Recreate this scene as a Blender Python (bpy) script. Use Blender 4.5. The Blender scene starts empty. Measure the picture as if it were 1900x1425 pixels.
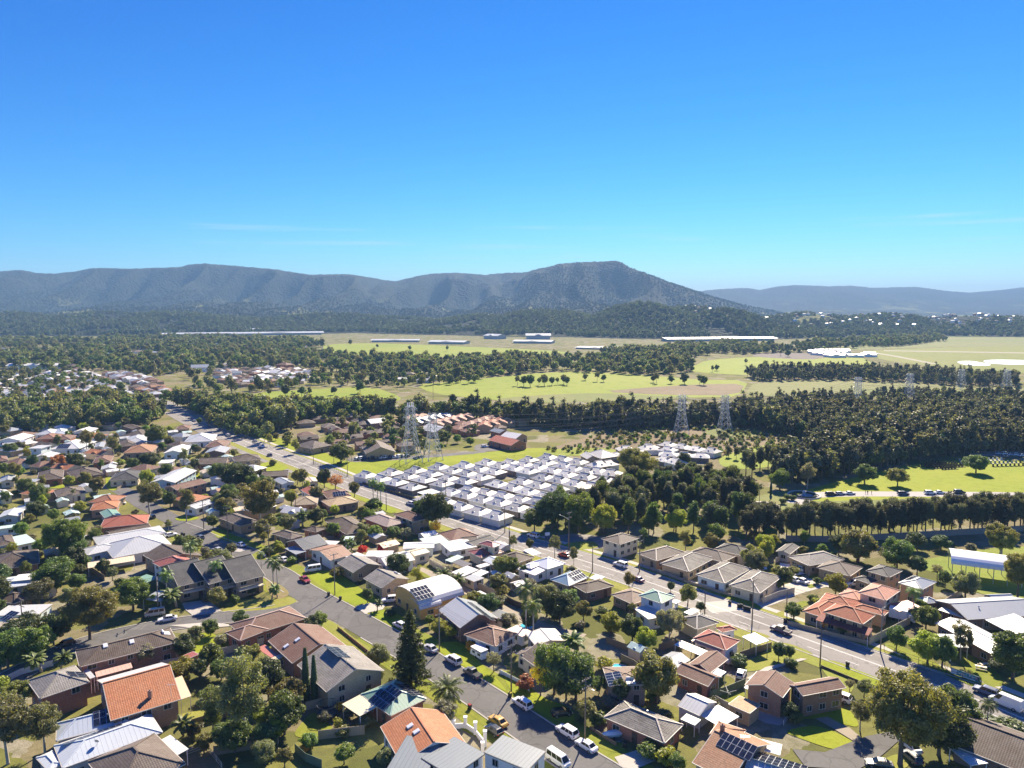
import bpy, math, random
import numpy as np
from mathutils import Vector, Matrix
# ------------------------------------------------------------------ camera, sky, sun, exposure
SC = bpy.context.scene
COL = SC.collection
R = math.radians
FPX, CX, CY, HORIZ, CAMZ = 1319.0, 950.0, 712.5, 572.0, 80.0
PITCH = math.atan((CY - HORIZ) / FPX)
cam = bpy.data.cameras.new('camera')
cam.sensor_width = 36.0
cam.lens = 36.0 * FPX / 1900.0
cam.clip_start, cam.clip_end = 0.5, 60000
camo = bpy.data.objects.new('camera', cam)
camo.location = (0, 0, CAMZ)
camo.rotation_euler = (math.pi / 2 - PITCH, 0, 0)
COL.objects.link(camo)
SC.camera = camo
SUN_EL, SUN_AZ = R(37), R(20)          # azimuth measured from +Y towards +X
world = bpy.data.worlds.new('World')
SC.world = world
world.use_nodes = True
wn, wl = world.node_tree.nodes, world.node_tree.links
wn.clear()
wout = wn.new('ShaderNodeOutputWorld')
bg = wn.new('ShaderNodeBackground')
sky = wn.new('ShaderNodeTexSky')
sky.sky_type = 'NISHITA'
sky.sun_disc = False
sky.sun_elevation = SUN_EL
sky.sun_rotation = SUN_AZ
sky.altitude = 50
sky.air_density = 1.0
sky.dust_density = 0.0
sky.ozone_density = 6.0
EXPO = 1.72
# grade of the sky colour, channel by channel: deep azure above, pale towards the horizon
spx = wn.new('ShaderNodeSeparateColor')
cmb = wn.new('ShaderNodeCombineColor')
wl.new(sky.outputs['Color'], spx.inputs[0])
for i, (ref, gam, top) in enumerate(((1.70, 2.1, 0.038), (3.37, 1.42, 0.295), (6.76, 0.8, 0.98))):
 d_ = wn.new('ShaderNodeMath'); d_.operation = 'DIVIDE'; d_.inputs[1].default_value = ref
 p_ = wn.new('ShaderNodeMath'); p_.operation = 'POWER'; p_.inputs[1].default_value = gam
 m_ = wn.new('ShaderNodeMath'); m_.operation = 'MULTIPLY'; m_.inputs[1].default_value = top / (2 ** EXPO * 0.07)
 wl.new(spx.outputs[i], d_.inputs[0]); wl.new(d_.outputs[0], p_.inputs[0]); wl.new(p_.outputs[0], m_.inputs[0]); wl.new(m_.outputs[0], cmb.inputs[i])
# faint streaks of cirrus low over the ranges
tc = wn.new('ShaderNodeTexCoord')
mp = wn.new('ShaderNodeMapping')
mp.inputs['Scale'].default_value = (2.2, 2.2, 60.0)
mp.inputs['Rotation'].default_value = (0.02, -0.03, 0)
wl.new(tc.outputs['Generated'], mp.inputs['Vector'])
cn = wn.new('ShaderNodeTexNoise')
cn.inputs['Scale'].default_value = 1.6
cn.inputs['Detail'].default_value = 6
wl.new(mp.outputs['Vector'], cn.inputs['Vector'])
cr = wn.new('ShaderNodeMapRange')
cr.inputs['From Min'].default_value = 0.58
cr.inputs['From Max'].default_value = 0.80
cr.inputs['To Max'].default_value = 0.5
wl.new(cn.outputs['Fac'], cr.inputs['Value'])
sz = wn.new('ShaderNodeSeparateXYZ'); wl.new(tc.outputs['Generated'], sz.inputs[0])
bd = wn.new('ShaderNodeMath'); bd.operation = 'COMPARE'; bd.inputs[1].default_value = 0.09; bd.inputs[2].default_value = 0.022
wl.new(sz.outputs[2], bd.inputs[0])
bm_ = wn.new('ShaderNodeMath'); bm_.operation = 'MULTIPLY'
wl.new(cr.outputs['Result'], bm_.inputs[0]); wl.new(bd.outputs[0], bm_.inputs[1])
mx = wn.new('ShaderNodeMixRGB')
mx.inputs['Color2'].default_value = (3.6, 4.2, 4.4, 1)
wl.new(bm_.outputs[0], mx.inputs['Fac'])
wl.new(cmb.outputs[0], mx.inputs['Color1'])
wl.new(mx.outputs['Color'], bg.inputs['Color'])
bg.inputs['Strength'].default_value = 0.07
wl.new(bg.outputs['Background'], wout.inputs['Surface'])
sund = bpy.data.lights.new('sun', 'SUN')
sund.energy = 3.55
sund.angle = R(0.55)
sund.color = (1.0, 0.86, 0.66)
suno = bpy.data.objects.new('sun', sund)
SUNV = Vector((math.sin(SUN_AZ) * math.cos(SUN_EL), math.cos(SUN_AZ) * math.cos(SUN_EL), math.sin(SUN_EL)))
suno.rotation_euler = SUNV.to_track_quat('Z', 'Y').to_euler()
suno.location = (0, 0, 400)
COL.objects.link(suno)
SC.view_settings.view_transform = 'Standard'
SC.view_settings.look = 'None'
SC.view_settings.gamma = 1.0
SC.view_settings.exposure = EXPO
SC.view_settings.use_curve_mapping = False
SC.render.engine = 'CYCLES'
cy = SC.cycles
cy.use_denoising = True
try:
 cy.denoiser = 'OPENIMAGEDENOISE'
 cy.denoising_input_passes = 'RGB_ALBEDO_NORMAL'
 cy.denoising_prefilter = 'ACCURATE'
except Exception:
 pass
cy.max_bounces = 6
cy.diffuse_bounces = 4
cy.glossy_bounces = 2
cy.transmission_bounces = 3
cy.transparent_max_bounces = 4
cy.volume_bounces = 0
cy.caustics_reflective = False
cy.caustics_refractive = False
cy.sample_clamp_indirect = 4.0
cy.use_adaptive_sampling = True
cy.adaptive_threshold = 0.015
SC.render.film_transparent = False
# ------------------------------------------------------------------ pixel -> place
cp, sp = math.cos(PITCH), math.sin(PITCH)
def raydir(px, py):
 dx, dy = (px - CX) / FPX, -(py - CY) / FPX
 return Vector((dx, cp + dy * sp, -sp + dy * cp))
def G(px, py, z=0.0):
 d = raydir(px, py)
 t = (z - CAMZ) / d.z
 return Vector((d.x * t, d.y * t, z))
# enlarged views used for measuring: origin x, y, scale
VW = {'P': (0, 0, 1.0), 'V1': (0, 1000, 3.352), 'V2': (400, 1000, 3.352), 'V3': (800, 1000, 3.352), 'V4': (1200, 1000, 3.354),
      'V5': (1500, 1000, 3.3525), 'M1': (0, 780, 3.958), 'M2': (420, 780, 3.958), 'M3': (850, 780, 3.958), 'M4': (1300, 780, 3.1667),
      'F1': (0, 600, 3.8), 'F2': (450, 600, 3.4545), 'F3': (950, 560, 3.8), 'F4': (1400, 560, 3.8),
      'W1': (660, 820, 7.917), 'W2': (880, 800, 6.786), 'W3': (1180, 1000, 8.636), 'W4': (1380, 1000, 7.308), 'W5': (780, 980, 5.9375), 'W6': (540, 740, 4.318)}
def PX(V, p):
 o = VW[V]
 return (o[0] + p[0] / o[2], o[1] + p[1] / o[2])
def GV(V, p, z=0.0):
 q = PX(V, p)
 return G(q[0], q[1], z)
def topx(w):
 """world point -> photograph pixel (for planning only)"""
 v = Vector(w) - Vector((0, 0, CAMZ))
 f = v.y * cp - v.z * sp
 u = v.y * sp + v.z * cp
 return (CX + FPX * v.x / f, CY - FPX * u / f)
# ------------------------------------------------------------------ objects
def link(o, parent=None):
 COL.objects.link(o)
 if parent is not None:
  o.parent = parent
 return o
def tag(o, label=None, cat=None, group=None, kind=None):
 if label: o['label'] = label
 if cat: o['category'] = cat
 if group: o['group'] = group
 if kind: o['kind'] = kind
 return o
def thing(name, label, cat, loc=(0, 0, 0), rz=0.0, group=None, scale=None):
 o = bpy.data.objects.new(name, None)
 o.empty_display_size = 0.3
 o.location = loc
 o.rotation_euler = (0, 0, rz)
 if scale is not None:
  o.scale = scale if hasattr(scale, '__len__') else (scale,) * 3
 link(o)
 return tag(o, label, cat, group)
def inst(name, me, parent=None, loc=(0, 0, 0), rot=(0, 0, 0), scale=(1, 1, 1), mat=None):
 o = bpy.data.objects.new(name, me)
 o.location = loc
 o.rotation_euler = rot
 o.scale = scale if hasattr(scale, '__len__') else (scale,) * 3
 link(o, parent)
 if mat is not None and o.material_slots:
  o.material_slots[0].link = 'OBJECT'
  o.material_slots[0].material = mat
 return o
class MB:
 """collects faces; build() makes one mesh with metre UVs (u level, v up the slope)"""
 def __init__(s):
  s.v, s.f, s.m = [], [], []
 def poly(s, pts, m=0):
  n = len(s.v)
  s.v += [tuple(p) for p in pts]
  s.f.append(tuple(range(n, n + len(pts))))
  s.m.append(m)
  return s
 def box(s, c, d, m=0, rz=0.0, skip=()):
  x, y, z = d[0] / 2, d[1] / 2, d[2] / 2
  n = len(s.v)
  co, si = math.cos(rz), math.sin(rz)
  for k in ((-x, -y, -z), (x, -y, -z), (x, y, -z), (-x, y, -z), (-x, -y, z), (x, -y, z), (x, y, z), (-x, y, z)):
   s.v.append((c[0] + k[0] * co - k[1] * si, c[1] + k[0] * si + k[1] * co, c[2] + k[2]))
  for i, q in enumerate(((0, 3, 2, 1), (4, 5, 6, 7), (0, 1, 5, 4), (1, 2, 6, 5), (2, 3, 7, 6), (3, 0, 4, 7))):
   if i in skip: continue
   s.f.append(tuple(n + j for j in q)); s.m.append(m)
  return s
 def hexa(s, p, m=0):
  """eight corners: bottom four then top four, counter-clockwise"""
  n = len(s.v)
  s.v += [tuple(q) for q in p]
  for q in ((0, 3, 2, 1), (4, 5, 6, 7), (0, 1, 5, 4), (1, 2, 6, 5), (2, 3, 7, 6), (3, 0, 4, 7)):
   s.f.append(tuple(n + j for j in q)); s.m.append(m)
  return s
 def bar(s, a, b, w, h=None, m=0):
  """a square bar from a to b"""
  a, b = Vector(a), Vector(b)
  h = h or w
  t = (b - a)
  if t.length < 1e-6: return s
  t.normalize()
  up = Vector((0, 0, 1)) if abs(t.z) < 0.95 else Vector((1, 0, 0))
  x = t.cross(up).normalized() * (w / 2)
  y = x.cross(t).normalized() * (h / 2)
  return s.hexa([a - x - y, a + x - y, b + x - y, b - x - y, a - x + y, a + x + y, b + x + y, b - x + y], m)
 def tube(s, pts, rad, n=6, m=0, cap=True):
  pts = [Vector(p) for p in pts]
  rings = []
  for i, p in enumerate(pts):
   t = (pts[min(i + 1, len(pts) - 1)] - pts[max(i - 1, 0)])
   if t.length < 1e-9: t = Vector((0, 0, 1))
   t.normalize()
   up = Vector((0, 0, 1)) if abs(t.z) < 0.9 else Vector((1, 0, 0))
   x = t.cross(up).normalized(); y = x.cross(t).normalized()
   r = rad[i] if hasattr(rad, '__len__') else rad
   base = len(s.v)
   for k in range(n):
    a = 2 * math.pi * k / n
    s.v.append(tuple(p + x * (math.cos(a) * r) + y * (math.sin(a) * r)))
   rings.append(base)
  for a, b in zip(rings, rings[1:]):
   for k in range(n):
    k2 = (k + 1) % n
    s.f.append((a + k, a + k2, b + k2, b + k)); s.m.append(m)
  if cap:
   s.f.append(tuple(rings[0] + k for k in range(n))[::-1]); s.m.append(m)
   s.f.append(tuple(rings[-1] + k for k in range(n))); s.m.append(m)
  return s
 def mesh(s, name, mats=(), smooth=False):
  me = bpy.data.meshes.new(name)
  me.from_pydata(s.v, [], s.f)
  for m in mats: me.materials.append(m)
  if len(set(s.m)) > 1:
   me.polygons.foreach_set('material_index', s.m)
  uv = me.uv_layers.new(name='UVMap')
  buf = []
  V = s.v
  for f in s.f:
   p0, p1, p2 = V[f[0]], V[f[1]], V[f[2]]
   ax, ay, az = p1[0] - p0[0], p1[1] - p0[1], p1[2] - p0[2]
   bx, by, bz = p2[0] - p0[0], p2[1] - p0[1], p2[2] - p0[2]
   nx, ny, nz = ay * bz - az * by, az * bx - ax * bz, ax * by - ay * bx
   l = math.sqrt(nx * nx + ny * ny + nz * nz) or 1.0
   nx, ny, nz = nx / l, ny / l, nz / l
   h = math.hypot(nx, ny)
   if h < 1e-3:
    for i in f: buf += [V[i][0], V[i][1]]
   else:
    ux, uy = -ny / h, nx / h
    vx, vy, vz = -nz * uy, nz * ux, nx * uy - ny * ux
    for i in f:
     q = V[i]
     buf += [q[0] * ux + q[1] * uy, q[0] * vx + q[1] * vy + q[2] * vz]
  uv.data.foreach_set('uv', buf)
  if smooth:
   me.polygons.foreach_set('use_smooth', [True] * len(me.polygons))
  me.update()
  return me
 def build(s, name, mats, parent=None, smooth=False):
  if not isinstance(mats, (list, tuple)): mats = [mats]
  return link(bpy.data.objects.new(name, s.mesh(name, mats, smooth)), parent)
# ------------------------------------------------------------------ materials
MATS = {}
def newmat(key):
 m = bpy.data.materials.new(key)
 m.use_nodes = True
 nt = m.node_tree
 b = nt.nodes['Principled BSDF']
 return m, nt, b
def N(nt, t, **kw):
 n = nt.nodes.new(t)
 for k, v in kw.items():
  if k.startswith('_'): setattr(n, k[1:], v)
  else: n.inputs[k.replace('__', ' ')].default_value = v
 return n
def math_(nt, op, a, b=None, c=None):
 n = nt.nodes.new('ShaderNodeMath'); n.operation = op
 for i, q in enumerate((a, b, c)):
  if q is None: continue
  if isinstance(q, (int, float)): n.inputs[i].default_value = q
  else: nt.links.new(q, n.inputs[i])
 return n.outputs[0]
def mix_(nt, fac, a, b, blend='MIX'):
 n = nt.nodes.new('ShaderNodeMixRGB'); n.blend_type = blend
 for i, q in enumerate((fac, a, b)):
  if isinstance(q, (int, float)): n.inputs[i].default_value = q
  elif isinstance(q, tuple): n.inputs[i].default_value = (*q[:3], 1)
  else: nt.links.new(q, n.inputs[i])
 return n.outputs[0]
def noise_(nt, vec, scale, detail=4, rough=0.55):
 n = N(nt, 'ShaderNodeTexNoise', Scale=scale, Detail=detail, Roughness=rough)
 if vec is not None: nt.links.new(vec, n.inputs['Vector'])
 return n.outputs['Fac']
def ramp_(nt, fac, lo, hi, a=0.0, b=1.0):
 n = N(nt, 'ShaderNodeMapRange')
 nt.links.new(fac, n.inputs['Value'])
 n.inputs['From Min'].default_value, n.inputs['From Max'].default_value = lo, hi
 n.inputs['To Min'].default_value, n.inputs['To Max'].default_value = a, b
 return n.outputs['Result']
def uvnode(nt): return N(nt, 'ShaderNodeUVMap').outputs['UV']
def worldpos(nt): return N(nt, 'ShaderNodeNewGeometry').outputs['Position']
def dark(c, k): return tuple(x * k for x in c)
def lift(c, k=1.22): return tuple(min(0.86, x * k) for x in c)
def cached(fn):
 def g(*a):
  k = (fn.__name__,) + a
  if k not in MATS: MATS[k] = fn(*a)
  return MATS[k]
 return g
@cached
def paint(c, rough=0.6, dirt=0.25):
 c = lift(c)
 m, nt, b = newmat('paint')
 v = worldpos(nt)
 f = noise_(nt, v, 0.9, 5)
 f2 = noise_(nt, v, 6.0, 3)
 col = mix_(nt, ramp_(nt, f, 0.35, 0.75, 0, dirt), c, dark(c, 0.6))
 col = mix_(nt, ramp_(nt, f2, 0.3, 0.7, 0, dirt * 0.5), col, dark(c, 0.75))
 nt.links.new(col, b.inputs['Base Color'])
 b.inputs['Roughness'].default_value = rough
 b.inputs['Specular IOR Level'].default_value = 0.35
 return m
@cached
def gloss(c, rough=0.25, metal=0.0):
 m, nt, b = newmat('gloss')
 b.inputs['Base Color'].default_value = (*c, 1)
 b.inputs['Roughness'].default_value = rough
 b.inputs['Metallic'].default_value = metal
 return m
@cached
def carpaint(c):
 m, nt, b = newmat('car_paint')
 b.inputs['Base Color'].default_value = (*c, 1)
 b.inputs['Roughness'].default_value = 0.35
 b.inputs['Coat Weight'].default_value = 0.6
 b.inputs['Coat Roughness'].default_value = 0.08
 return m
@cached
def tile(c, lich=0.3, lc=(0.30, 0.28, 0.24)):
 c = lift(c)
 m, nt, b = newmat('roof_tile')
 uv = uvnode(nt)
 sep = N(nt, 'ShaderNodeSeparateXYZ'); nt.links.new(uv, sep.inputs[0])
 cu = math_(nt, 'MULTIPLY', sep.outputs[0], 2.6)
 cv = math_(nt, 'MULTIPLY', sep.outputs[1], 2.5)
 fv = math_(nt, 'FRACT', cv)
 fu = math_(nt, 'FRACT', cu)
 wu = math_(nt, 'SINE', math_(nt, 'MULTIPLY', fu, 6.2832))
 hgt = math_(nt, 'ADD', math_(nt, 'MULTIPLY', wu, 0.4), math_(nt, 'SUBTRACT', 1.0, fv))
 comb = N(nt, 'ShaderNodeCombineXYZ')
 nt.links.new(math_(nt, 'FLOOR', cu), comb.inputs[0]); nt.links.new(math_(nt, 'FLOOR', cv), comb.inputs[1])
 wnz = N(nt, 'ShaderNodeTexWhiteNoise'); nt.links.new(comb.outputs[0], wnz.inputs['Vector'])
 wp = worldpos(nt)
 big = noise_(nt, wp, 0.35, 5, 0.6)
 fine = noise_(nt, wp, 2.4, 4, 0.65)
 col = mix_(nt, ramp_(nt, wnz.outputs['Value'], 0, 1, 0, 0.5), c, dark(c, 0.55))
 col = mix_(nt, ramp_(nt, big, 0.40, 0.68, 0.0, lich), col, lc)
 col = mix_(nt, ramp_(nt, fine, 0.50, 0.75, 0.0, lich + 0.15), col, dark(c, 0.35))
 gro = math_(nt, 'MULTIPLY', math_(nt, 'GREATER_THAN', fv, 0.84), 0.55)
 col = mix_(nt, gro, col, dark(c, 0.22))
 nt.links.new(col, b.inputs['Base Color'])
 b.inputs['Roughness'].default_value = 0.72
 b.inputs['Specular IOR Level'].default_value = 0.3
 bp = N(nt, 'ShaderNodeBump', Strength=0.5, Distance=0.05)
 nt.links.new(hgt, bp.inputs['Height']); nt.links.new(bp.outputs['Normal'], b.inputs['Normal'])
 return m
@cached
def metal(c, rib=0.76, rough=0.45, rust=0.0):
 c = lift(c)
 m, nt, b = newmat('sheet_metal_roof')
 uv = uvnode(nt)
 sep = N(nt, 'ShaderNodeSeparateXYZ'); nt.links.new(uv, sep.inputs[0])
 fu = math_(nt, 'FRACT', math_(nt, 'DIVIDE', sep.outputs[0], rib))
 tri = math_(nt, 'ABSOLUTE', math_(nt, 'SUBTRACT', fu, 0.5))
 ln = math_(nt, 'GREATER_THAN', tri, 0.42)
 wp = worldpos(nt)
 big = noise_(nt, wp, 0.25, 5, 0.6)
 mpn = N(nt, 'ShaderNodeMapping'); mpn.inputs['Scale'].default_value = (3.0, 0.25, 1)
 nt.links.new(uv, mpn.inputs['Vector'])
 streak = noise_(nt, mpn.outputs['Vector'], 1.0, 5, 0.6)
 col = mix_(nt, ramp_(nt, streak, 0.45, 0.8, 0, 0.35), c, dark(c, 0.65))
 col = mix_(nt, ramp_(nt, big, 0.45, 0.75, 0, 0.3), col, dark(c, 0.8))
 if rust > 0:
  col = mix_(nt, ramp_(nt, streak, 0.50 - rust * 0.3, 0.70, 0, min(1, rust)), col, (0.24, 0.11, 0.05))
 col = mix_(nt, math_(nt, 'MULTIPLY', ln, 0.28), col, dark(c, 0.45))
 nt.links.new(col, b.inputs['Base Color'])
 b.inputs['Roughness'].default_value = rough
 b.inputs['Specular IOR Level'].default_value = 0.5
 bp = N(nt, 'ShaderNodeBump', Strength=0.6, Distance=0.04)
 nt.links.new(ln, bp.inputs['Height']); nt.links.new(bp.outputs['Normal'], b.inputs['Normal'])
 return m
@cached
def brick(c, mortar=(0.42, 0.38, 0.33)):
 c = lift(c)
 m, nt, b = newmat('brickwork')
 uv = uvnode(nt)
 bt = N(nt, 'ShaderNodeTexBrick', Scale=1.0)
 bt.inputs['Color1'].default_value = (*c, 1); bt.inputs['Color2'].default_value = (*dark(c, 0.6), 1)
 bt.inputs['Mortar'].default_value = (*mortar, 1)
 bt.inputs['Brick Width'].default_value = 0.24; bt.inputs['Row Height'].default_value = 0.086; bt.inputs['Mortar Size'].default_value = 0.008
 nt.links.new(uv, bt.inputs['Vector'])
 f = noise_(nt, worldpos(nt), 0.8, 5)
 col = mix_(nt, ramp_(nt, f, 0.4, 0.75, 0, 0.4), bt.outputs['Color'], dark(c, 0.6))
 nt.links.new(col, b.inputs['Base Color'])
 b.inputs['Roughness'].default_value = 0.85
 return m
@cached
def board(c, pitch=0.2):
 c = lift(c)
 m, nt, b = newmat('weatherboard')
 uv = uvnode(nt)
 sep = N(nt, 'ShaderNodeSeparateXYZ'); nt.links.new(uv, sep.inputs[0])
 fv = math_(nt, 'FRACT', math_(nt, 'DIVIDE', sep.outputs[1], pitch))
 f = noise_(nt, worldpos(nt), 1.1, 5)
 col = mix_(nt, ramp_(nt, f, 0.4, 0.75, 0, 0.25), c, dark(c, 0.65))
 col = mix_(nt, math_(nt, 'MULTIPLY', math_(nt, 'LESS_THAN', fv, 0.14), 0.4), col, dark(c, 0.4))
 nt.links.new(col, b.inputs['Base Color'])
 b.inputs['Roughness'].default_value = 0.6
 return m
@cached
def turf(a, c, scale=1.0, brown=0.25):
 a, c = lift(a, 1.3), lift(c, 1.3)
 m, nt, b = newmat('turf')
 v = worldpos(nt)
 f1 = noise_(nt, v, 0.05 * scale, 6, 0.6)
 f2 = noise_(nt, v, 0.5 * scale, 5, 0.65)
 f3 = noise_(nt, v, 4.0 * scale, 4, 0.7)
 col = mix_(nt, ramp_(nt, f1, 0.38, 0.62), a, c)
 col = mix_(nt, ramp_(nt, f2, 0.45, 0.72, 0, 0.6), col, dark(a, 0.62))
 col = mix_(nt, ramp_(nt, f2, 0.30, 0.48, brown, 0), col, (0.26, 0.20, 0.09))
 col = mix_(nt, ramp_(nt, f3, 0.4, 0.7, 0, 0.45), col, dark(c, 0.55))
 nt.links.new(col, b.inputs['Base Color'])
 b.inputs['Roughness'].default_value = 0.9
 b.inputs['Specular IOR Level'].default_value = 0.15
 bp = N(nt, 'ShaderNodeBump', Strength=0.5, Distance=0.12)
 nt.links.new(f3, bp.inputs['Height']); nt.links.new(bp.outputs['Normal'], b.inputs['Normal'])
 return m
@cached
def paving(c, scale=1.0, var=0.35, rough=0.85):
 c = lift(c)
 m, nt, b = newmat('paving')
 v = worldpos(nt)
 f1 = noise_(nt, v, 0.12 * scale, 6, 0.6)
 f2 = noise_(nt, v, 1.3 * scale, 5, 0.7)
 f3 = noise_(nt, v, 14 * scale, 2, 0.6)
 col = mix_(nt, ramp_(nt, f1, 0.35, 0.68, 0, var), c, dark(c, 0.65))
 col = mix_(nt, ramp_(nt, f2, 0.48, 0.75, 0, var), col, dark(c, 0.55))
 col = mix_(nt, ramp_(nt, f3, 0.5, 0.8, 0, 0.3), col, dark(c, 1.35))
 nt.links.new(col, b.inputs['Base Color'])
 b.inputs['Roughness'].default_value = rough
 b.inputs['Specular IOR Level'].default_value = 0.3
 return m
@cached
def leaf(c, c2, trans=0.5):
 m, nt, b = newmat('leaf')
 c, c2 = dark(c, 2.05), dark(c2, 2.05)
 geo = N(nt, 'ShaderNodeNewGeometry')
 oi = N(nt, 'ShaderNodeObjectInfo')
 col = mix_(nt, geo.outputs['Random Per Island'], c, c2)
 hsv = N(nt, 'ShaderNodeHueSaturation')
 nt.links.new(ramp_(nt, oi.outputs['Random'], 0, 1, 0.485, 0.535), hsv.inputs['Hue'])
 nt.links.new(ramp_(nt, oi.outputs['Random'], 0, 1, 0.7, 1.35), hsv.inputs['Value'])
 nt.links.new(col, hsv.inputs['Color'])
 dif = N(nt, 'ShaderNodeBsdfDiffuse'); nt.links.new(hsv.outputs[0], dif.inputs['Color'])
 tr = N(nt, 'ShaderNodeBsdfTranslucent')
 nt.links.new(mix_(nt, 1.0, hsv.outputs[0], (1.5, 1.35, 0.6), 'MULTIPLY'), tr.inputs['Color'])
 gl = N(nt, 'ShaderNodeBsdfGlossy', Roughness=0.5); gl.inputs['Color'].default_value = (1, 1, 1, 1)
 ms = N(nt, 'ShaderNodeMixShader', Fac=trans)
 nt.links.new(dif.outputs[0], ms.inputs[1]); nt.links.new(tr.outputs[0], ms.inputs[2])
 ms2 = N(nt, 'ShaderNodeMixShader', Fac=0.035)
 nt.links.new(ms.outputs[0], ms2.inputs[1]); nt.links.new(gl.outputs[0], ms2.inputs[2])
 nt.links.new(ms2.outputs[0], nt.nodes['Material Output'].inputs['Surface'])
 return m
@cached
def plain(c, rough=0.8):
 m, nt, b = newmat('plain')
 f = noise_(nt, worldpos(nt), 3.0, 4)
 nt.links.new(mix_(nt, ramp_(nt, f, 0.35, 0.7, 0, 0.4), c, dark(c, 0.6)), b.inputs['Base Color'])
 b.inputs['Roughness'].default_value = rough
 return m
GLASS = gloss((0.02, 0.025, 0.03), 0.06)
WHITE = paint((0.78, 0.78, 0.76), 0.5, 0.15)
DARKM = paint((0.05, 0.05, 0.05), 0.5)
@cached
def asphalt(c, k=0.5):
 m = paving(c, 1.0, k).copy(); nt = m.node_tree; b = nt.nodes['Principled BSDF']; v = worldpos(nt)
 src = b.inputs['Base Color'].links[0].from_socket
 w = N(nt, 'ShaderNodeTexNoise', Scale=0.3, Detail=4.0); nt.links.new(v, w.inputs['Vector'])
 ad = N(nt, 'ShaderNodeVectorMath', _operation='MULTIPLY_ADD'); nt.links.new(w.outputs['Color'], ad.inputs[0]); ad.inputs[1].default_value = (3, 3, 3); nt.links.new(v, ad.inputs[2])
 cr_ = N(nt, 'ShaderNodeTexVoronoi', _feature='DISTANCE_TO_EDGE', Scale=0.16); nt.links.new(ad.outputs[0], cr_.inputs['Vector'])
 pt = N(nt, 'ShaderNodeTexVoronoi', _distance='CHEBYCHEV', Scale=0.09); nt.links.new(v, pt.inputs['Vector'])
 sp_ = N(nt, 'ShaderNodeSeparateXYZ'); nt.links.new(pt.outputs['Color'], sp_.inputs[0])
 col = mix_(nt, ramp_(nt, sp_.outputs[0], 0.74, 0.76, 0, 0.45), src, dark(c, 0.75))
 col = mix_(nt, ramp_(nt, sp_.outputs[1], 0.80, 0.82, 0, 0.4), col, dark(c, 1.6))
 col = mix_(nt, ramp_(nt, cr_.outputs['Distance'], 0.0, 0.025, 0.6, 0), col, dark(c, 0.5))
 nt.links.new(col, b.inputs['Base Color'])
 return m
ASPH = asphalt((0.125, 0.121, 0.115))
ROADM = asphalt((0.225, 0.21, 0.19), 0.4)
CONC = paving((0.42, 0.39, 0.34), 1.0, 0.3)
LAWN = turf((0.16, 0.195, 0.022), (0.20, 0.215, 0.028), 1.0, 0.35)
DRYLAWN = turf((0.25, 0.24, 0.05), (0.21, 0.24, 0.04), 1.0, 0.5)
BARK = plain((0.16, 0.12, 0.09))
PALEBARK = plain((0.42, 0.38, 0.32))
# ------------------------------------------------------------------ land: ground, ranges, fields, roads
def _hash(ix, iy, s):
 h = (ix * 374761393 + iy * 668265263 + s * 1442695041) & 0x7fffffff
 h = ((h ^ (h >> 13)) * 1274126177) & 0x7fffffff
 return ((h ^ (h >> 16)) & 0xffff) / 65535.0
def vnoise(x, y, s=0):
 x = np.asarray(x, float); y = np.asarray(y, float)
 ix = np.floor(x).astype(np.int64); iy = np.floor(y).astype(np.int64)
 fx, fy = x - ix, y - iy
 fx = fx * fx * (3 - 2 * fx); fy = fy * fy * (3 - 2 * fy)
 a, b = _hash(ix, iy, s), _hash(ix + 1, iy, s)
 c, d = _hash(ix, iy + 1, s), _hash(ix + 1, iy + 1, s)
 return (a * (1 - fx) + b * fx) * (1 - fy) + (c * (1 - fx) + d * fx) * fy
def fbm(x, y, s=0, o=4):
 r, a, t = 0.0, 1.0, 0.0
 for k in range(o):
  r = r + a * vnoise(x * 2 ** k, y * 2 ** k, s + k); t += a; a *= 0.5
 return r / t
SKA = np.array([(-400, 520), (-200, 512), (0, 503), (40, 501), (70, 507), (100, 508), (140, 504), (175, 497), (240, 499), (330, 496), (352, 491), (380, 489), (420, 492), (480, 497), (520, 501), (575, 510),
    (650, 509), (700, 517), (735, 522), (770, 513), (800, 508), (850, 506), (900, 510), (940, 506), (975, 505), (1000, 498), (1040, 489), (1100, 485), (1142, 483), (1155, 487), (1170, 497), (1200, 508),
    (1240, 524), (1290, 540), (1330, 553), (1380, 566), (1440, 578), (1500, 592), (2400, 620)], float)
YRA = np.array([(-400, 5600), (600, 5400), (735, 6000), (930, 5900), (1040, 4900), (1160, 4700), (1300, 4600), (2400, 4600)], float)
SKB = np.array([(-400, 620), (1050, 600), (1290, 541), (1340, 536), (1385, 534), (1410, 538), (1440, 532), (1475, 529), (1540, 531), (1580, 530), (1620, 534), (1700, 532), (1760, 540), (1800, 543), (1860, 538),
    (1900, 533), (2050, 530), (2400, 540)], float)
YRB = 8600.0
def slope_of(py):
 dy = -(py - CY) / FPX
 return (-sp + dy * cp) / (cp + dy * sp)
FOOT = [(1200, 2350, 88, 210, 260), (1350, 2160, 80, 130, 170), (1285, 2500, 84, 170, 240), (1500, 2500, 58, 260, 260), (1650, 2450, 52, 260, 240), (1800, 2400, 50, 300, 240), (1950, 2350, 46, 300, 240),
  (1020, 2550, 70, 240, 300), (900, 2700, 46, 300, 320), (1440, 2050, 22, 140, 120), (250, 2700, 60, 600, 350), (-50, 2600, 60, 500, 350), (620, 2900, 50, 500, 300)]
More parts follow.
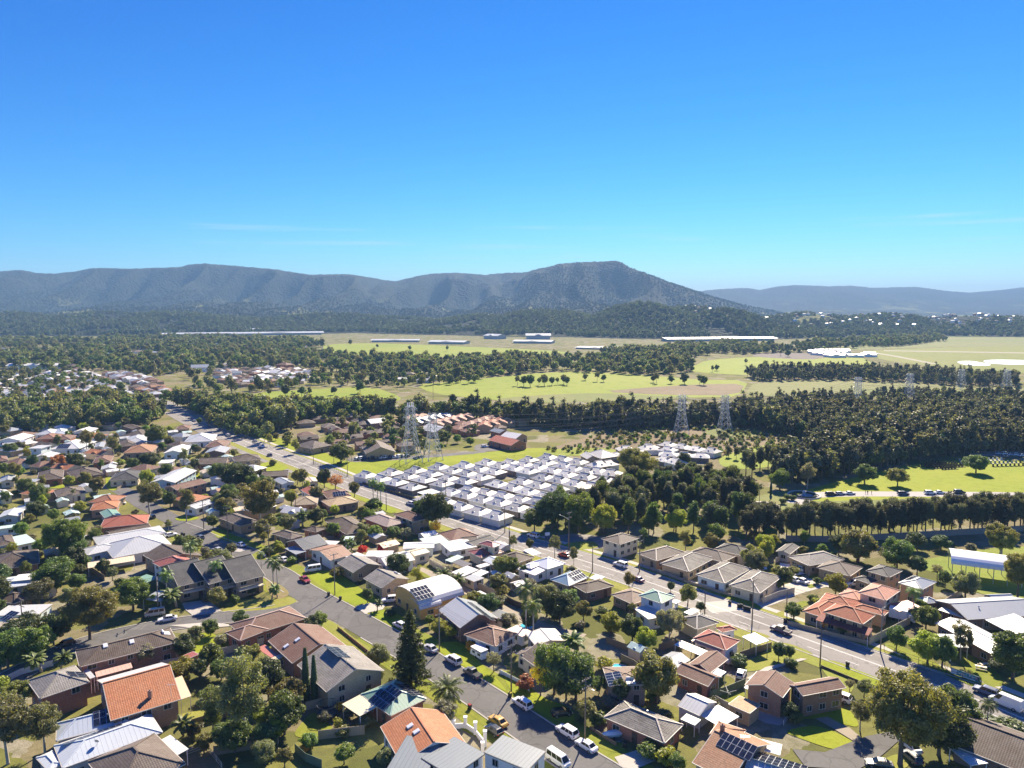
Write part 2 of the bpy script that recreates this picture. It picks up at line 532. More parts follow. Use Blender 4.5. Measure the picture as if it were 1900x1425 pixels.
def hill_z(X, Y):
 X = np.asarray(X, float); Y = np.asarray(Y, float)
 px = CX + FPX * 1.0099 * X / Y
 zra = CAMZ + np.interp(px, YRA[:, 0], YRA[:, 1]) * slope_of(np.interp(px, SKA[:, 0], SKA[:, 1]))
 yr = np.interp(px, YRA[:, 0], YRA[:, 1])
 t = (Y - 2350) / (yr - 2350)
 n1 = fbm(X / 520, Y / 900, 3, 4) - 0.5
 tt = np.clip(t, 0, 1)
 s = np.clip((tt - 0.58) / 0.42, 0, 1); s = s * s * (3 - 2 * s)
 f = 0.46 * tt ** 1.15 + 0.54 * s
 n2 = 1 - 2 * np.abs(fbm(X / 300 + 7, Y / 1500, 13, 3) - 0.5) * 2
 f = f * (1 + (1.5 * n1 + 0.9 * (n2 - 0.6)) * np.clip((1 - tt) * 3.5, 0, 1))
 back = np.clip(1 - (t - 1) * 1.2, 0.0, 1)
 za = np.where(t < 1, np.maximum(zra, 0) * f, np.maximum(zra, 0) * back)
 za = np.where(t < 1, np.minimum(za, np.maximum(0, (CAMZ + Y * slope_of(np.interp(px, SKA[:, 0], SKA[:, 1]))) - (1 - tt) * 60)), za)
 za = np.where(t < 0, 0, za)
 zrb = CAMZ + YRB * slope_of(np.interp(px, SKB[:, 0], SKB[:, 1]))
 t2 = (Y - 4300) / (YRB - 4300)
 tt = np.clip(t2, 0, 1)
 s = np.clip((tt - 0.5) / 0.5, 0, 1); s = s * s * (3 - 2 * s)
 f = (0.5 * tt ** 1.2 + 0.5 * s) * (1 + 0.8 * (fbm(X / 700, Y / 1100, 9, 4) - 0.5) * np.clip((1 - tt) * 3, 0, 1))
 zb = np.where(t2 < 1, np.maximum(zrb, 0) * f, np.maximum(zrb, 0) * np.clip(1 - (t2 - 1), 0, 1))
 zb = np.where(t2 < 0, 0, zb)
 zf = np.zeros_like(X)
 for fx, fy, h, wx, wy in FOOT:
  x0 = (fx - CX) / FPX / 1.0099 * fy
  zf = np.maximum(zf, h * np.exp(-((X - x0) / wx) ** 2 - ((Y - fy) / wy) ** 2))
 zf = zf * (0.8 + 0.4 * fbm(X / 130, Y / 130, 5, 3))
 zf = np.where(zf > 1.2, zf - 1.2, 0)
 return np.maximum(np.maximum(za, zb), zf)
def forest_mat():
 m, nt, b = newmat('forest_slope')
 v = worldpos(nt)
 f1 = noise_(nt, v, 0.004, 6, 0.6)
 f2 = noise_(nt, v, 0.03, 6, 0.7)
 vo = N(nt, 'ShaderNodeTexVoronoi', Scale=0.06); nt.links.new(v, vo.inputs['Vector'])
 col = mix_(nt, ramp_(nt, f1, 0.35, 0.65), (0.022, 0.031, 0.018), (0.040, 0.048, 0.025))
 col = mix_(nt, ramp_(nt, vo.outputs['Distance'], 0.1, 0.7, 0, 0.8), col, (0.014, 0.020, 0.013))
 col = mix_(nt, ramp_(nt, f2, 0.52, 0.72, 0, 0.45), col, (0.06, 0.063, 0.035))
 sep = N(nt, 'ShaderNodeSeparateXYZ'); nt.links.new(v, sep.inputs[0])
 # cleared paddocks on the lower slopes
 mpn = N(nt, 'ShaderNodeMapping'); mpn.inputs['Scale'].default_value = (1, 0.55, 1); nt.links.new(v, mpn.inputs['Vector'])
 cl = noise_(nt, mpn.outputs['Vector'], 0.0042, 3, 0.5)
 low = ramp_(nt, sep.outputs[2], 60, 170, 1, 0)
 pm = math_(nt, 'MULTIPLY', ramp_(nt, cl, 0.595, 0.615), low)
 col = mix_(nt, pm, col, mix_(nt, f2, (0.20, 0.19, 0.07), (0.13, 0.15, 0.04)))
 nt.links.new(col, b.inputs['Base Color'])
 b.inputs['Roughness'].default_value = 0.95
 b.inputs['Specular IOR Level'].default_value = 0.1
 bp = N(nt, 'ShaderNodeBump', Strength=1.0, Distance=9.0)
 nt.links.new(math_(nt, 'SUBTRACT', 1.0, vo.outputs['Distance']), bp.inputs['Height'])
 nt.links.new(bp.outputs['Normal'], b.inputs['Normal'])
 return m
def grid_mesh(name, X, Y, Z, mat, smooth=True):
 r, c = X.shape
 me = bpy.data.meshes.new(name)
 co = np.stack([X, Y, Z], -1).reshape(-1, 3)
 idx = np.arange(r * c).reshape(r, c)
 q = np.stack([idx[:-1, :-1], idx[:-1, 1:], idx[1:, 1:], idx[1:, :-1]], -1).reshape(-1, 4)
 me.vertices.add(len(co)); me.vertices.foreach_set('co', co.ravel())
 me.loops.add(q.size); me.loops.foreach_set('vertex_index', q.ravel())
 me.polygons.add(len(q)); me.polygons.foreach_set('loop_start', np.arange(0, q.size, 4)); me.polygons.foreach_set('loop_total', np.full(len(q), 4))
 me.materials.append(mat)
 me.update(calc_edges=True)
 if smooth: me.polygons.foreach_set('use_smooth', [True] * len(q))
 return link(bpy.data.objects.new(name, me))
def make_hills():
 cols = np.linspace(-420, 2320, 1050)
 rows = np.concatenate([np.linspace(1600, 3200, 90), np.linspace(3208, 6400, 190), np.linspace(6420, 10500, 90)])
 PXc, Y = np.meshgrid(cols, rows)
 X = (PXc - CX) / (FPX * 1.0099) * Y
 Z = hill_z(X, Y)
 rough = (fbm(X / 26, Y / 34, 21, 2) - 0.5) * 11
 Z = np.where(Z > 0.5, Z + rough * np.clip(Z / 40, 0, 1), -3.0)
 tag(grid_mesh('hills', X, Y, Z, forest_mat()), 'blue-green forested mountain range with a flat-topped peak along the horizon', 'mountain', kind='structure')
make_hills()
def flat(name, pts, mat, z, label=None, cat=None, kind='structure'):
 mb = MB()
 p = [(q.x, q.y, z) for q in pts]
 a = sum(p[i][0] * p[(i + 1) % len(p)][1] - p[(i + 1) % len(p)][0] * p[i][1] for i in range(len(p)))
 mb.poly(p if a > 0 else p[::-1])
 return tag(mb.build(name, mat), label, cat, kind=kind)
def rounded(pts, k=2):
 """Chaikin corner cutting on a closed outline"""
 for _ in range(k):
  o = []
  for i in range(len(pts)):
   a, b = pts[i], pts[(i + 1) % len(pts)]
   o += [a * 0.78 + b * 0.22, a * 0.22 + b * 0.78]
  pts = o
 return pts
# ground sheet
def yard_mat():
 m, nt, b = newmat('mixed_ground')
 v = worldpos(nt)
 w = N(nt, 'ShaderNodeTexNoise', Scale=0.12, Detail=3.0); nt.links.new(v, w.inputs['Vector'])
 vw = N(nt, 'ShaderNodeVectorMath', _operation='ADD'); nt.links.new(v, vw.inputs[0])
 sc = N(nt, 'ShaderNodeVectorMath', _operation='SCALE'); nt.links.new(w.outputs['Color'], sc.inputs[0]); sc.inputs['Scale'].default_value = 9.0
 nt.links.new(sc.outputs[0], vw.inputs[1])
 vo = N(nt, 'ShaderNodeTexVoronoi', Scale=0.085); nt.links.new(vw.outputs[0], vo.inputs['Vector'])
 sep = N(nt, 'ShaderNodeSeparateXYZ'); nt.links.new(vo.outputs['Color'], sep.inputs[0])
 f2 = noise_(nt, v, 0.45, 5, 0.65); f3 = noise_(nt, v, 3.5, 4, 0.7); f1 = noise_(nt, v, 0.02, 4, 0.6)
 col = mix_(nt, ramp_(nt, sep.outputs[0], 0.25, 0.75), (0.13, 0.145, 0.035), (0.24, 0.24, 0.06))
 col = mix_(nt, ramp_(nt, sep.outputs[1], 0.62, 0.7, 0, 0.8), col, (0.31, 0.25, 0.16))
 col = mix_(nt, ramp_(nt, sep.outputs[2], 0.82, 0.86, 0, 0.7), col, (0.42, 0.38, 0.31))
 col = mix_(nt, ramp_(nt, f2, 0.42, 0.7, 0, 0.6), col, (0.095, 0.10, 0.035))
 col = mix_(nt, ramp_(nt, f1, 0.4, 0.65, 0, 0.4), col, (0.20, 0.18, 0.08))
 col = mix_(nt, ramp_(nt, f3, 0.4, 0.7, 0, 0.45), col, (0.08, 0.08, 0.035))
 nt.links.new(col, b.inputs['Base Color']); b.inputs['Roughness'].default_value = 0.95; b.inputs['Specular IOR Level'].default_value = 0.1
 bp = N(nt, 'ShaderNodeBump', Strength=0.6, Distance=0.2); nt.links.new(f3, bp.inputs['Height']); nt.links.new(bp.outputs['Normal'], b.inputs['Normal'])
 return m
GR = yard_mat()
g = MB(); S = 12000
g.poly([(-S, -1500, 0), (S, -1500, 0), (S, S, 0), (-S, S, 0)])
tag(g.build('ground', GR), 'rough green and brown ground under the whole valley', 'ground', kind='structure')
FIELD = turf((0.185, 0.24, 0.026), (0.23, 0.26, 0.04), 0.14, 0.35)
FIELDY = turf((0.185, 0.195, 0.05), (0.165, 0.19, 0.04), 0.10, 0.4)
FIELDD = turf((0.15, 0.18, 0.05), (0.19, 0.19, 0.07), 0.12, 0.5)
REED = turf((0.16, 0.125, 0.075), (0.21, 0.165, 0.10), 0.3, 0.3)
MUD = turf((0.17, 0.14, 0.12), (0.13, 0.115, 0.10), 0.1, 0.3)
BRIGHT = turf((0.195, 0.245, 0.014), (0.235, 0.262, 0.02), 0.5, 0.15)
LAKE = gloss((0.75, 0.78, 0.80), 0.35)
def fld(name, px, mat, z, label, k=1):
 return flat(name, rounded([G(*p) for p in px], k), mat, z, label, 'field')
fld('field', [(600, 640), (650, 637), (720, 637), (1025, 650), (1060, 655), (1000, 661), (860, 661), (720, 664), (600, 656)], FIELD, 0.10, 'far bright green paddock beyond the wooded creek')
fld('field', [(770, 714), (830, 709), (1020, 690), (1110, 691), (1210, 697), (1290, 704), (1390, 706), (1372, 737), (1300, 737), (1130, 744), (1000, 748), (900, 741), (800, 730)], FIELD, 0.06, 'broad sunlit paddock dotted with lone trees')
fld('field', [(1110, 727), (1200, 719), (1300, 713), (1384, 712), (1368, 734), (1240, 733)], REED, 0.10, 'brown rushy corner of the broad sunlit paddock')
fld('field', [(1000, 733), (1110, 729), (1240, 735), (1300, 738), (1130, 745), (1000, 748), (900, 742)], FIELDD, 0.09, 'darker mown strip along the broad paddock edge')
fld('field', [(465, 730), (560, 723), (690, 717), (745, 736), (740, 746), (600, 741), (480, 740)], FIELD, 0.06, 'sunlit playing field in front of the far suburb')
fld('field', [(1400, 708), (1560, 704), (1700, 711), (1780, 717), (1930, 721), (1930, 729), (1800, 733), (1600, 734), (1378, 736)], FIELDD, 0.07, 'dull green paddock behind the steel towers')
fld('field', [(1282, 682), (1310, 668), (1400, 662), (1500, 660), (1580, 656), (1610, 668), (1640, 692), (1560, 697), (1400, 697), (1285, 691)], FIELD, 0.06, 'scrubby green paddock beside the brown fallow field')
fld('field', [(1395, 662), (1400, 655), (1500, 655), (1545, 662), (1500, 668)], MUD, 0.10, 'brown fallow field near the aerodrome')
fld('field', [(1585, 652), (1700, 646), (1960, 640), (1960, 692), (1850, 692), (1760, 682), (1700, 676), (1640, 669)], FIELDY, 0.08, 'straw coloured grass of the aerodrome')
fld('field', [(1500, 640), (1600, 632), (1740, 622), (1980, 624), (1980, 641), (1700, 645), (1560, 650)], FIELDD, 0.05, 'olive paddocks beyond the aerodrome')
for px in ([(1600, 652), (1660, 662), (1730, 676), (1738, 675), (1668, 661), (1612, 652)], [(1640, 650), (1900, 654), (1900, 656), (1640, 651.5)]):
 flat('runway', [G(*p) for p in px], paving((0.25, 0.23, 0.16)), 0.14, 'pale runway strip across the aerodrome grass', 'runway')
fld('pond', [(1772, 671), (1800, 669), (1840, 676), (1836, 679), (1790, 678)], LAKE, 0.16, 'silver pond beside the aerodrome, the smaller one', 2)
fld('pond', [(1822, 669), (1850, 667), (1930, 669), (1930, 676), (1870, 677), (1830, 674)], LAKE, 0.16, 'silver pond beside the aerodrome, the larger one', 2)
fld('field', [(1000, 836), (1130, 800), (1250, 794), (1330, 788), (1440, 803), (1520, 830), (1480, 852), (1350, 846), (1180, 832), (1080, 846)], REED, 0.05, 'brown reed bed below the steel towers', 2)
fld('field', [(1400, 826), (1500, 824), (1510, 850), (1400, 872), (1340, 868), (1330, 850)], FIELD, 0.08, 'green grass patch between reed bed and pines', 2)
fld('field', [(1310, 795), (1380, 797), (1420, 806), (1360, 815), (1310, 808)], FIELDD, 0.08, 'green clearing at the foot of a steel tower', 2)
fld('village_green', [(617, 860), (660, 880), (678, 886), (760, 876), (870, 863), (1000, 849), (1045, 840), (1020, 831), (960, 832), (900, 840), (780, 846), (720, 853), (650, 852)], BRIGHT, 0.05, 'bright mown green between brown estate and white village', 1)
fld('verge', [(470, 808), (500, 806), (560, 826), (620, 845), (640, 860), (610, 864), (560, 846), (520, 832)], BRIGHT, 0.05, 'bright grass verge beside the main road by the estate', 1)
fld('verge', [(1000, 838), (1060, 830), (1130, 832), (1150, 838), (1090, 846), (1030, 846)], FIELD, 0.09, 'grass behind the white village clubhouse', 1)
fld('cemetery_lawn', [(1470, 918), (1520, 902), (1640, 873), (1720, 858), (1810, 852), (1960, 856), (1960, 920), (1700, 925), (1480, 932)], BRIGHT, 0.05, 'sunlit cemetery lawn with three round trees', 1)
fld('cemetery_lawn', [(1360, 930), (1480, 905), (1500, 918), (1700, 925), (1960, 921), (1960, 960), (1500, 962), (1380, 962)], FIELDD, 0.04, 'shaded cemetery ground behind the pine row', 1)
fld('school_field', [(1690, 1045), (1800, 1020), (1960, 1010), (1960, 1110), (1840, 1110), (1760, 1075)], turf((0.16, 0.21, 0.03), (0.2, 0.23, 0.04), 0.5, 0.3), 0.05, 'school playing field around the arched shelter', 1)
# ---------------------------------------------------------------- roads
def spline(pts, n=8):
 P = [Vector((p[0], p[1], 0)) for p in pts]
 P = [P[0] * 2 - P[1]] + P + [P[-1] * 2 - P[-2]]
 out = []
 for i in range(1, len(P) - 2):
  p0, p1, p2, p3 = P[i - 1:i + 3]
  for k in range(n):
   t = k / n
   out.append(0.5 * ((2 * p1) + (p2 - p0) * t + (2 * p0 - 5 * p1 + 4 * p2 - p3) * t * t + (3 * p1 - p0 - 3 * p2 + p3) * t ** 3))
 out.append(P[-2])
 return out
def offset(line, d):
 o = []
 for i, p in enumerate(line):
  t = (line[min(i + 1, len(line) - 1)] - line[max(i - 1, 0)]).normalized()
  o.append(p + Vector((-t.y, t.x, 0)) * d)
 return o
def ribbon(mb, line, a, b, z, m=0):
 """strip between offsets a < b of a line"""
 A, B = offset(line, a), offset(line, b)
 for i in range(len(line) - 1):
  mb.poly([(B[i].x, B[i].y, z), (A[i].x, A[i].y, z), (A[i + 1].x, A[i + 1].y, z), (B[i + 1].x, B[i + 1].y, z)], m)
def kerb_strip(mb, line, d, w=0.3, h=0.13):
 A, B = offset(line, d - w / 2), offset(line, d + w / 2)
 for i in range(len(line) - 1):
  a0, a1, b0, b1 = A[i], A[i + 1], B[i], B[i + 1]
  mb.hexa([(a0.x, a0.y, 0), (a1.x, a1.y, 0), (b1.x, b1.y, 0), (b0.x, b0.y, 0), (a0.x, a0.y, h), (a1.x, a1.y, h), (b1.x, b1.y, h), (b0.x, b0.y, h)])
def dashes(line, d, on, off, w, z, mat, name='lane_marking', start=0.0):
 L = offset(line, d)
 seg, acc = [], []
 s = start
 mb = MB(); dist = 0.0
 for i in range(len(L) - 1):
  a, b = L[i], L[i + 1]
  l = (b - a).length
  k = 0.0
  while k < l:
   ph = (dist + k) % (on + off)
   step = min((on - ph) if ph < on else (on + off - ph), l - k)
   if ph < on and step > 0.05:
    t = (b - a).normalized(); nn = Vector((-t.y, t.x, 0)) * (w / 2)
    p, q = a + t * k, a + t * (k + step)
    mb.poly([(p - nn).to_tuple()[:2] + (z,), (q - nn).to_tuple()[:2] + (z,), (q + nn).to_tuple()[:2] + (z,), (p + nn).to_tuple()[:2] + (z,)])
   k += max(step, 0.05)
  dist += l
 return mb
LINEW = paving((0.72, 0.71, 0.66), 1.0, 0.25)
KERB = paving((0.36, 0.34, 0.30), 1.0, 0.3)
main_px = [(2080, 1400), (1900, 1334), (1798, 1293), (1649, 1241), (1500, 1188), (1330, 1127), (1200, 1079), (1080, 1040), (951, 1002), (850, 968), (756, 935), (672, 907), (582, 868), (506, 839), (442, 813), (379, 785), (339, 763), (310, 750), (263, 734), (210, 711), (179, 697), (150, 688)]
MAIN = spline([G(*p) for p in main_px], 8)
mb = MB(); ribbon(mb, MAIN, -6.6, 6.6, 0.045); tag(mb.build('main_road', ROADM), 'grey arterial road running diagonally across the valley', 'road', kind='structure')
mb = MB(); kerb_strip(mb, MAIN, 6.75); kerb_strip(mb, MAIN, -6.75); tag(mb.build('kerb', KERB), 'concrete kerbs of the main road', 'kerb', kind='structure')
mb = MB(); ribbon(mb, MAIN[:112], -10.6, -8.6, 0.08); tag(mb.build('footpath', CONC), 'pale footpath along the far side of the main road', 'footpath', kind='structure')
mb = MB(); ribbon(mb, MAIN[:112], -8.6, -6.9, 0.06); ribbon(mb, MAIN[:112], 6.9, 11.0, 0.055); tag(mb.build('verge', DRYLAWN), 'dry grass verges of the main road', 'verge', kind='structure')
for d, on, off, w, lab in ((0.12, 400, 0.01, 0.13, 'solid centre line of the main road'), (-0.2, 400, 0.01, 0.13, 'second solid centre line of the main road'), (3.4, 3, 6, 0.14, 'dashed lane line on the camera side of the main road'),
                           (-3.4, 3, 6, 0.14, 'dashed lane line on the far side of the main road'), (6.2, 400, 0.01, 0.12, 'edge line on the camera side of the main road'), (-6.2, 400, 0.01, 0.12, 'edge line on the far side of the main road')):
 tag(dashes(MAIN, d, on, off, w, 0.056, LINEW).build('lane_marking', LINEW), lab, 'lane marking', kind='structure')
# second carriageway of the far end
SERV = spline([G(*p) for p in [(600, 893), (520, 862), (455, 838), (400, 812), (350, 785), (312, 764)]], 8)
mb = MB(); ribbon(mb, SERV, -4, 4, 0.05); tag(mb.build('service_road', ROADM), 'service road beside the far main road', 'road', kind='structure')
kerb_px = [(1250, 1486), (1155, 1424), (1110, 1397), (1033, 1349), (991, 1322), (943, 1291), (901, 1265), (809, 1209), (731, 1167), (698, 1149), (648, 1122), (579, 1085), (543, 1060), (498, 1039), (480, 1022), (427, 1003), (394, 990), (371, 979), (345, 970)]
KL = spline([G(*p) for p in kerb_px], 6)
STREET = offset(KL, 4.3)
mb = MB(); ribbon(mb, STREET, -4.15, 4.15, 0.045); tag(mb.build('street', ASPH), 'asphalt residential street lined with parked cars', 'road', kind='structure')
mb = MB(); kerb_strip(mb, STREET, -4.3, 0.32, 0.12); tag(mb.build('kerb', KERB), 'concrete kerb on the grassy side of the residential street', 'kerb', kind='structure')
mb = MB(); kerb_strip(mb, STREET[:50], 4.3, 0.32, 0.12); kerb_strip(mb, STREET[66:], 4.3, 0.32, 0.12); tag(mb.build('kerb', KERB), 'concrete kerb on the house-corner side of the residential street', 'kerb', kind='structure')
mb = MB(); ribbon(mb, STREET[:50], 4.45, 8.5, 0.035); ribbon(mb, STREET[66:], 4.45, 8.0, 0.035); ribbon(mb, STREET, -8.5, -4.45, 0.035)
tag(mb.build('verge', LAWN), 'green nature strips beside the residential street', 'verge', kind='structure')
SIDE = spline([G(*p) for p in [(640, 1128), (585, 1125), (530, 1130), (480, 1138), (400, 1148), (330, 1157), (270, 1167), (200, 1182), (120, 1206), (60, 1236), (0, 1268), (-60, 1300)]], 6)
mb = MB(); ribbon(mb, SIDE, -3.6, 3.6, 0.041); tag(mb.build('side_street', ASPH), 'side street meeting the residential street at a wide corner', 'road', kind='structure')
mb = MB(); kerb_strip(mb, SIDE[18:], 3.75); kerb_strip(mb, SIDE[14:], -3.75); tag(mb.build('kerb', KERB), 'concrete kerbs of the side street', 'kerb', kind='structure')
flat('intersection', rounded([GV('V2', p) for p in [(520, 330), (560, 420), (420, 450), (430, 480), (560, 500), (700, 490), (860, 560), (900, 470), (700, 340), (600, 300)]], 2), ASPH, 0.043, 'flared asphalt where the two streets meet', 'road')
TOP = spline([G(*p) for p in [(395, 985), (330, 968), (300, 953), (270, 938), (250, 925), (230, 912), (214, 905), (190, 900)]], 6)
mb = MB(); ribbon(mb, TOP, -3.6, 3.6, 0.042); tag(mb.build('street', ASPH), 'street continuing past the big gum tree', 'road', kind='structure')
for nm, px, w, lab in (('street', [(345, 972), (385, 967), (430, 962)], 3.5, 'short street branching beside the corner lawns'), ('street', [(176, 850), (180, 830), (186, 812), (195, 798)], 4, 'straight street among the roofs near the dark wood'),
                   ('street', [(60, 700), (85, 722), (95, 740)], 5, 'street in the far suburb among pale roofs'), ('street', [(1310, 1128), (1400, 1118), (1455, 1098), (1500, 1085), (1560, 1072)], 3.4, 'pale concrete access lane among the brick villas')):
 L = spline([G(*p) for p in px], 6)
 mb = MB(); ribbon(mb, L, -w, w, 0.047); tag(mb.build(nm, CONC if 'concrete' in lab else ASPH), lab, 'road', kind='structure')
CEM = spline([G(*p) for p in [(1475, 935), (1500, 921), (1560, 917), (1700, 917), (1860, 918), (1980, 921)]], 6)
mb = MB(); ribbon(mb, CEM, -4.2, 4.2, 0.07); tag(mb.build('cemetery_road', paving((0.34, 0.32, 0.30))), 'pale road through the cemetery lawn with parked cars', 'road', kind='structure')
LANE = spline([GV('W5', p) for p in [(-150, 400), (50, 480), (250, 580), (470, 680), (760, 800), (960, 920), (1150, 1010), (1500, 1120), (1800, 1200)]], 6)
mb = MB(); ribbon(mb, LANE, -1.7, 1.7, 0.05); tag(mb.build('back_lane', paving((0.30, 0.26, 0.20))), 'narrow unpaved lane between the back fences', 'lane', kind='structure')
flat('parking_court', rounded([G(*p) for p in [(1010, 985), (1120, 995), (1180, 1010), (1080, 1022), (1000, 1003)]], 1), ROADM, 0.05, 'asphalt cemetery entrance court beside the main road', 'road')
flat('car_park', rounded([G(*p) for p in [(880, 826), (905, 822), (945, 830), (935, 836), (880, 838)]], 1), ASPH, 0.07, 'small car park before the red brick hall', 'car park')
flat('car_park', rounded([G(*p) for p in [(640, 851), (700, 848), (770, 846), (900, 836), (905, 840), (780, 851), (700, 856), (650, 858)]], 1), ASPH, 0.075, 'strip of parking along the bright green', 'car park')
flat('car_park', [G(*p) for p in [(1790, 838), (1960, 836), (1960, 848), (1800, 845)]], paving((0.3, 0.29, 0.28)), 0.08, 'car park beyond the cemetery graves', 'car park')
# lawns and drives of the near blocks
LZ = [0.050]
def lawn(V, pts, label, mat=None, z=0.052, k=2, name='lawn', cat='lawn'):
 LZ[0] += 0.0015; z = LZ[0]
 return flat(name, rounded([GV(V, p) for p in pts], k), mat or LAWN, z, label, cat)
lawn('V2', [(570, 235), (640, 195), (740, 200), (860, 275), (930, 330), (1010, 370), (1000, 400), (860, 412), (790, 380), (650, 290)], 'bright lawn under the power pole opposite the corner', BRIGHT)
lawn('V2', [(950, 455), (1030, 440), (1100, 450), (1180, 500), (1170, 545), (1110, 540), (1020, 500)], 'front lawn before the arched-roof house', BRIGHT)
lawn('V2', [(20, 450), (130, 405), (330, 390), (400, 370), (470, 360), (510, 385), (470, 410), (330, 440), (120, 455)], 'dry corner lawn of the brick duplex', DRYLAWN)
lawn('V2', [(300, 250), (400, 280), (470, 340), (400, 380), (330, 350)], 'bare earth garden corner with small palms', turf((0.22, 0.17, 0.09), (0.2, 0.2, 0.05), 1, 0.5), 0.056)
lawn('V2', [(560, 500), (640, 480), (760, 530), (860, 620), (1060, 720), (1060, 745), (960, 740), (800, 660), (600, 540)], 'dry lawn on the corner block behind low walls', DRYLAWN)
lawn('V2', [(490, 1200), (590, 1080), (640, 1085), (745, 1190), (740, 1215), (600, 1240), (500, 1235)], 'back lawn beside the trampoline')
lawn('V1', [(1180, 620), (1270, 580), (1330, 590), (1440, 660), (1420, 690), (1240, 735), (1200, 690)], 'mown back lawn behind the hip-roofed corner house', BRIGHT)
lawn('V1', [(1390, 420), (1440, 385), (1640, 370), (1640, 440), (1480, 450)], 'dry front lawn beneath the brick duplex balcony', DRYLAWN)
lawn('V1', [(1110, 1090), (1290, 1060), (1310, 1110), (1200, 1150), (1120, 1130)], 'small shaded back lawn by the gum sapling', DRYLAWN)
lawn('V3', [(60, 640), (200, 640), (330, 800), (420, 880), (480, 960), (430, 930), (330, 870), (200, 790), (40, 700)], 'lawn with the parked camper trailer', BRIGHT)
lawn('V3', [(420, 800), (560, 870), (620, 930), (700, 990), (820, 1030), (900, 1090), (880, 1160), (780, 1130), (640, 1060), (500, 960)], 'shaded lawn below the overgrown garden', BRIGHT)
lawn('V3', [(880, 1160), (960, 1180), (1080, 1240), (1240, 1290), (1180, 1340), (1040, 1300), (900, 1200)], 'lawn beside the covered dinghy')
lawn('V3', [(90, 1020), (180, 1030), (250, 1065), (240, 1090), (140, 1110)], 'patch of lawn under the date palm')
lawn('V3', [(130, 1150), (260, 1130), (380, 1240), (360, 1270), (250, 1220)], 'tiny lawn behind the white pillared wall')
lawn('V4', [(560, 585), (620, 560), (770, 605), (760, 620), (640, 600)], 'lawn strip before the white-walled cottage', DRYLAWN)
lawn('V4', [(780, 665), (860, 640), (1060, 720), (960, 740), (840, 780), (700, 820), (590, 830), (560, 790), (700, 730)], 'front lawn with two clipped round trees', DRYLAWN)
lawn('V4', [(1060, 770), (1140, 750), (1290, 800), (1290, 960), (1200, 960), (1110, 840)], 'long roadside lawn below the main road', DRYLAWN)
lawn('V5', [(60, 790), (110, 750), (480, 880), (420, 920), (330, 900)], 'bright grass bank beside the main road kerb', BRIGHT)
lawn('V5', [(-60, 1120), (30, 1100), (160, 1030), (260, 1060), (330, 1180), (200, 1150), (60, 1120)], 'lawn beside the parked white wagon', BRIGHT)
lawn('V5', [(-160, 1200), (0, 1160), (120, 1180), (300, 1270), (270, 1320), (140, 1310), (-60, 1240)], 'sunlit lawn between the two gravel drives', BRIGHT)
lawn('V5', [(320, 1425), (430, 1390), (560, 1330), (640, 1380), (600, 1440)], 'dry grass at the foot of the great fig tree', DRYLAWN)
lawn('V5', [(450, 660), (520, 640), (780, 760), (880, 830), (1000, 880), (1100, 930), (1060, 940), (700, 780)], 'preschool garden lawn behind the road fence')
lawn('V5', [(930, 740), (1010, 700), (1130, 780), (1200, 860), (1220, 920), (1120, 920), (960, 800)], 'preschool lawn with picnic tables')
lawn('V4', [(480, 960), (610, 950), (620, 980), (500, 1030), (440, 1010)], 'narrow drying yard with the clothesline')
lawn('V4', [(790, 470), (850, 445), (860, 480), (820, 485)], 'grass wedge at the lane mouth', DRYLAWN)
lawn('V4', [(990, 240), (1060, 215), (1140, 250), (1110, 275)], 'villa front lawn with a lamp post')
lawn('V4', [(990, 285), (1050, 280), (1055, 300), (1010, 310)], 'small lawn island beside parked white cars')
lawn('V4', [(890, 420), (960, 385), (1040, 390), (960, 435)], 'front lawn of the red tiled villa')
lawn('V4', [(440, 340), (500, 330), (720, 420), (690, 435), (560, 400)], 'verge lawn before the lichen-roofed cottages')
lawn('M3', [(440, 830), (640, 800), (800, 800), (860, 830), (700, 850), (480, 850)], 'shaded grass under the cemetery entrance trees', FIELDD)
lawn('M3', [(770, 910), (880, 890), (1000, 890), (1040, 930), (960, 950), (820, 945)], 'dry grass corner by the two-storey cream house', DRYLAWN)
lawn('M1', [(1560, 845), (1640, 830), (1780, 860), (1810, 890), (1690, 900)], 'lawn at the bend beneath the round tree', BRIGHT)
lawn('M1', [(1280, 720), (1380, 700), (1480, 715), (1400, 740), (1300, 738)], 'lawn strip by the street lamp', BRIGHT)
lawn('M1', [(1480, 950), (1570, 970), (1560, 1010), (1490, 1000)], 'verge lawn by the parked silver car')
lawn('M1', [(1420, 400), (1560, 360), (1600, 390), (1500, 430), (1440, 430)], 'lawn behind the pale blue long house', BRIGHT)
lawn('M1', [(770, 400), (830, 390), (800, 450), (880, 470), (860, 520), (780, 510)], 'lawn of the charcoal hip-roofed house', BRIGHT)
lawn('M1', [(330, 460), (480, 470), (470, 500), (360, 500)], 'lawn with a yellow slide', BRIGHT)
lawn('M2', [(190, 350), (300, 300), (400, 320), (470, 350), (380, 380), (250, 400)], 'lawn beside the tan flats', BRIGHT)
lawn('M2', [(960, 570), (1040, 580), (1280, 660), (1200, 690), (1120, 640), (1000, 590)], 'roadside lawn under the palms', BRIGHT)
lawn('M2', [(160, 1000), (300, 930), (340, 990), (300, 1029), (200, 1020)], 'front lawn by the two street gums')
lawn('W5', [(1130, 690), (1200, 640), (1340, 620), (1330, 650), (1180, 700)], 'bright vegetable garden behind the shed', BRIGHT)
lawn('W5', [(-60, 470), (20, 480), (180, 580), (60, 590), (-40, 560)], 'grass beside the narrow back lane')
DRIVE = paving((0.36, 0.34, 0.31))
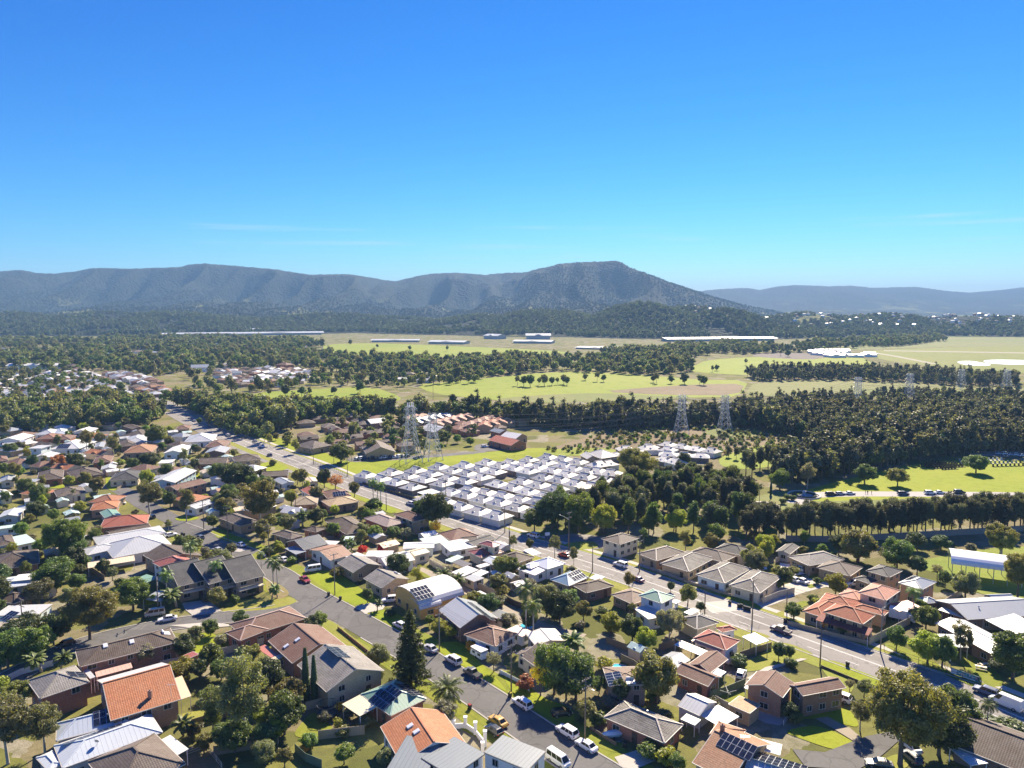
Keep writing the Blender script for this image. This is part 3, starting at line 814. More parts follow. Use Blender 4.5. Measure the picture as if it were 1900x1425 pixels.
for V, pts, lab, mat in (('V2', [(870, 420), (960, 400), (1060, 410), (1040, 440), (950, 460), (930, 470)], 'pale driveway of the arched-roof house', CONC),
     ('V1', [(1130, 400), (1290, 380), (1380, 450), (1200, 480), (1150, 440)], 'driveway of the brick duplex', DRIVE),
     ('V3', [(1140, 1360), (1300, 1310), (1400, 1380), (1260, 1440), (1180, 1420)], 'worn concrete drive beside the clipped hedge', CONC),
     ('V4', [(620, 870), (740, 800), (830, 780), (960, 745), (1000, 750), (860, 790), (760, 820), (660, 880)], 'curved concrete path across the front lawn', CONC),
     ('V5', [(-100, 1310), (100, 1330), (360, 1230), (520, 1200), (560, 1260), (420, 1380), (300, 1440), (-20, 1420)], 'grey gravel turning area under the fig', ASPH),
     ('V5', [(40, 1120), (120, 1110), (260, 1180), (330, 1240), (280, 1260), (150, 1180)], 'worn gravel drive between lawns', paving((0.28, 0.24, 0.18))),
     ('V4', [(830, 150), (1010, 180), (1000, 215), (930, 230), (820, 200)], 'bright concrete forecourt of the grey villa', paving((0.7, 0.68, 0.64))),
     ('V4', [(640, 160), (740, 150), (750, 190), (700, 200)], 'white concrete forecourt behind the cottages', paving((0.7, 0.68, 0.64))),
     ('V5', [(120, 250), (270, 300), (230, 330), (110, 300)], 'concrete forecourt of the tan garage villa', CONC),
     ('V1', [(1500, 540), (1240, 560), (1050, 540), (1300, 520)], 'footpath beside the corner fence', CONC),
     ('V2', [(410, 930), (500, 860), (560, 880), (540, 960), (440, 1000)], 'pale concrete patio behind the cypress pair', CONC),
     ('V4', [(640, 1100), (720, 1060), (890, 1110), (830, 1165), (740, 1150)], 'dark concrete yard beside the flat brick garage', DRIVE),
     ('M2', [(0, 960), (60, 930), (160, 950), (100, 970)], 'driveway apron near the parked white sedan', DRIVE)):
 LZ[0] += 0.0015
 flat('driveway', [GV(V, p) for p in pts], mat, LZ[0], lab, 'driveway')
# ------------------------------------------------------------------ foliage
RG = np.random.default_rng(11)
def quads_mesh(name, P, Nn, sx, sy, mats, rng):
 n = len(P)
 Nn = Nn / (np.linalg.norm(Nn, axis=1, keepdims=True) + 1e-9)
 r = rng.normal(size=(n, 3))
 T = np.cross(Nn, r); T /= (np.linalg.norm(T, axis=1, keepdims=True) + 1e-9)
 B = np.cross(Nn, T)
 sx = np.broadcast_to(np.asarray(sx, float), (n,))[:, None]; sy = np.broadcast_to(np.asarray(sy, float), (n,))[:, None]
 co = np.stack([P - T * sx, P - B * sy * 0.8 + T * sx * 0.1, P + T * sx, P + B * sy], 1).reshape(-1, 3)
 me = bpy.data.meshes.new(name)
 q = np.arange(n * 4)
 me.vertices.add(n * 4); me.vertices.foreach_set('co', co.ravel())
 me.loops.add(n * 4); me.loops.foreach_set('vertex_index', q)
 me.polygons.add(n); me.polygons.foreach_set('loop_start', np.arange(0, n * 4, 4)); me.polygons.foreach_set('loop_total', np.full(n, 4))
 for m in mats: me.materials.append(m)
 me.update(calc_edges=True)
 return me
def unit(rng, n):
 v = rng.normal(size=(n, 3)); return v / np.linalg.norm(v, axis=1, keepdims=True)
def clumps(rng, C, Rr, per, flat=0.8, up=0.35):
 C = np.repeat(C, per, 0); Rr = np.repeat(Rr, per)
 d = unit(rng, len(C))
 r = Rr * rng.random(len(C)) ** 0.42
 P = C + d * r[:, None] * np.array([1, 1, flat])
 return P, d * 0.8 + unit(rng, len(C)) * 0.7 + np.array([0, 0, up])
def crown_centres(rng, k, h, cr, cz0, lo=0.45, hi=0.95, top=0.0):
 d = unit(rng, k)
 lob = unit(rng, 7); lf = 0.72 + 0.42 * rng.random(7)
 f = np.max(np.where((d @ lob.T) > 0.45, lf[None, :], 0.74), 1)
 r = (lo + (hi - lo) * rng.random(k) ** 0.6) * f
 hz = (h - cz0) / 2
 P = d * r[:, None] * np.array([cr, cr, hz])
 P[:, 2] += cz0 + hz
 return P
def limb_mesh(name, rng, h, cz0, C, tr, mat, nl=9, lean=0.0, fork=0.45):
 mb = MB()
 ft = cz0 + (h - cz0) * fork
 top = Vector((lean * ft, rng.normal() * 0.15, ft))
 mid = Vector((lean * ft * 0.35, rng.normal() * 0.12, ft * 0.5))
 mb.tube([(0, 0, -0.15), (0, 0, 0.25), mid, top], [tr * 1.35, tr, tr * 0.8, tr * 0.42], 7)
 idx = rng.permutation(len(C))[:nl]
 for i in idx:
  c = Vector(C[i]); t = 0.25 + 0.75 * rng.random()
  s = mid.lerp(top, t) if t > 0 else mid
  m2 = s.lerp(c, 0.55) + Vector((0, 0, -0.06 * (c - s).length))
  mb.tube([s, m2, c], [tr * 0.42, tr * 0.26, tr * 0.08], 5, cap=False)
 return mb.mesh(name, [mat], True)
L_FIG = leaf((0.040, 0.062, 0.014), (0.085, 0.105, 0.022))
L_GUM = leaf((0.070, 0.080, 0.034), (0.125, 0.125, 0.055))
L_OLIVE = leaf((0.080, 0.088, 0.024), (0.145, 0.132, 0.036))
L_OAK = leaf((0.038, 0.046, 0.025), (0.078, 0.079, 0.044), 0.4)
L_DARK = leaf((0.030, 0.050, 0.015), (0.066, 0.086, 0.022), 0.4)
L_LIME = leaf((0.130, 0.150, 0.018), (0.200, 0.190, 0.022))
L_GREEN = leaf((0.060, 0.090, 0.016), (0.115, 0.145, 0.024))
L_RED = leaf((0.150, 0.050, 0.030), (0.220, 0.090, 0.045))
L_ORANGE = leaf((0.300, 0.130, 0.025), (0.380, 0.200, 0.030))
L_YELLOW = leaf((0.420, 0.240, 0.015), (0.380, 0.280, 0.030))
L_GREY = leaf((0.100, 0.105, 0.070), (0.160, 0.155, 0.105))
L_CRIM = leaf((0.250, 0.010, 0.015), (0.330, 0.030, 0.030))
L_PALM = leaf((0.050, 0.080, 0.016), (0.105, 0.125, 0.030), 0.3)
TREES = {}       # kind -> list of (trunk mesh, crown mesh, base height)
def add_tree(kind, seed, h, cr, cz0, k, cR, per, ls, lm, bark, tr, flat=0.8, up=0.35, lo=0.45, hi=0.95, nl=9, lean=0.0, fork=0.45, thin=1.0):
 rng = np.random.default_rng(seed)
 C = crown_centres(rng, k, h - cR * 0.6, cr - cR * 0.6, cz0 + cR * 0.5, lo, hi)
 Rr = cR * (0.65 + 0.6 * rng.random(k))
 P, Nn = clumps(rng, C, Rr, per, flat, up)
 s = ls * (0.7 + 0.6 * rng.random(len(P)))
 cm = quads_mesh('crown', P, Nn, s, s * 0.55 * thin, [lm], rng)
 tm = limb_mesh('trunk', rng, h, cz0, C, tr, bark, nl, lean, fork)
 TREES.setdefault(kind, []).append((tm, cm, h))
for s in (1, 2, 3): add_tree('fig', s, 9, 4.7, 1.5, 66, 1.25, 230, 0.235, L_FIG, BARK, 0.28, nl=10, fork=0.3)
for s in (4, 5, 6): add_tree('gum', s, 12, 4.0, 4.0, 48, 1.1, 190, 0.24, L_GUM, PALEBARK, 0.24, up=0.1, lo=0.35, nl=16, lean=0.06, thin=0.7)
for s in (7, 8): add_tree('olive', s, 11, 5.2, 3.2, 84, 1.1, 190, 0.24, L_OLIVE, PALEBARK, 0.28, nl=20, fork=0.3)
for s in (24, 25): add_tree('bigfig', s, 17, 8.3, 4.2, 160, 1.5, 230, 0.27, L_OLIVE, BARK, 0.5, nl=26, fork=0.25)
for s in (9, 10, 12, 13): add_tree('sheoak', s, 13, 2.7, 2.6, 52, 0.9, 120, 0.30, L_OAK, BARK, 0.20, flat=1.15, up=0.0, lo=0.2, nl=8, fork=0.7, thin=0.6)
for s in (14, 15, 16): add_tree('round', s, 5, 2.3, 0.9, 46, 0.7, 180, 0.16, L_GREEN, BARK, 0.14, nl=8, fork=0.3)
for s in (17, 18, 19, 20): add_tree('shrub', s, 2.2, 1.25, 0.1, 26, 0.5, 95, 0.16, L_GREEN, BARK, 0.06, nl=4, fork=0.3)
for s in (21,): add_tree('sparse', s, 8, 3.3, 2.4, 60, 0.7, 40, 0.20, L_GREY, BARK, 0.2, nl=34, fork=0.3)
for s in (22,): add_tree('hedge', s, 1.6, 1.0, 0.05, 30, 0.45, 90, 0.13, L_DARK, BARK, 0.05, nl=3, lo=0.7, hi=1.0)
def conifer(seed):
 rng = np.random.default_rng(seed)
 h, mb = 17.0, MB()
 mb.tube([(0, 0, -0.15), (0, 0, 6), (0.1, 0, h)], [0.42, 0.3, 0.04], 8)
 P, Nn = [], []
 z = 1.6
 while z < h - 0.3:
  f = 1 - (z / h)
  r = 4.9 * (f ** 0.8) * (0.85 + 0.3 * rng.random())
  nb = 7 if z < 11 else 5
  a0 = rng.random() * 6.28
  for k in range(nb):
   a = a0 + 6.283 * k / nb + rng.normal() * 0.15
   rr = r * (0.75 + 0.35 * rng.random())
   d = Vector((math.cos(a), math.sin(a), 0))
   tip = d * rr + Vector((0, 0, z + 0.12 * rr))
   mb.tube([(0, 0, z), d * rr * 0.55 + Vector((0, 0, z - 0.1)), tip], [0.07, 0.05, 0.02], 4, cap=False)
   m = int(26 * rr + 10)
   t = 0.15 + 0.85 * rng.random(m) ** 0.8
   q = np.outer(t, np.array(tip) - np.array([0, 0, z])) + np.array([0, 0, z])
   q += rng.normal(size=(m, 3)) * np.array([0.28, 0.28, 0.16])
   P.append(q); Nn.append(unit(rng, m) + np.array([0, 0, 0.9]))
  z += 0.75 + 0.15 * rng.random()
 P, Nn = np.concatenate(P), np.concatenate(Nn)
 cm = quads_mesh('crown', P, Nn, 0.34, 0.13, [L_DARK], rng)
 TREES['conifer'] = [(mb.mesh('trunk', [BARK], True), cm, h)]
conifer(31)
def cypress(seed):
 rng = np.random.default_rng(seed)
 h, n = 9.5, 3600
 z = 0.25 + (h - 0.3) * rng.random(n)
 prof = 0.62 * np.sin(np.clip(z / h, 0.02, 1) ** 0.55 * math.pi * 0.96) ** 0.6
 a = rng.random(n) * 6.283
 r = prof * (0.75 + 0.3 * rng.random(n))
 P = np.stack([r * np.cos(a), r * np.sin(a), z], 1)
 Nn = np.stack([np.cos(a), np.sin(a), 0.6 + 0 * a], 1) + unit(rng, n) * 0.5
 mb = MB(); mb.tube([(0, 0, -0.1), (0, 0, h * 0.9)], [0.12, 0.03], 6)
 TREES['cypress'] = [(mb.mesh('trunk', [BARK], True), quads_mesh('crown', P, Nn, 0.17, 0.09, [L_DARK], rng), h)]
cypress(33)
def palm(kind, seed, h, nf, fl, droop, tr, lw, bark):
 rng = np.random.default_rng(seed)
 mb, lf = MB(), MB()
 lean = rng.normal() * 0.3
 mb.tube([(0, 0, -0.15), (lean * 0.2, 0, h * 0.4), (lean, 0, h)], [tr * 1.3, tr, tr * 0.9], 8)
 for k in range(nf):
  a = 2.399 * k + rng.normal() * 0.1
  el = 1.25 - 1.75 * ((k + 0.5) / nf) + rng.normal() * 0.08
  d = Vector((math.cos(a), math.sin(a), 0))
  p = Vector((lean, 0, h)); ang = el
  L = fl * (0.85 + 0.3 * rng.random()); st = 9
  pts = [p.copy()]
  for s in range(st):
   p = p + (d * math.cos(ang) + Vector((0, 0, math.sin(ang)))) * (L / st)
   ang -= droop / st * (0.6 + 0.9 * s / st)
   pts.append(p.copy())
  side = d.cross(Vector((0, 0, 1)))
  lf.tube(pts, [0.035] * 6 + [0.02] * (len(pts) - 6), 3, cap=False)
  for s in range(2, len(pts) * 2 - 2):
   t = s / 2; i = min(int(t), len(pts) - 2); c = pts[i].lerp(pts[i + 1], t - i)
   tg = (pts[i + 1] - pts[i]).normalized()
   ll = lw * math.sin(math.pi * min(0.98, 0.12 + 0.86 * s / (len(pts) * 2 - 2))) ** 0.6
   for sg in (-1, 1):
    tip = c + (side * sg * 0.85 + tg * 0.5 + Vector((0, 0, -0.35 + rng.normal() * 0.12))) * ll
    w = tg * 0.09
    lf.poly([c - w, c + w, tip + w * 0.3, tip - w * 0.3])
 TREES.setdefault(kind, []).append((mb.mesh('trunk', [bark], True), lf.mesh('crown', [L_PALM]), h))
palm('date', 41, 4.0, 54, 3.6, 1.5, 0.42, 0.55, BARK)
palm('cocos', 42, 9.0, 18, 3.0, 2.0, 0.15, 0.75, PALEBARK)
palm('cocos', 43, 9.0, 16, 2.8, 2.2, 0.15, 0.75, PALEBARK)
palm('yucca', 44, 1.6, 26, 1.0, 1.2, 0.09, 0.22, PALEBARK)
TRN = {'fig': 'broadleaf_tree', 'bigfig': 'spreading_fig', 'gum': 'gum_tree', 'olive': 'spreading_tree', 'sheoak': 'she_oak', 'round': 'small_tree', 'shrub': 'shrub', 'sparse': 'sparse_tree', 'hedge': 'hedge', 'conifer': 'pine_tree', 'cypress': 'cypress_tree',
       'date': 'date_palm', 'cocos': 'palm_tree', 'yucca': 'yucca'}
rnd = random.Random(5)
def tree_at(kind, loc, h, label, wide=1.0, mat=None, group=None, name=None, cat=None, var=None):
 v = TREES[kind][(rnd.randrange(99) if var is None else var) % len(TREES[kind])]
 s = h / v[2]
 root = thing(name or TRN[kind], label, cat or ('shrub' if kind in ('shrub', 'hedge', 'yucca') else 'palm' if kind in ('date', 'cocos') else 'tree'), loc, rnd.random() * 6.28, group, (s * wide, s * wide, s))
 inst('trunk', v[0], root)
 inst('crown', v[1], root, mat=mat)
 return root
def tree(kind, V, p, h, label, **kw): return tree_at(kind, GV(V, p), h, label, **kw)
# ------------------------------------------------------------------ houses
TRIM = paint((0.50, 0.46, 0.40), 0.5, 0.15)
def winmesh(w, h, key={}):
 k = (round(w, 2), round(h, 2))
 if k not in key:
  fr = MB(); t = 0.07
  fr.box((0, 0.03, h / 2 - t / 2), (w, 0.09, t)); fr.box((0, 0.045, -h / 2 + t / 2), (w + 0.12, 0.14, t))
  fr.box((-w / 2 + t / 2, 0.03, 0), (t, 0.09, h - 2 * t)); fr.box((w / 2 - t / 2, 0.03, 0), (t, 0.09, h - 2 * t)); fr.box((0, 0.03, 0), (t * 0.8, 0.07, h - 2 * t))
  pn = MB(); pn.box((0, 0.0, 0), (w - 2 * t, 0.03, h - 2 * t))
  key[k] = (fr.mesh('window', [paint((0.46, 0.45, 0.43), 0.5, 0.2)]), pn.mesh('pane', [GLASS]))
 return key[k]
def doormesh(key=[]):
 if not key:
  d = MB(); d.box((0, 0.02, 0), (0.9, 0.06, 2.05)); d.box((-0.48, 0.03, 0), (0.07, 0.1, 2.1)); d.box((0.48, 0.03, 0), (0.07, 0.1, 2.1)); d.box((0, 0.03, 1.06), (1.03, 0.1, 0.07))
  hn = MB(); hn.box((0.36, 0.08, -0.02), (0.06, 0.06, 0.16))
  key += [d.mesh('door', [plain((0.10, 0.07, 0.05))]), hn.mesh('handle', [gloss((0.6, 0.6, 0.6), 0.3, 1.0)])]
 return key
def rect(V, A, B, C, he):
 a, b, c = GV(V, A, he), GV(V, B, he), GV(V, C, he)
 u = (b - a); w = u.length; u = u.normalized()
 v = Vector((-u.y, u.x, 0)); d = (c - b).dot(v)
 if d < 0: v = -v; d = -d; a, u = b, -u
 o = a + u * (w / 2) + v * (d / 2)
 return Vector((o.x, o.y, 0)), w, d, math.atan2(u.y, u.x)
CAMP = Vector((0, 0, CAMZ))
def roof_faces(a, b, he, kind, ridge, pitch):
 """slopes (lists of corners, local), ridge height and cap lines for an eaves rectangle 2a x 2b"""
 t = math.tan(R(pitch))
 sw = (ridge == 'y')
 if sw: a, b = b, a
 caps = []
 if kind == 'hip':
  rl = max(a - b, 0.0); h = t * min(a, b); z = he + h
  P = lambda x, y, zz: (x, y, zz)
  if a >= b:
   fs = [[(-a, -b, he), (a, -b, he), (rl, 0, z), (-rl, 0, z)], [(a, -b, he), (a, b, he), (rl, 0, z)], [(a, b, he), (-a, b, he), (-rl, 0, z), (rl, 0, z)], [(-a, b, he), (-a, -b, he), (-rl, 0, z)]]
   if rl < 0.05: fs = [[(-a, -b, he), (a, -b, he), (0, 0, z)], [(a, -b, he), (a, b, he), (0, 0, z)], [(a, b, he), (-a, b, he), (0, 0, z)], [(-a, b, he), (-a, -b, he), (0, 0, z)]]
   caps = [((-rl, 0, z), (rl, 0, z))] + [((sx * a, sy * b, he), (sx * rl, 0, z)) for sx in (-1, 1) for sy in (-1, 1)]
  else:
   return roof_faces(b if sw else a, a if sw else b, he, kind, 'x' if sw else 'y', pitch)
 elif kind == 'gable':
  h = t * b; z = he + h
  fs = [[(-a, -b, he), (a, -b, he), (a, 0, z), (-a, 0, z)], [(a, b, he), (-a, b, he), (-a, 0, z), (a, 0, z)]]
  caps = [((-a, 0, z), (a, 0, z))]
 elif kind == 'dutch':
  h = t * b; z = he + h; k = b * 0.55; rl = a - k; zk = he + t * k
  fs = [[(-a, -b, he), (a, -b, he), (a - k, -b + k, zk), (rl, 0, z), (-rl, 0, z), (-a + k, -b + k, zk)], [(a, -b, he), (a, b, he), (a - k, b - k, zk), (a - k, -b + k, zk)],
              [(a, b, he), (-a, b, he), (-a + k, b - k, zk), (-rl, 0, z), (rl, 0, z), (a - k, b - k, zk)], [(-a, b, he), (-a, -b, he), (-a + k, -b + k, zk), (-a + k, b - k, zk)],
              [(a - k, -b + k, zk), (a - k, b - k, zk), (a - k, 0, z)], [(-a + k, b - k, zk), (-a + k, -b + k, zk), (-a + k, 0, z)]]
  caps = [((-rl, 0, z), (rl, 0, z))]
 elif kind == 'skillion':
  h = t * 2 * b; z = he + h
  fs = [[(-a, -b, he), (a, -b, he), (a, b, z), (-a, b, z)]]
 elif kind == 'vault':
  h = t * b; fs = []; n = 12
  pr = [(-b * math.cos(math.pi * i / n), he + h * math.sin(math.pi * i / n)) for i in range(n + 1)]
  for i in range(n):
   fs.append([(-a, pr[i][0], pr[i][1]), (a, pr[i][0], pr[i][1]), (a, pr[i + 1][0], pr[i + 1][1]), (-a, pr[i + 1][0], pr[i + 1][1])])
 else:
  h = 0.12; fs = [[(-a, -b, he + h), (a, -b, he + h), (a, b, he + h), (-a, b, he + h)]]
 if sw:
  q = lambda p: (-p[1], p[0], p[2])
  fs = [[q(p) for p in f] for f in fs]; caps = [(q(p), q(r)) for p, r in caps]
 return fs, h, caps
def body(root, w, d, he, kind, ridge, pitch, rm, wm, o=(0, 0), rz=0.0, over=0.45, trim=TRIM, cap=None, wins=True, z0=0.0, seed=0, door=True, gut=True, wmin=3.3, wh=1.25, walls=True):
 """walls, roof, gutter, ridge caps and openings of one roofed block; o, rz place it in its house"""
 rr = random.Random(seed)
 a, b = w / 2, d / 2
 Mx = Matrix.Translation((o[0], o[1], 0)) @ Matrix.Rotation(rz, 4, 'Z')
 def put(ob): ob.matrix_local = Mx; return ob
 fs, h, caps = roof_faces(a, b, he, kind, ridge, pitch)
 th = 0.14
 mb = MB()
 two = isinstance(rm, tuple)
 for i, f in enumerate(fs): mb.poly(f, i % 2 if two else 0)
 for f in fs: mb.poly([(p[0], p[1], p[2] - th) for p in f][::-1])
 edge = {}
 for f in fs:
  for p, q in zip(f, f[1:] + f[:1]):
   k = tuple(sorted((tuple(round(c, 4) for c in p), tuple(round(c, 4) for c in q))))
   edge.setdefault(k, []).append((p, q))
 rim = [v[0] for v in edge.values() if len(v) == 1]
 for p, q in rim: mb.poly([(p[0], p[1], p[2] - th), (q[0], q[1], q[2] - th), q, p])
 put(mb.build('roof', list(rm) if two else rm, root))
 if two: rm = rm[0]
 if gut:
  mb = MB()
  for p, q in rim:
   P, Q = Vector(p), Vector(q)
   t = (Q - P).normalized(); out = Vector((t.y, -t.x, 0)).normalized() * 0.06
   dz = Vector((0, 0, -0.09))
   mb.bar(P + out + dz - t * 0.04, Q + out + dz + t * 0.04, 0.10, 0.14)
  put(mb.build('gutter', trim, root))
 if caps and cap is not False:
  mb = MB()
  for p, q in caps:
   if (Vector(p) - Vector(q)).length > 0.2: mb.bar(Vector(p) + Vector((0, 0, 0.03)), Vector(q) + Vector((0, 0, 0.03)), 0.30, 0.12)
  put(mb.build('ridge_cap', cap or rm, root))
 # walls
 if not walls: return fs, Mx
 wa, wb = a - over, b - over
 mb = MB()
 top = he - 0.02
 mb.box((0, 0, (z0 + top) / 2), (2 * wa, 2 * wb, top - z0), skip=(0,))
 if kind in ('gable', 'vault'):
  t = math.tan(R(pitch))
  if ridge == 'x':
   for s in (-1, 1):
    prof = [(s * wa, -wb, top), (s * wa, wb, top)] + ([(s * wa, 0, he + t * b - 0.16)] if kind == 'gable' else [(s * wa, wb * math.cos(math.pi * i / 8), top + (t * b - 0.2) * math.sin(math.pi * i / 8)) for i in range(1, 8)])
    mb.poly(prof if s > 0 else prof[::-1])
  else:
   for s in (-1, 1):
    prof = [(wa, s * wb, top), (-wa, s * wb, top)] + ([(0, s * wb, he + t * a - 0.16)] if kind == 'gable' else [(-wa * math.cos(math.pi * i / 8), s * wb, top + (t * a - 0.2) * math.sin(math.pi * i / 8)) for i in range(1, 8)])
    mb.poly(prof if s > 0 else prof[::-1])
 elif kind == 'skillion':
  mb.poly([(-wa, wb, top), (wa, wb, top), (wa, wb, he + h - 0.3), (-wa, wb, he + h - 0.3)][::-1])
  for s in (-1, 1):
   mb.poly([(s * wa, -wb, top), (s * wa, wb, top), (s * wa, wb, he + h - 0.3)])
 put(mb.build('wall', wm, root))
 if wins:
  dn = door
  W = root.matrix_basis @ Mx
  for (nx, ny, L) in ((0, -1, 2 * wa), (1, 0, 2 * wb), (0, 1, 2 * wa), (-1, 0, 2 * wb)):
   wn_ = (W.to_3x3() @ Vector((nx, ny, 0)))
   wc = W @ Vector((nx * wa, ny * wb, 0))
   if wn_.dot(CAMP - wc) < -6: continue
   n = max(1, int(L / wmin))
   floors = [z0] if he - z0 < 4.4 else [z0, z0 + (he - z0) / 2]
   for fi, fz in enumerate(floors):
    for i in range(n):
     al = (-L / 2) + L * (i + 0.5) / n
     rzl = math.atan2(ny, nx) - math.pi / 2
     c = Vector((nx * wa + (-ny) * al * 0, ny * wb, 0))
     tx = Vector((-ny, nx, 0))
     c = c + tx * al + Vector((nx, ny, 0)) * 0.02
     if dn and fi == 0 and i == n // 2 and n > 1:
      dn = False
      dm = doormesh()
      o_ = inst('door', dm[0], root); o_.matrix_local = Mx @ Matrix.Translation((c.x, c.y, fz + 1.1)) @ Matrix.Rotation(rzl, 4, 'Z')
      inst('handle', dm[1], o_)
      continue
     if rr.random() < 0.12: continue
     ww = rr.choice((1.2, 1.5, 1.8)) if L / n > 2.6 else 0.9
     wm_ = winmesh(ww, wh)
     o_ = inst('window', wm_[0], root); o_.matrix_local = Mx @ Matrix.Translation((c.x, c.y, fz + 1.55)) @ Matrix.Rotation(rzl, 4, 'Z')
     inst('pane', wm_[1], o_)
 return fs, Mx
HOUSES = []
HLAB = []
HS = [0]
def house(V, A, B, C, he, kind, ridge, pitch, rm, wm, label, name='house', cat='house', group=None, **kw):
 HS[0] += 1
 c, w, d, rz = rect(V, A, B, C, he)
 if ridge == 'long': ridge = 'x' if w >= d else 'y'
 if ridge == 'short': ridge = 'y' if w >= d else 'x'
 root = thing(name, label, cat, c, rz, group)
 root.matrix_basis = Matrix.Translation(c) @ Matrix.Rotation(rz, 4, 'Z')
 fs, Mx = body(root, w, d, he, kind, ridge, pitch, rm, wm, seed=HS[0], **kw)
 HLAB.append((c.x, c.y, label))
 h = {'root': root, 'fs': [(fs, root.matrix_basis @ Mx)], 'c': c, 'w': w, 'd': d, 'rz': rz}
 HOUSES.append((c.x, c.y, math.hypot(w, d) / 2))
 return h
def wing(h, V, A, B, C, he, kind, ridge, pitch, rm, wm, **kw):
 HS[0] += 1
 c, w, d, rz = rect(V, A, B, C, he)
 if ridge == 'long': ridge = 'x' if w >= d else 'y'
 if ridge == 'short': ridge = 'y' if w >= d else 'x'
 inv = h['root'].matrix_basis.inverted()
 lc = inv @ c
 kw.setdefault('door', False)
 fs, Mx = body(h['root'], w, d, he, kind, ridge, pitch, rm, wm, o=(lc.x, lc.y), rz=rz - h['rz'], seed=HS[0], **kw)
 h['fs'].append((fs, h['root'].matrix_basis @ Mx))
 HOUSES.append((c.x, c.y, math.hypot(w, d) / 2))
 return h
def roof_hit(h, V, p):
 q = PX(V, p); d = raydir(*q); best = None
 for fs, Wm in h['fs']:
  for f in fs:
   P = [Wm @ Vector(v) for v in f]
   n = (P[1] - P[0]).cross(P[2] - P[0])
   if n.length < 1e-6: continue
   n.normalize()
   if n.z < 0: n = -n
   dn = d.dot(n)
   if abs(dn) < 1e-5: continue
   t = (P[0] - CAMP).dot(n) / dn
   x = CAMP + d * t
   ins = True; s0 = 0
   for i in range(len(P)):
    cr_ = (P[(i + 1) % len(P)] - P[i]).cross(x - P[i]).dot(n)
    if s0 == 0: s0 = cr_
    elif s0 * cr_ < -1e-6: ins = False
   if best is None or (ins and not best[3]) or (ins == best[3] and t < best[2] and ins): best = (x, n, t, ins)
 return best[0], best[1]
def roof_frame(n):
 if math.hypot(n.x, n.y) < 0.02: u = Vector((1, 0, 0))
 else: u = Vector((-n.y, n.x, 0)).normalized()
 return u, n.cross(u)
def place_on(h, name, me, V, p, parent=None, lift=0.0, level=False, turn=0.0, mats=None):
 x, n = roof_hit(h, V, p)
 if level: n = Vector((0, 0, 1))
 u, v = roof_frame(n)
 Mw = Matrix.Translation(x + n * lift) @ Matrix((u, v, n)).transposed().to_4x4() @ Matrix.Rotation(turn, 4, 'Z')
 o = inst(name, me, parent or h['root'])
 o.matrix_local = h['root'].matrix_basis.inverted() @ Mw
 return o
_pm = MB(); _pm.box((0, 0, 0.03), (1.0, 1.6, 0.05), 1); _pm.box((0, 0, 0.058), (0.93, 1.53, 0.012), 0)
PANELM = _pm.mesh('solar_panel', [gloss((0.012, 0.016, 0.035), 0.16), gloss((0.55, 0.57, 0.6), 0.35, 0.6)])
_pm = MB(); _pm.box((0, 0, 0.1), (0.9, 1.2, 0.2), 1); _pm.box((0, 0, 0.21), (0.78, 1.08, 0.03), 0)
SKYL = _pm.mesh('skylight', [gloss((0.75, 0.78, 0.8), 0.2), WHITE])
_pm = MB(); _pm.tube([(-0.8, 0, 0.3), (0.8, 0, 0.3)], 0.26, 12); _pm.box((-0.5, -0.9, 0.08), (0.9, 1.5, 0.08)); _pm.box((0.5, -0.9, 0.08), (0.9, 1.5, 0.08))
HEATER = _pm.mesh('water_heater', [gloss((0.75, 0.75, 0.74), 0.3)])
_pm = MB(); _pm.tube([(0, 0, 0), (0, 0, 0.5)], 0.13, 10); _pm.tube([(0, 0, 0.45), (0, 0, 0.62)], [0.22, 0.12], 10)
VENT = _pm.mesh('roof_vent', [gloss((0.5, 0.5, 0.5), 0.3, 0.8)])
_pm = MB(); _pm.bar((0, 0, 0), (0, 0, 3.0), 0.05); _pm.bar((-0.7, 0, 2.9), (0.9, 0, 2.9), 0.035)
for k in range(6): _pm.bar((-0.6 + 0.28 * k, -0.5 + 0.05 * k, 2.92), (-0.6 + 0.28 * k, 0.5 - 0.05 * k, 2.92), 0.025)
AERIAL = _pm.mesh('antenna', [gloss((0.6, 0.6, 0.6), 0.4, 0.8)])
_pm = MB(); _pm.box((0, 0, 0.55), (0.7, 0.5, 1.5)); _pm.box((0, 0, 1.33), (0.82, 0.62, 0.1)); _pm.tube([(0, 0, 1.35), (0, 0, 1.6)], 0.12, 8)
CHIM = _pm.mesh('chimney', [brick((0.30, 0.13, 0.08))])
def solar(h, V, p, nx, ny, turn=0.0, gap=0.03):
 x, n = roof_hit(h, V, p)
 u, v = roof_frame(n)
 inv = h['root'].matrix_basis.inverted()
 B = Matrix((u, v, n)).transposed().to_4x4() @ Matrix.Rotation(turn, 4, 'Z')
 for i in range(nx):
  for j in range(ny):
   off = Vector(((i - (nx - 1) / 2) * (1.0 + gap), (j - (ny - 1) / 2) * (1.6 + gap), 0.07))
   o = inst('solar_panel', PANELM, h['root'])
   o.matrix_local = inv @ Matrix.Translation(x) @ B @ Matrix.Translation(off)
_p = MB(); _p.box((0, 0, 0.5), (0.1, 0.1, 1.0)); POSTM = _p.mesh('post', [WHITE])
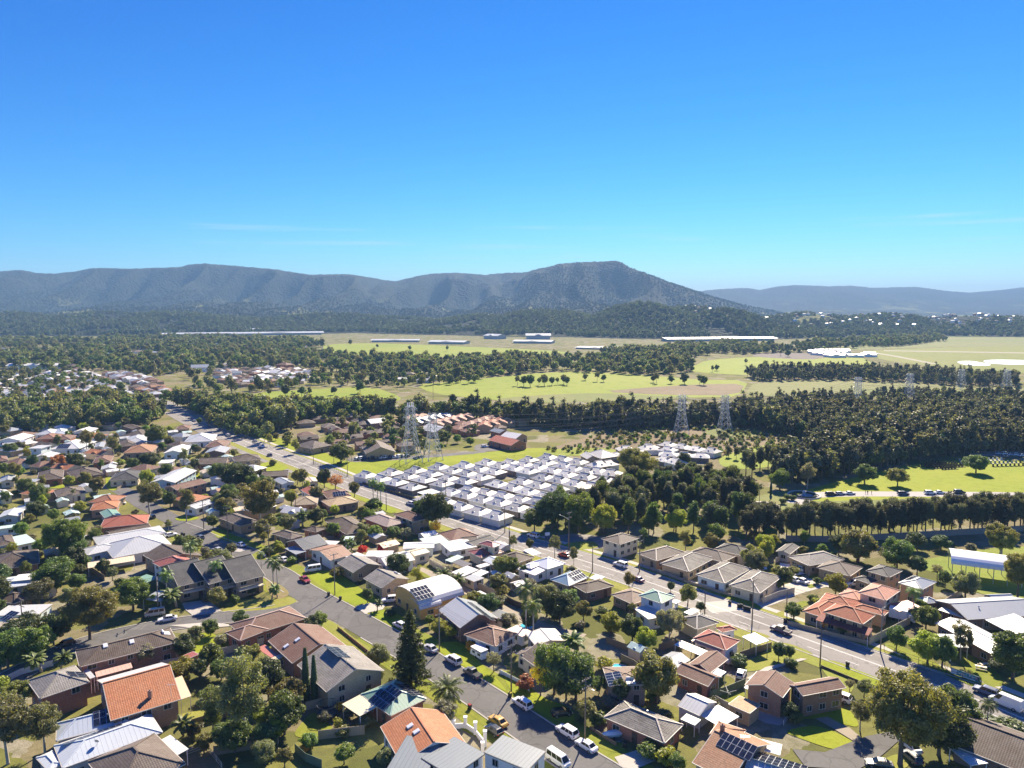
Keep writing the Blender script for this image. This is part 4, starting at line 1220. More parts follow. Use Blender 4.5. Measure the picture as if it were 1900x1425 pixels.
def canopy(V, A, B, C, he, rm, label, name='carport', cat='carport', slope=3.0, post=WHITE, group=None, th=0.1):
 """flat roof on posts"""
 c, w, d, rz = rect(V, A, B, C, he)
 root = thing(name, label, cat, c, rz, group)
 mb = MB(); t = math.tan(R(slope)) * d
 mb.hexa([(-w / 2, -d / 2, he - th), (w / 2, -d / 2, he - th), (w / 2, d / 2, he + t - th), (-w / 2, d / 2, he + t - th), (-w / 2, -d / 2, he), (w / 2, -d / 2, he), (w / 2, d / 2, he + t), (-w / 2, d / 2, he + t)])
 mb.build('roof', rm, root)
 for sx in (-1, 1):
  for sy in (-1, 1):
   inst('post', POSTM, root, (sx * (w / 2 - 0.2), sy * (d / 2 - 0.2), 0), scale=(1, 1, he - th + (t if sy > 0 else 0) - 0.02), mat=post)
 HOUSES.append((c.x, c.y, math.hypot(w, d) / 2))
 return root
def shed(V, A, B, C, he, kind, ridge, pitch, rm, wm, label, name='shed', cat='shed', **kw):
 kw.setdefault('wmin', 9); kw.setdefault('over', 0.15); kw.setdefault('door', True)
 return house(V, A, B, C, he, kind, ridge, pitch, rm, wm, label, name, cat, **kw)
# ------------------------------------------------------------------ fences, poles
_p = MB(); _p.box((0, 0, 0.5), (1.0, 0.06, 1.0)); FPAN = _p.mesh('panel', [WHITE])
COLORB = {'cream': metal((0.50, 0.45, 0.34), 0.2, 0.6), 'grey': metal((0.23, 0.22, 0.20), 0.2, 0.6), 'green': metal((0.10, 0.15, 0.11), 0.2, 0.6), 'timber': board((0.20, 0.16, 0.11), 0.12), 'dark': board((0.07, 0.06, 0.05), 0.12), 'white': paint((0.74, 0.73, 0.70), 0.6, 0.2),
          'brown': metal((0.17, 0.12, 0.09), 0.2, 0.6), 'brick': brick((0.30, 0.14, 0.09)), 'tan': metal((0.36, 0.29, 0.20), 0.2, 0.6)}
def fence(V, pts, h, col, label, step=2.4, name='fence', cat='fence', close=False):
 P = [GV(V, p) for p in pts]
 if close: P.append(P[0])
 m = COLORB[col]
 root = thing(name, label, cat, P[0], 0.0)
 o = P[0]
 for a, b in zip(P, P[1:]):
  L = (b - a).length; n = max(1, round(L / step)); t = (b - a) / n; rz = math.atan2(t.y, t.x)
  for i in range(n):
   c = a + t * (i + 0.5) - o
   inst('panel', FPAN, root, (c.x, c.y, 0.0), (0, 0, rz), (t.length - 0.06, 1, h), m)
   q = a + t * i - o
   inst('post', POSTM, root, (q.x, q.y, 0), (0, 0, rz), (1, 1, h + 0.06), m)
 q = P[-1] - o
 inst('post', POSTM, root, (q.x, q.y, 0), (0, 0, 0), (1, 1, h + 0.06), m)
 return root
POLEW = plain((0.20, 0.16, 0.12)); GREYW = plain((0.30, 0.28, 0.25)); STEEL = gloss((0.45, 0.47, 0.48), 0.5, 0.6)
INSUL = gloss((0.62, 0.60, 0.56), 0.3)
def pole(V, p, h, label, rz=0.0, arms=(0.3, 1.9), lamp=None, mat=None, name='power_pole'):
 base = GV(V, p)
 root = thing(name, label, 'power pole' if arms else 'pole', base, rz)
 mb = MB(); mb.tube([(0, 0, -0.2), (0, 0, h)], [0.17, 0.11], 8); mb.build('post', mat or POLEW, root, True)
 for k in arms:
  mb = MB(); mb.box((0, 0.16, h - k), (2.4, 0.10, 0.13)); ar = mb.build('crossarm', mat or POLEW, root)
  for x in (-1.05, -0.45, 0.45, 1.05):
   mb = MB(); mb.tube([(x, 0.16, h - k + 0.06), (x, 0.16, h - k + 0.26)], [0.05, 0.07], 6); mb.build('insulator', INSUL, ar)
 if lamp:
  mb = MB(); mb.tube([(0, 0, h * 0.8), (0, lamp * 0.6, h * 0.86), (0, lamp, h * 0.87)], 0.045, 5); mb.build('lamp_arm', STEEL, root)
  mb = MB(); mb.box((0, lamp + 0.25 * (1 if lamp > 0 else -1), h * 0.87), (0.2, 0.6, 0.12)); mb.build('lamp_head', STEEL, root)
 return {'p': base, 'h': h, 'rz': rz, 'arms': arms}
CABLE = gloss((0.10, 0.10, 0.10), 0.5)
def span(a, b, label, offs=(-1.05, -0.45, 0.45, 1.05), k=0, r=0.022, sag=0.6):
 for j, x in enumerate(offs):
  pt = []
  for q in (a, b):
   e = Vector((math.cos(q['rz']), math.sin(q['rz']), 0))
   pt.append(q['p'] + e * x + Vector((0, 0, q['h'] - q['arms'][min(k, len(q['arms']) - 1)] + 0.26)))
  mid = [pt[0].lerp(pt[1], t / 8) - Vector((0, 0, sag * 4 * (t / 8) * (1 - t / 8))) for t in range(9)]
  mb = MB(); mb.tube(mid, r, 4, cap=False)
  tag(mb.build('power_cable', CABLE), label.replace('cable', 'cable, %s wire,' % ('first-second-third-fourth'.split('-')[j]), 1) if len(offs) > 1 else label, 'cable', 'overhead cables')
def pylon(V, p, h, label, rz=0.0, antenna=False, wb=6.5):
 base = GV(V, p)
 root = thing('transmission_tower', label, 'pylon', base, rz)
 m = paint((0.46, 0.475, 0.48), 0.5)
 def half(z):
  t = z / h
  return (wb / 2) * (1 - t) ** 1.2 + 0.75 if t < 0.62 else (wb / 2) * 0.38 ** 1.2 + 0.75 - (t - 0.62) * 0.6
 zs = [0]
 while zs[-1] < h - 1.2: zs.append(min(h, zs[-1] + max(1.6, half(zs[-1]) * 1.25)))
 zs[-1] = h
 cn = [(-1, -1), (1, -1), (1, 1), (-1, 1)]
 for sx, sy in cn:
  mb = MB()
  for z0, z1 in zip(zs, zs[1:]): mb.bar((sx * half(z0), sy * half(z0), z0), (sx * half(z1), sy * half(z1), z1), 0.24)
  mb.build('leg', m, root)
 for i in range(4):
  (ax, ay), (bx, by) = cn[i], cn[(i + 1) % 4]
  mb = MB()
  for z0, z1 in zip(zs, zs[1:]):
   h0, h1 = half(z0), half(z1)
   mb.bar((ax * h0, ay * h0, z0), (bx * h1, by * h1, z1), 0.13); mb.bar((bx * h0, by * h0, z0), (ax * h1, ay * h1, z1), 0.13); mb.bar((ax * h1, ay * h1, z1), (bx * h1, by * h1, z1), 0.08)
  mb.build('lattice', m, root)
 for k, (z, l) in enumerate(((h * 0.66, 4.6), (h * 0.80, 4.2), (h * 0.94, 3.6))):
  for s in (-1, 1):
   mb = MB(); w = half(z)
   for y in (-w, w):
    mb.bar((s * w, y, z), (s * l, 0, z + 0.2), 0.12); mb.bar((s * w, y, z + 1.2), (s * l, 0, z + 0.2), 0.12)
   mb.build('crossarm', m, root)
   mb = MB(); mb.tube([(s * l, 0, z + 0.2), (s * l, 0, z - 1.2)], 0.09, 5); mb.build('insulator', INSUL, root)
 if antenna:
  for k in range(8):
   a = k * math.pi / 4
   mb = MB(); mb.box((math.cos(a) * 1.6, math.sin(a) * 1.6, h + 0.6), (0.35, 0.35, 2.2)); mb.bar((0, 0, h - 0.3), (math.cos(a) * 1.6, math.sin(a) * 1.6, h + 0.2), 0.1)
   mb.build('antenna', WHITE, root)
 return {'p': base, 'h': h, 'rz': rz, 'arms': (h * 0.34 + 1.5, h * 0.20 + 1.5, h * 0.06 + 1.5)}
# ------------------------------------------------------------------ vehicles
TYRE = plain((0.02, 0.02, 0.02)); RIM = gloss((0.55, 0.55, 0.56), 0.3, 0.8); LAMPW = gloss((0.8, 0.8, 0.78), 0.1); LAMPR = gloss((0.35, 0.02, 0.02), 0.15); CARGLASS = gloss((0.012, 0.014, 0.018), 0.08)
CARS = {
 'sedan': dict(W=1.8, zb=0.24, st=[(2.3, .76, .52), (2.2, .9, .68), (1.9, .98, .76), (1.0, 1, .90), (-1.5, 1, .95), (-2.1, .96, .92), (-2.3, .84, .72)], cab=(1.05, -1.8, .30, -1.05, .93, 1.43), wb=(1.4, -1.35), r=.33),
 'hatch': dict(W=1.75, zb=0.24, st=[(2.05, .76, .55), (1.95, .9, .72), (1.7, .98, .8), (0.95, 1, .92), (-1.8, 1, .98), (-2.05, .9, .9)], cab=(1.05, -2.0, .3, -1.6, .95, 1.48), wb=(1.28, -1.25), r=.33),
 'suv': dict(W=1.9, zb=0.32, st=[(2.4, .8, .68), (2.3, .93, .88), (2.0, .99, .98), (1.15, 1, 1.06), (-2.2, 1, 1.10), (-2.4, .92, 1.02)], cab=(1.25, -2.36, .55, -2.0, 1.08, 1.78), wb=(1.45, -1.4), r=.38),
 'van': dict(W=1.8, zb=0.28, st=[(2.4, .84, .72), (2.3, .95, .95), (2.0, .99, 1.08), (-2.35, 1, 1.12), (-2.42, .96, 1.05)], cab=(2.15, -2.4, 1.35, -2.3, 1.1, 2.0), wb=(1.5, -1.3), r=.33),
 'bigvan': dict(W=2.0, zb=0.32, st=[(2.9, .84, .8), (2.8, .95, 1.05), (2.3, .99, 1.2), (-2.8, 1, 1.25), (-2.9, .97, 1.15)], cab=(2.2, -2.88, 1.2, -2.8, 1.22, 2.45), wb=(1.9, -1.7), r=.36),
 'ute': dict(W=1.85, zb=0.34, st=[(2.55, .8, .7), (2.45, .93, .9), (2.1, .99, 1.0), (1.3, 1, 1.06), (-2.5, 1, 1.08), (-2.6, .96, 1.0)], cab=(1.35, -.95, .7, -.6, 1.07, 1.75), wb=(1.6, -1.5), r=.38, tray=True),
}
def car_meshes(kind, key={}):
 if kind in key: return key[kind]
 c = CARS[kind]; W = c['W'] / 2; out = {}
 mb = MB()
 rings = []
 for x, wf, bz in c['st']:
  w = W * wf; zb = c['zb'] + (0.12 if x in (c['st'][0][0], c['st'][-1][0]) else 0)
  rings.append([(x, -w * .93, zb), (x, -w, zb + (bz - zb) * .35), (x, -w * .985, zb + (bz - zb) * .7), (x, -w * .9, bz), (x, w * .9, bz), (x, w * .985, zb + (bz - zb) * .7), (x, w, zb + (bz - zb) * .35), (x, w * .93, zb)])
 for r0, r1 in zip(rings, rings[1:]):
  for k in range(8):
   k2 = (k + 1) % 8
   mb.poly([r0[k], r0[k2], r1[k2], r1[k]])
 mb.poly(rings[0][::-1]); mb.poly(rings[-1])
 x0, x1, t0, t1, zb, zt = c['cab']
 w0, w1 = W * .9, W * .72
 cb = [(x1, -w0, zb - .06), (x0, -w0, zb - .06), (x0, w0, zb - .06), (x1, w0, zb - .06), (t1, -w1, zt), (t0, -w1, zt), (t0, w1, zt), (t1, w1, zt)]
 mb.hexa(cb)
 mb.hexa([(t1 + .1, -w1 * .9, zt), (t0 - .1, -w1 * .9, zt), (t0 - .1, w1 * .9, zt), (t1 + .1, w1 * .9, zt), (t1 + .3, -w1 * .75, zt + .05), (t0 - .3, -w1 * .75, zt + .05), (t0 - .3, w1 * .75, zt + .05), (t1 + .3, w1 * .75, zt + .05)])
 if c.get('tray'):
  mb.box(((-2.5 + x1) / 2, 0, 1.085), (abs(-2.45 - x1) - .1, W * 1.55, .03), 1)
 else:
  pass
 for s in (-1, 1): mb.box((x0 - .25, s * (W * .97 + .05), zb + .06), (.12, .16, .14))
 out['body'] = (mb, [None, plain((0.03, 0.03, 0.03))])
 def pane(q, u0, u1, v0=.12, v1=.9, off=.012):
  q = [Vector(p) for p in q]
  P = lambda u, v: (q[0].lerp(q[1], u)).lerp(q[3].lerp(q[2], u), v)
  n = (q[1] - q[0]).cross(q[3] - q[0]).normalized() * off
  m2 = MB(); m2.poly([P(u0, v0) + n, P(u1, v0) + n, P(u1, v1) + n, P(u0, v1) + n])
  return m2.mesh('glass', [CARGLASS])
 B = [Vector(p) for p in cb]
 out['windscreen'] = pane([B[1], B[2], B[6], B[5]], .06, .94)
 out['rear_window'] = pane([B[3], B[0], B[4], B[7]], .08, .92)
 nside = 3 if kind in ('suv', 'van') else 2
 if kind == 'bigvan': cuts = [(.78, .98)]
 elif kind == 'ute': cuts = [(.08, .48), (.52, .95)]
 elif nside == 3: cuts = [(.05, .33), (.36, .62), (.65, .95)]
 else: cuts = [(.08, .5), (.53, .95)]
 out['side'] = [pane([B[0], B[1], B[5], B[4]], a, b) for a, b in cuts] + [pane([B[2], B[3], B[7], B[6]], 1 - b, 1 - a) for a, b in cuts]
 t = MB(); r = c['r']; t.tube([(0, -.11, 0), (0, .11, 0)], r, 14); out['wheel'] = t.mesh('wheel', [TYRE])
 t = MB(); t.tube([(0, -.125, 0), (0, .125, 0)], r * .62, 10); out['rim'] = t.mesh('rim', [RIM])
 out['wpos'] = [(x, s * (W - .1), r) for x in c['wb'] for s in (-1, 1)]
 fx, fw, fz = c['st'][1]; t = MB(); t.box((0, 0, 0), (.22, .42, .14)); out['headlight'] = t.mesh('headlight', [LAMPW]); out['hpos'] = [(fx - .02, s * W * .68, fz - .10) for s in (-1, 1)]
 bx, bw, bz = c['st'][-1]; t = MB(); t.box((0, 0, 0), (.12, .3, .2)); out['tail_light'] = t.mesh('tail_light', [LAMPR]); out['tpos'] = [(bx + .02, s * W * .74, bz - .12) for s in (-1, 1)]
 key[kind] = out
 return out
BODYC = {}
def car_at(kind, color, loc, rz, label, full=True, group=None, name=None):
 c = car_meshes(kind)
 k = (kind, color)
 if k not in BODYC:
  mb, ms = c['body']
  BODYC[k] = mb.mesh('body', [carpaint(color), ms[1]])
 nm = name or {'sedan': 'parked_car', 'hatch': 'parked_car', 'suv': 'parked_car', 'van': 'parked_van', 'bigvan': 'delivery_van', 'ute': 'pickup_truck'}[kind]
 root = thing(nm, label, {'van': 'van', 'bigvan': 'van', 'ute': 'pickup'}.get(kind, 'car'), loc, rz, group)
 root.location.z = loc[2] + 0.05
 inst('body', BODYC[k], root)
 inst('windscreen', c['windscreen'], root)
 if kind != 'bigvan': inst('rear_window', c['rear_window'], root)
 for s in c['side']: inst('side_window', s, root)
 for p in c['wpos']:
  w = inst('wheel', c['wheel'], root, p)
  if full: inst('rim', c['rim'], w)
 if full:
  for p in c['hpos']: inst('headlight', c['headlight'], root, p)
  for p in c['tpos']: inst('tail_light', c['tail_light'], root, p)
 return root
def tangent(line, p):
 i = min(range(len(line)), key=lambda k: (line[k] - p).length)
 t = line[min(i + 1, len(line) - 1)] - line[max(i - 1, 0)]
 return math.atan2(t.y, t.x)
def car(kind, color, V, p, head, label, **kw):
 """p: middle of the wheels on the road; head: heading in degrees, or a line to follow"""
 g = GV(V, p)
 if isinstance(head, (list, tuple)): rz = tangent(head[0], g) + (math.pi if head[1] else 0)
 else: rz = R(head)
 return car_at(kind, color, g, rz, label, **kw)
CW, CS, CB, CG, CR, CBL = (0.80, 0.80, 0.80), (0.45, 0.46, 0.48), (0.015, 0.015, 0.017), (0.12, 0.125, 0.13), (0.30, 0.02, 0.02), (0.03, 0.06, 0.16)
# masses: one object, tree copies on points through geometry nodes
def far_tree(seed, h, cr, cz0, k, cR, per, ls, lm, flat=0.85):
 rng = np.random.default_rng(seed)
 C = crown_centres(rng, k, h - cR * 0.6, cr - cR * 0.6, cz0 + cR * 0.4, 0.35, 0.95)
 P, Nn = clumps(rng, C, cR * (0.7 + 0.5 * rng.random(k)), per, flat, 0.4)
 s = ls * (0.7 + 0.6 * rng.random(len(P)))
 me = quads_mesh('far_crown', P, Nn, s, s * 0.7, [lm], rng)
 import bmesh
 bm = bmesh.new(); bm.from_mesh(me)
 t = MB(); t.tube([(0, 0, -0.5), (0, 0, cz0 + (h - cz0) * .4)], [h * .022, h * .012], 5); tm = t.mesh('t', [BARK])
 n0 = len(bm.faces); bm.from_mesh(tm); bm.faces.ensure_lookup_table()
 for f in bm.faces[n0:]: f.material_index = 1
 bm.to_mesh(me); bm.free(); me.materials.append(BARK)
 o = bpy.data.objects.new('far_tree', me)
 return o
def proto_set(name, objs):
 c = bpy.data.collections.new(name)
 for o in objs: c.objects.link(o)
 return c
L_FAR = leaf((0.062, 0.080, 0.025), (0.130, 0.138, 0.045), 0.5)
SET_OAK = proto_set('oak_set', [far_tree(50 + i, (13, 15, 10, 12, 14, 9)[i], (2.9, 2.6, 3.2, 3.6, 3.0, 2.6)[i], 1.6, 26, 1.15, 34, 0.5, [L_OAK, L_OAK, L_OAK, L_GUM, L_OAK, L_DARK][i], 1.1) for i in range(6)])
SET_BUSH = proto_set('bush_set', [far_tree(60 + i, (11, 15, 9, 12, 8, 13, 7)[i], (4.4, 4.0, 4.6, 4.8, 3.6, 5.4, 3.4)[i], 1.2, 28, 1.5, 32, 0.6, [L_FAR, L_GUM, L_FAR, L_DARK, L_OLIVE, L_FIG, L_GREEN][i]) for i in range(7)])
SET_HILL = proto_set('hill_set', [far_tree(70 + i, 13, 6.0, 0.0, 14, 2.4, 14, 1.5, [leaf((0.018, 0.027, 0.014), (0.036, 0.044, 0.022), 0.3), leaf((0.014, 0.022, 0.012), (0.028, 0.036, 0.018), 0.3), leaf((0.026, 0.034, 0.018), (0.050, 0.054, 0.028), 0.3)][i]) for i in range(3)])  # darker leaf copies: shade of the backlit mountain face put into the colour
SET_KNOLL = proto_set('knoll_set', [far_tree(90 + i, 13, 6.0, 0.0, 16, 2.3, 18, 1.2, leaf((0.030 + .006 * i, 0.043 + .006 * i, 0.018), (0.062 + .01 * i, 0.074 + .01 * i, 0.030), 0.4)) for i in range(3)])
SET_TUFT = proto_set('tuft_set', [far_tree(80 + i, 1.6, 1.3, 0.0, 10, 0.6, 16, 0.28, [L_GREEN, L_OLIVE, L_DARK][i]) for i in range(3)])
def scatter(name, pts, scl, src, label, cat, seed=0):
 me = bpy.data.meshes.new(name)
 pts = np.asarray(pts, float)
 me.vertices.add(len(pts)); me.vertices.foreach_set('co', pts.ravel())
 a = me.attributes.new('scl', 'FLOAT', 'POINT'); a.data.foreach_set('value', np.asarray(scl, float))
 rng = np.random.default_rng(seed)
 a = me.attributes.new('rot', 'FLOAT', 'POINT'); a.data.foreach_set('value', rng.random(len(pts)) * 6.283)
 me.update()
 o = link(bpy.data.objects.new(name, me))
 ng = bpy.data.node_groups.new(name, 'GeometryNodeTree')
 ng.interface.new_socket('Geometry', in_out='INPUT', socket_type='NodeSocketGeometry')
 ng.interface.new_socket('Geometry', in_out='OUTPUT', socket_type='NodeSocketGeometry')
 gi, go = ng.nodes.new('NodeGroupInput'), ng.nodes.new('NodeGroupOutput')
 ip = ng.nodes.new('GeometryNodeInstanceOnPoints')
 ci = ng.nodes.new('GeometryNodeCollectionInfo'); ci.inputs['Collection'].default_value = src
 ci.inputs['Separate Children'].default_value = True; ci.inputs['Reset Children'].default_value = True
 ip.inputs['Pick Instance'].default_value = True
 ns = ng.nodes.new('GeometryNodeInputNamedAttribute'); ns.data_type = 'FLOAT'; ns.inputs['Name'].default_value = 'scl'
 nr = ng.nodes.new('GeometryNodeInputNamedAttribute'); nr.data_type = 'FLOAT'; nr.inputs['Name'].default_value = 'rot'
 cx = ng.nodes.new('ShaderNodeCombineXYZ')
 L = ng.links
 L.new(gi.outputs[0], ip.inputs['Points']); L.new(ci.outputs[0], ip.inputs['Instance'])
 L.new(ns.outputs['Attribute'], ip.inputs['Scale']); L.new(nr.outputs['Attribute'], cx.inputs['Z']); L.new(cx.outputs[0], ip.inputs['Rotation'])
 L.new(ip.outputs[0], go.inputs[0])
 md = o.modifiers.new('copies', 'NODES'); md.node_group = ng
 return tag(o, label, cat, kind='stuff')
def inpoly(x, y, P):
 ins = np.zeros(len(x), bool); n = len(P)
 for i in range(n):
  x0, y0 = P[i]; x1, y1 = P[(i + 1) % n]
  c = ((y0 > y) != (y1 > y)) & (x < (x1 - x0) * (y - y0) / ((y1 - y0) if y1 != y0 else 1e-9) + x0)
  ins ^= c
 return ins
def fill(pxpoly, step, seed, jit=0.9, gaps=0.0, holes=()):
 """world points filling an outline given on the ground"""
 P = [(G(*p).x, G(*p).y) for p in pxpoly]
 xs, ys = [p[0] for p in P], [p[1] for p in P]
 rng = np.random.default_rng(seed)
 gx, gy = np.meshgrid(np.arange(min(xs), max(xs), step), np.arange(min(ys), max(ys), step))
 x = gx.ravel() + (rng.random(gx.size) - .5) * step * jit; y = gy.ravel() + (rng.random(gx.size) - .5) * step * jit
 ok = inpoly(x, y, P)
 for h in holes: ok &= ~inpoly(x, y, [(G(*p).x, G(*p).y) for p in h])
 if gaps > 0: ok &= fbm(x / (step * 6), y / (step * 6), seed, 3) > gaps
 return x[ok], y[ok]
# ------------------------------------------------------------------ palette of roofs and walls
T_BROWN = tile((0.19, 0.105, 0.075), 0.3, (0.30, 0.24, 0.19)); T_DKB = tile((0.10, 0.072, 0.055), 0.3); T_TERRA = tile((0.42, 0.165, 0.075), 0.25, (0.50, 0.30, 0.18)); T_RED = tile((0.30, 0.085, 0.06), 0.15, (0.36, 0.16, 0.12))
T_GREY = tile((0.22, 0.205, 0.185), 0.45, (0.42, 0.40, 0.36)); T_CHAR = tile((0.065, 0.065, 0.068), 0.2); T_PINK = tile((0.52, 0.25, 0.17), 0.2, (0.6, 0.4, 0.3)); T_LICH = tile((0.16, 0.145, 0.125), 0.6, (0.36, 0.34, 0.29)); T_ORBR = tile((0.34, 0.18, 0.10), 0.3, (0.42, 0.29, 0.19))
T_VILLA = tile((0.33, 0.095, 0.045), 0.12, (0.48, 0.22, 0.12)); T_WARM = tile((0.145, 0.115, 0.095), 0.3, (0.27, 0.24, 0.20))
M_WHITE = metal((0.66, 0.65, 0.61)); M_LG = metal((0.45, 0.46, 0.46)); M_BG = metal((0.46, 0.50, 0.53)); M_GREY = metal((0.28, 0.30, 0.32)); M_DARK = metal((0.085, 0.095, 0.105)); M_GREEN = metal((0.17, 0.29, 0.22)); M_BLUE = metal((0.17, 0.27, 0.35))
M_RUST = metal((0.36, 0.22, 0.15), 0.76, 0.6, 0.8); M_CREAM = metal((0.60, 0.50, 0.34)); M_RED = metal((0.27, 0.085, 0.075)); M_SLATE = metal((0.16, 0.185, 0.20)); M_MINT = metal((0.45, 0.58, 0.52))
B_RED = brick((0.36, 0.105, 0.05)); B_TAN = brick((0.44, 0.31, 0.17)); B_BRN = brick((0.25, 0.125, 0.075)); B_BLOND = brick((0.50, 0.40, 0.26)); W_CREAM = paint((0.62, 0.54, 0.39)); W_WHITE = paint((0.74, 0.74, 0.72)); W_YEL = paint((0.62, 0.40, 0.12)); W_BOARD = board((0.72, 0.73, 0.72)); W_PALE = paint((0.58, 0.66, 0.66)); W_GREY = paint((0.42, 0.42, 0.42)); W_BLUE = board((0.40, 0.52, 0.56)); W_OR = paint((0.55, 0.37, 0.20)); W_NAVY = paint((0.05, 0.08, 0.13)); B_ORG = brick((0.42, 0.22, 0.12))
SKYP = dict(lift=0.0)
# ---- corner of the side street
h = house('V1', (170, 880), (250, 992), (570, 905), 5.0, 'hip', 'long', 24, T_GREY, B_RED, 'two-storey red brick house with grey tiled hip roof and one small solar array', wh=1.3)
solar(h, 'V1', (475, 845), 3, 2)
h = house('V1', (690, 1128), (1125, 995), (970, 778), 4.8, 'gable', 'x', 20, (T_TERRA, M_LG), B_BRN, 'brick house with one terracotta tiled slope and one pale sheet-metal slope')
place_on(h, 'chimney', CHIM, 'V1', (935, 985), level=True); place_on(h, 'antenna', AERIAL, 'V1', (1065, 995), level=True)
canopy('V1', (1065, 870), (1120, 1000), (1185, 968), 3.6, M_CREAM, 'cream verandah roof at the end of the terracotta-sloped house', 'verandah_roof', 'verandah')
h = house('V1', (390, 1425), (1010, 1200), (830, 1115), 3.4, 'hip', 'x', 18, M_BG, W_GREY, 'pale blue-grey metal house with long single row of solar panels')
wing(h, 'V1', (350, 1255), (800, 1135), (765, 1040), 3.6, 'hip', 'x', 26, M_BG, W_GREY)
wing(h, 'V1', (225, 1360), (300, 1440), (400, 1390), 3.0, 'hip', 'long', 14, M_BG, W_GREY)
solar(h, 'V1', (640, 1110), 3, 2); solar(h, 'V1', (720, 1085), 2, 2); solar(h, 'V1', (580, 1215), 9, 1)
_d = MB(); _d.tube([(0, 0, 0), (0, 0, 0.7)], 0.03, 5); _d.tube([(0, -0.1, 0.75), (0, 0.12, 0.85)], [0.4, 0.1], 12); DISH = _d.mesh('satellite_dish', [gloss((0.3, 0.3, 0.32), 0.5)])
place_on(h, 'satellite_dish', DISH, 'V1', (605, 1280), level=True)
h = house('V1', (545, 1385), (720, 1600), (1260, 1500), 3.4, 'hip', 'x', 24, T_WARM, B_BRN, 'dark brown tiled hip-roofed house at the bottom edge beside a white pergola')
canopy('V1', (975, 1262), (1088, 1352), (1168, 1305), 3.0, M_WHITE, 'white pergola roof beside the dark brown hip roof', 'pergola', 'pergola')
h = house('V1', (495, 795), (1105, 640), (1020, 560), 4.6, 'hip', 'x', 20, T_DKB, B_BRN, 'long dark brown tiled house lying along the side street', wh=1.3)
for p in ((655, 665), (820, 640)): place_on(h, 'skylight', SKYL, 'V1', p)
place_on(h, 'water_heater', HEATER, 'V1', (1010, 585))
shed('V1', (1175, 745), (1235, 720), (1230, 690), 2.6, 'flat', 'x', 5, M_RED, B_RED, 'small red brick shed behind the dark brown house')
canopy('V1', (600, 860), (825, 800), (780, 780), 3.0, metal((0.55, 0.36, 0.28)), 'faded pink carport roof behind the red brick house', 'carport')
canopy('V1', (500, 800), (560, 870), (595, 860), 3.4, M_LG, 'pale skillion roof beside the grey tiled hip roof', 'verandah_roof', 'verandah')
# ---- V1 upper part
house('V1', (-80, 205), (245, 150), (200, 70), 3.0, 'hip', 'long', 22, T_DKB, B_BRN, 'brown tiled house at the edge behind the dark garden trees')
house('V1', (-60, 320), (240, 275), (210, 215), 2.8, 'gable', 'long', 10, M_BG, W_GREY, 'low blue-grey shed-like house with a raised roof vent')
shed('V1', (75, 265), (225, 250), (210, 215), 3.6, 'flat', 'x', 3, M_WHITE, W_BLUE, 'small blue clerestory box on the low grey roof')
house('V1', (-40, 385), (90, 400), (220, 345), 2.9, 'hip', 'long', 22, T_DKB, B_BRN, 'small brown hip-roofed house above the white flat roof')
shed('V1', (-40, 480), (240, 470), (240, 410), 2.8, 'flat', 'x', 3, M_LG, W_PALE, 'white flat-roofed garage below the small brown house')
h = house('V1', (-60, 560), (60, 590), (130, 500), 3.0, 'gable', 'long', 18, M_CREAM, W_CREAM, 'cream ribbed roof house with solar panels at the edge'); solar(h, 'V1', (60, 480), 3, 2)
house('V1', (890, 100), (1010, 165), (1250, 100), 4.4, 'gable', 'long', 20, T_DKB, B_TAN, 'brown gabled house directly behind the red roofed house')
h = house('V1', (945, 145), (1075, 215), (1265, 165), 5.0, 'hip', 'long', 22, tile((0.33, 0.11, 0.09), 0.1, (0.4, 0.2, 0.17)), W_WHITE, 'white house with crimson hip roof beside tall palms', cap=paint((0.5, 0.25, 0.22)))
canopy('V1', (545, 182), (840, 135), (825, 108), 2.8, M_CREAM, 'long mustard coloured carport roof below the big pale roof')
canopy('V1', (905, 275), (990, 240), (960, 205), 3.0, M_GREEN, 'green shade roof beside the white crimson-roofed house', 'shade_roof', 'shade roof')
h = house('M1', (830, 1012), (1275, 925), (1110, 848), 3.2, 'hip', 'long', 20, M_LG, W_WHITE, 'large pale grey metal roofed house with several hip wings')
wing(h, 'M1', (645, 990), (900, 930), (870, 880), 3.2, 'hip', 'long', 14, M_LG, W_WHITE); wing(h, 'M1', (715, 915), (1220, 825), (1130, 780), 3.6, 'hip', 'long', 12, M_LG, W_WHITE)
# brick duplex with balconies
def balcony(h, V, A, B, z, dep, label=None):
 a, b = GV(V, A, z), GV(V, B, z)
 u = (b - a).normalized(); n = Vector((u.y, -u.x, 0))
 if n.dot(CAMP - a) > 0: pass
 else: n = -n
 inv = h['root'].matrix_basis.inverted()
 mb = MB(); mb.hexa([inv @ p for p in (a - n * dep, b - n * dep, b, a, a - n * dep + Vector((0, 0, .18)), b - n * dep + Vector((0, 0, .18)), b + Vector((0, 0, .18)), a + Vector((0, 0, .18)))])
 fl = mb.build('balcony', W_CREAM, h['root'])
 mb = MB(); k = max(2, int((b - a).length / 0.5))
 mb.bar(inv @ (a + Vector((0, 0, 1.1))), inv @ (b + Vector((0, 0, 1.1))), 0.08)
 for i in range(k + 1):
  q = a.lerp(b, i / k); mb.bar(inv @ (q + Vector((0, 0, .15))), inv @ (q + Vector((0, 0, 1.1))), 0.05)
 mb.build('railing', W_CREAM, fl)
DUP = 'tan brick duplex unit with charcoal tiles, '
h = house('V1', (1110, 295), (1300, 250), (1215, 125), 4.8, 'gable', 'x', 20, T_CHAR, B_TAN, DUP + 'beside the white crimson-roofed house', wmin=2.6); balcony(h, 'V1', (1140, 345), (1275, 315), 2.7, 1.4)
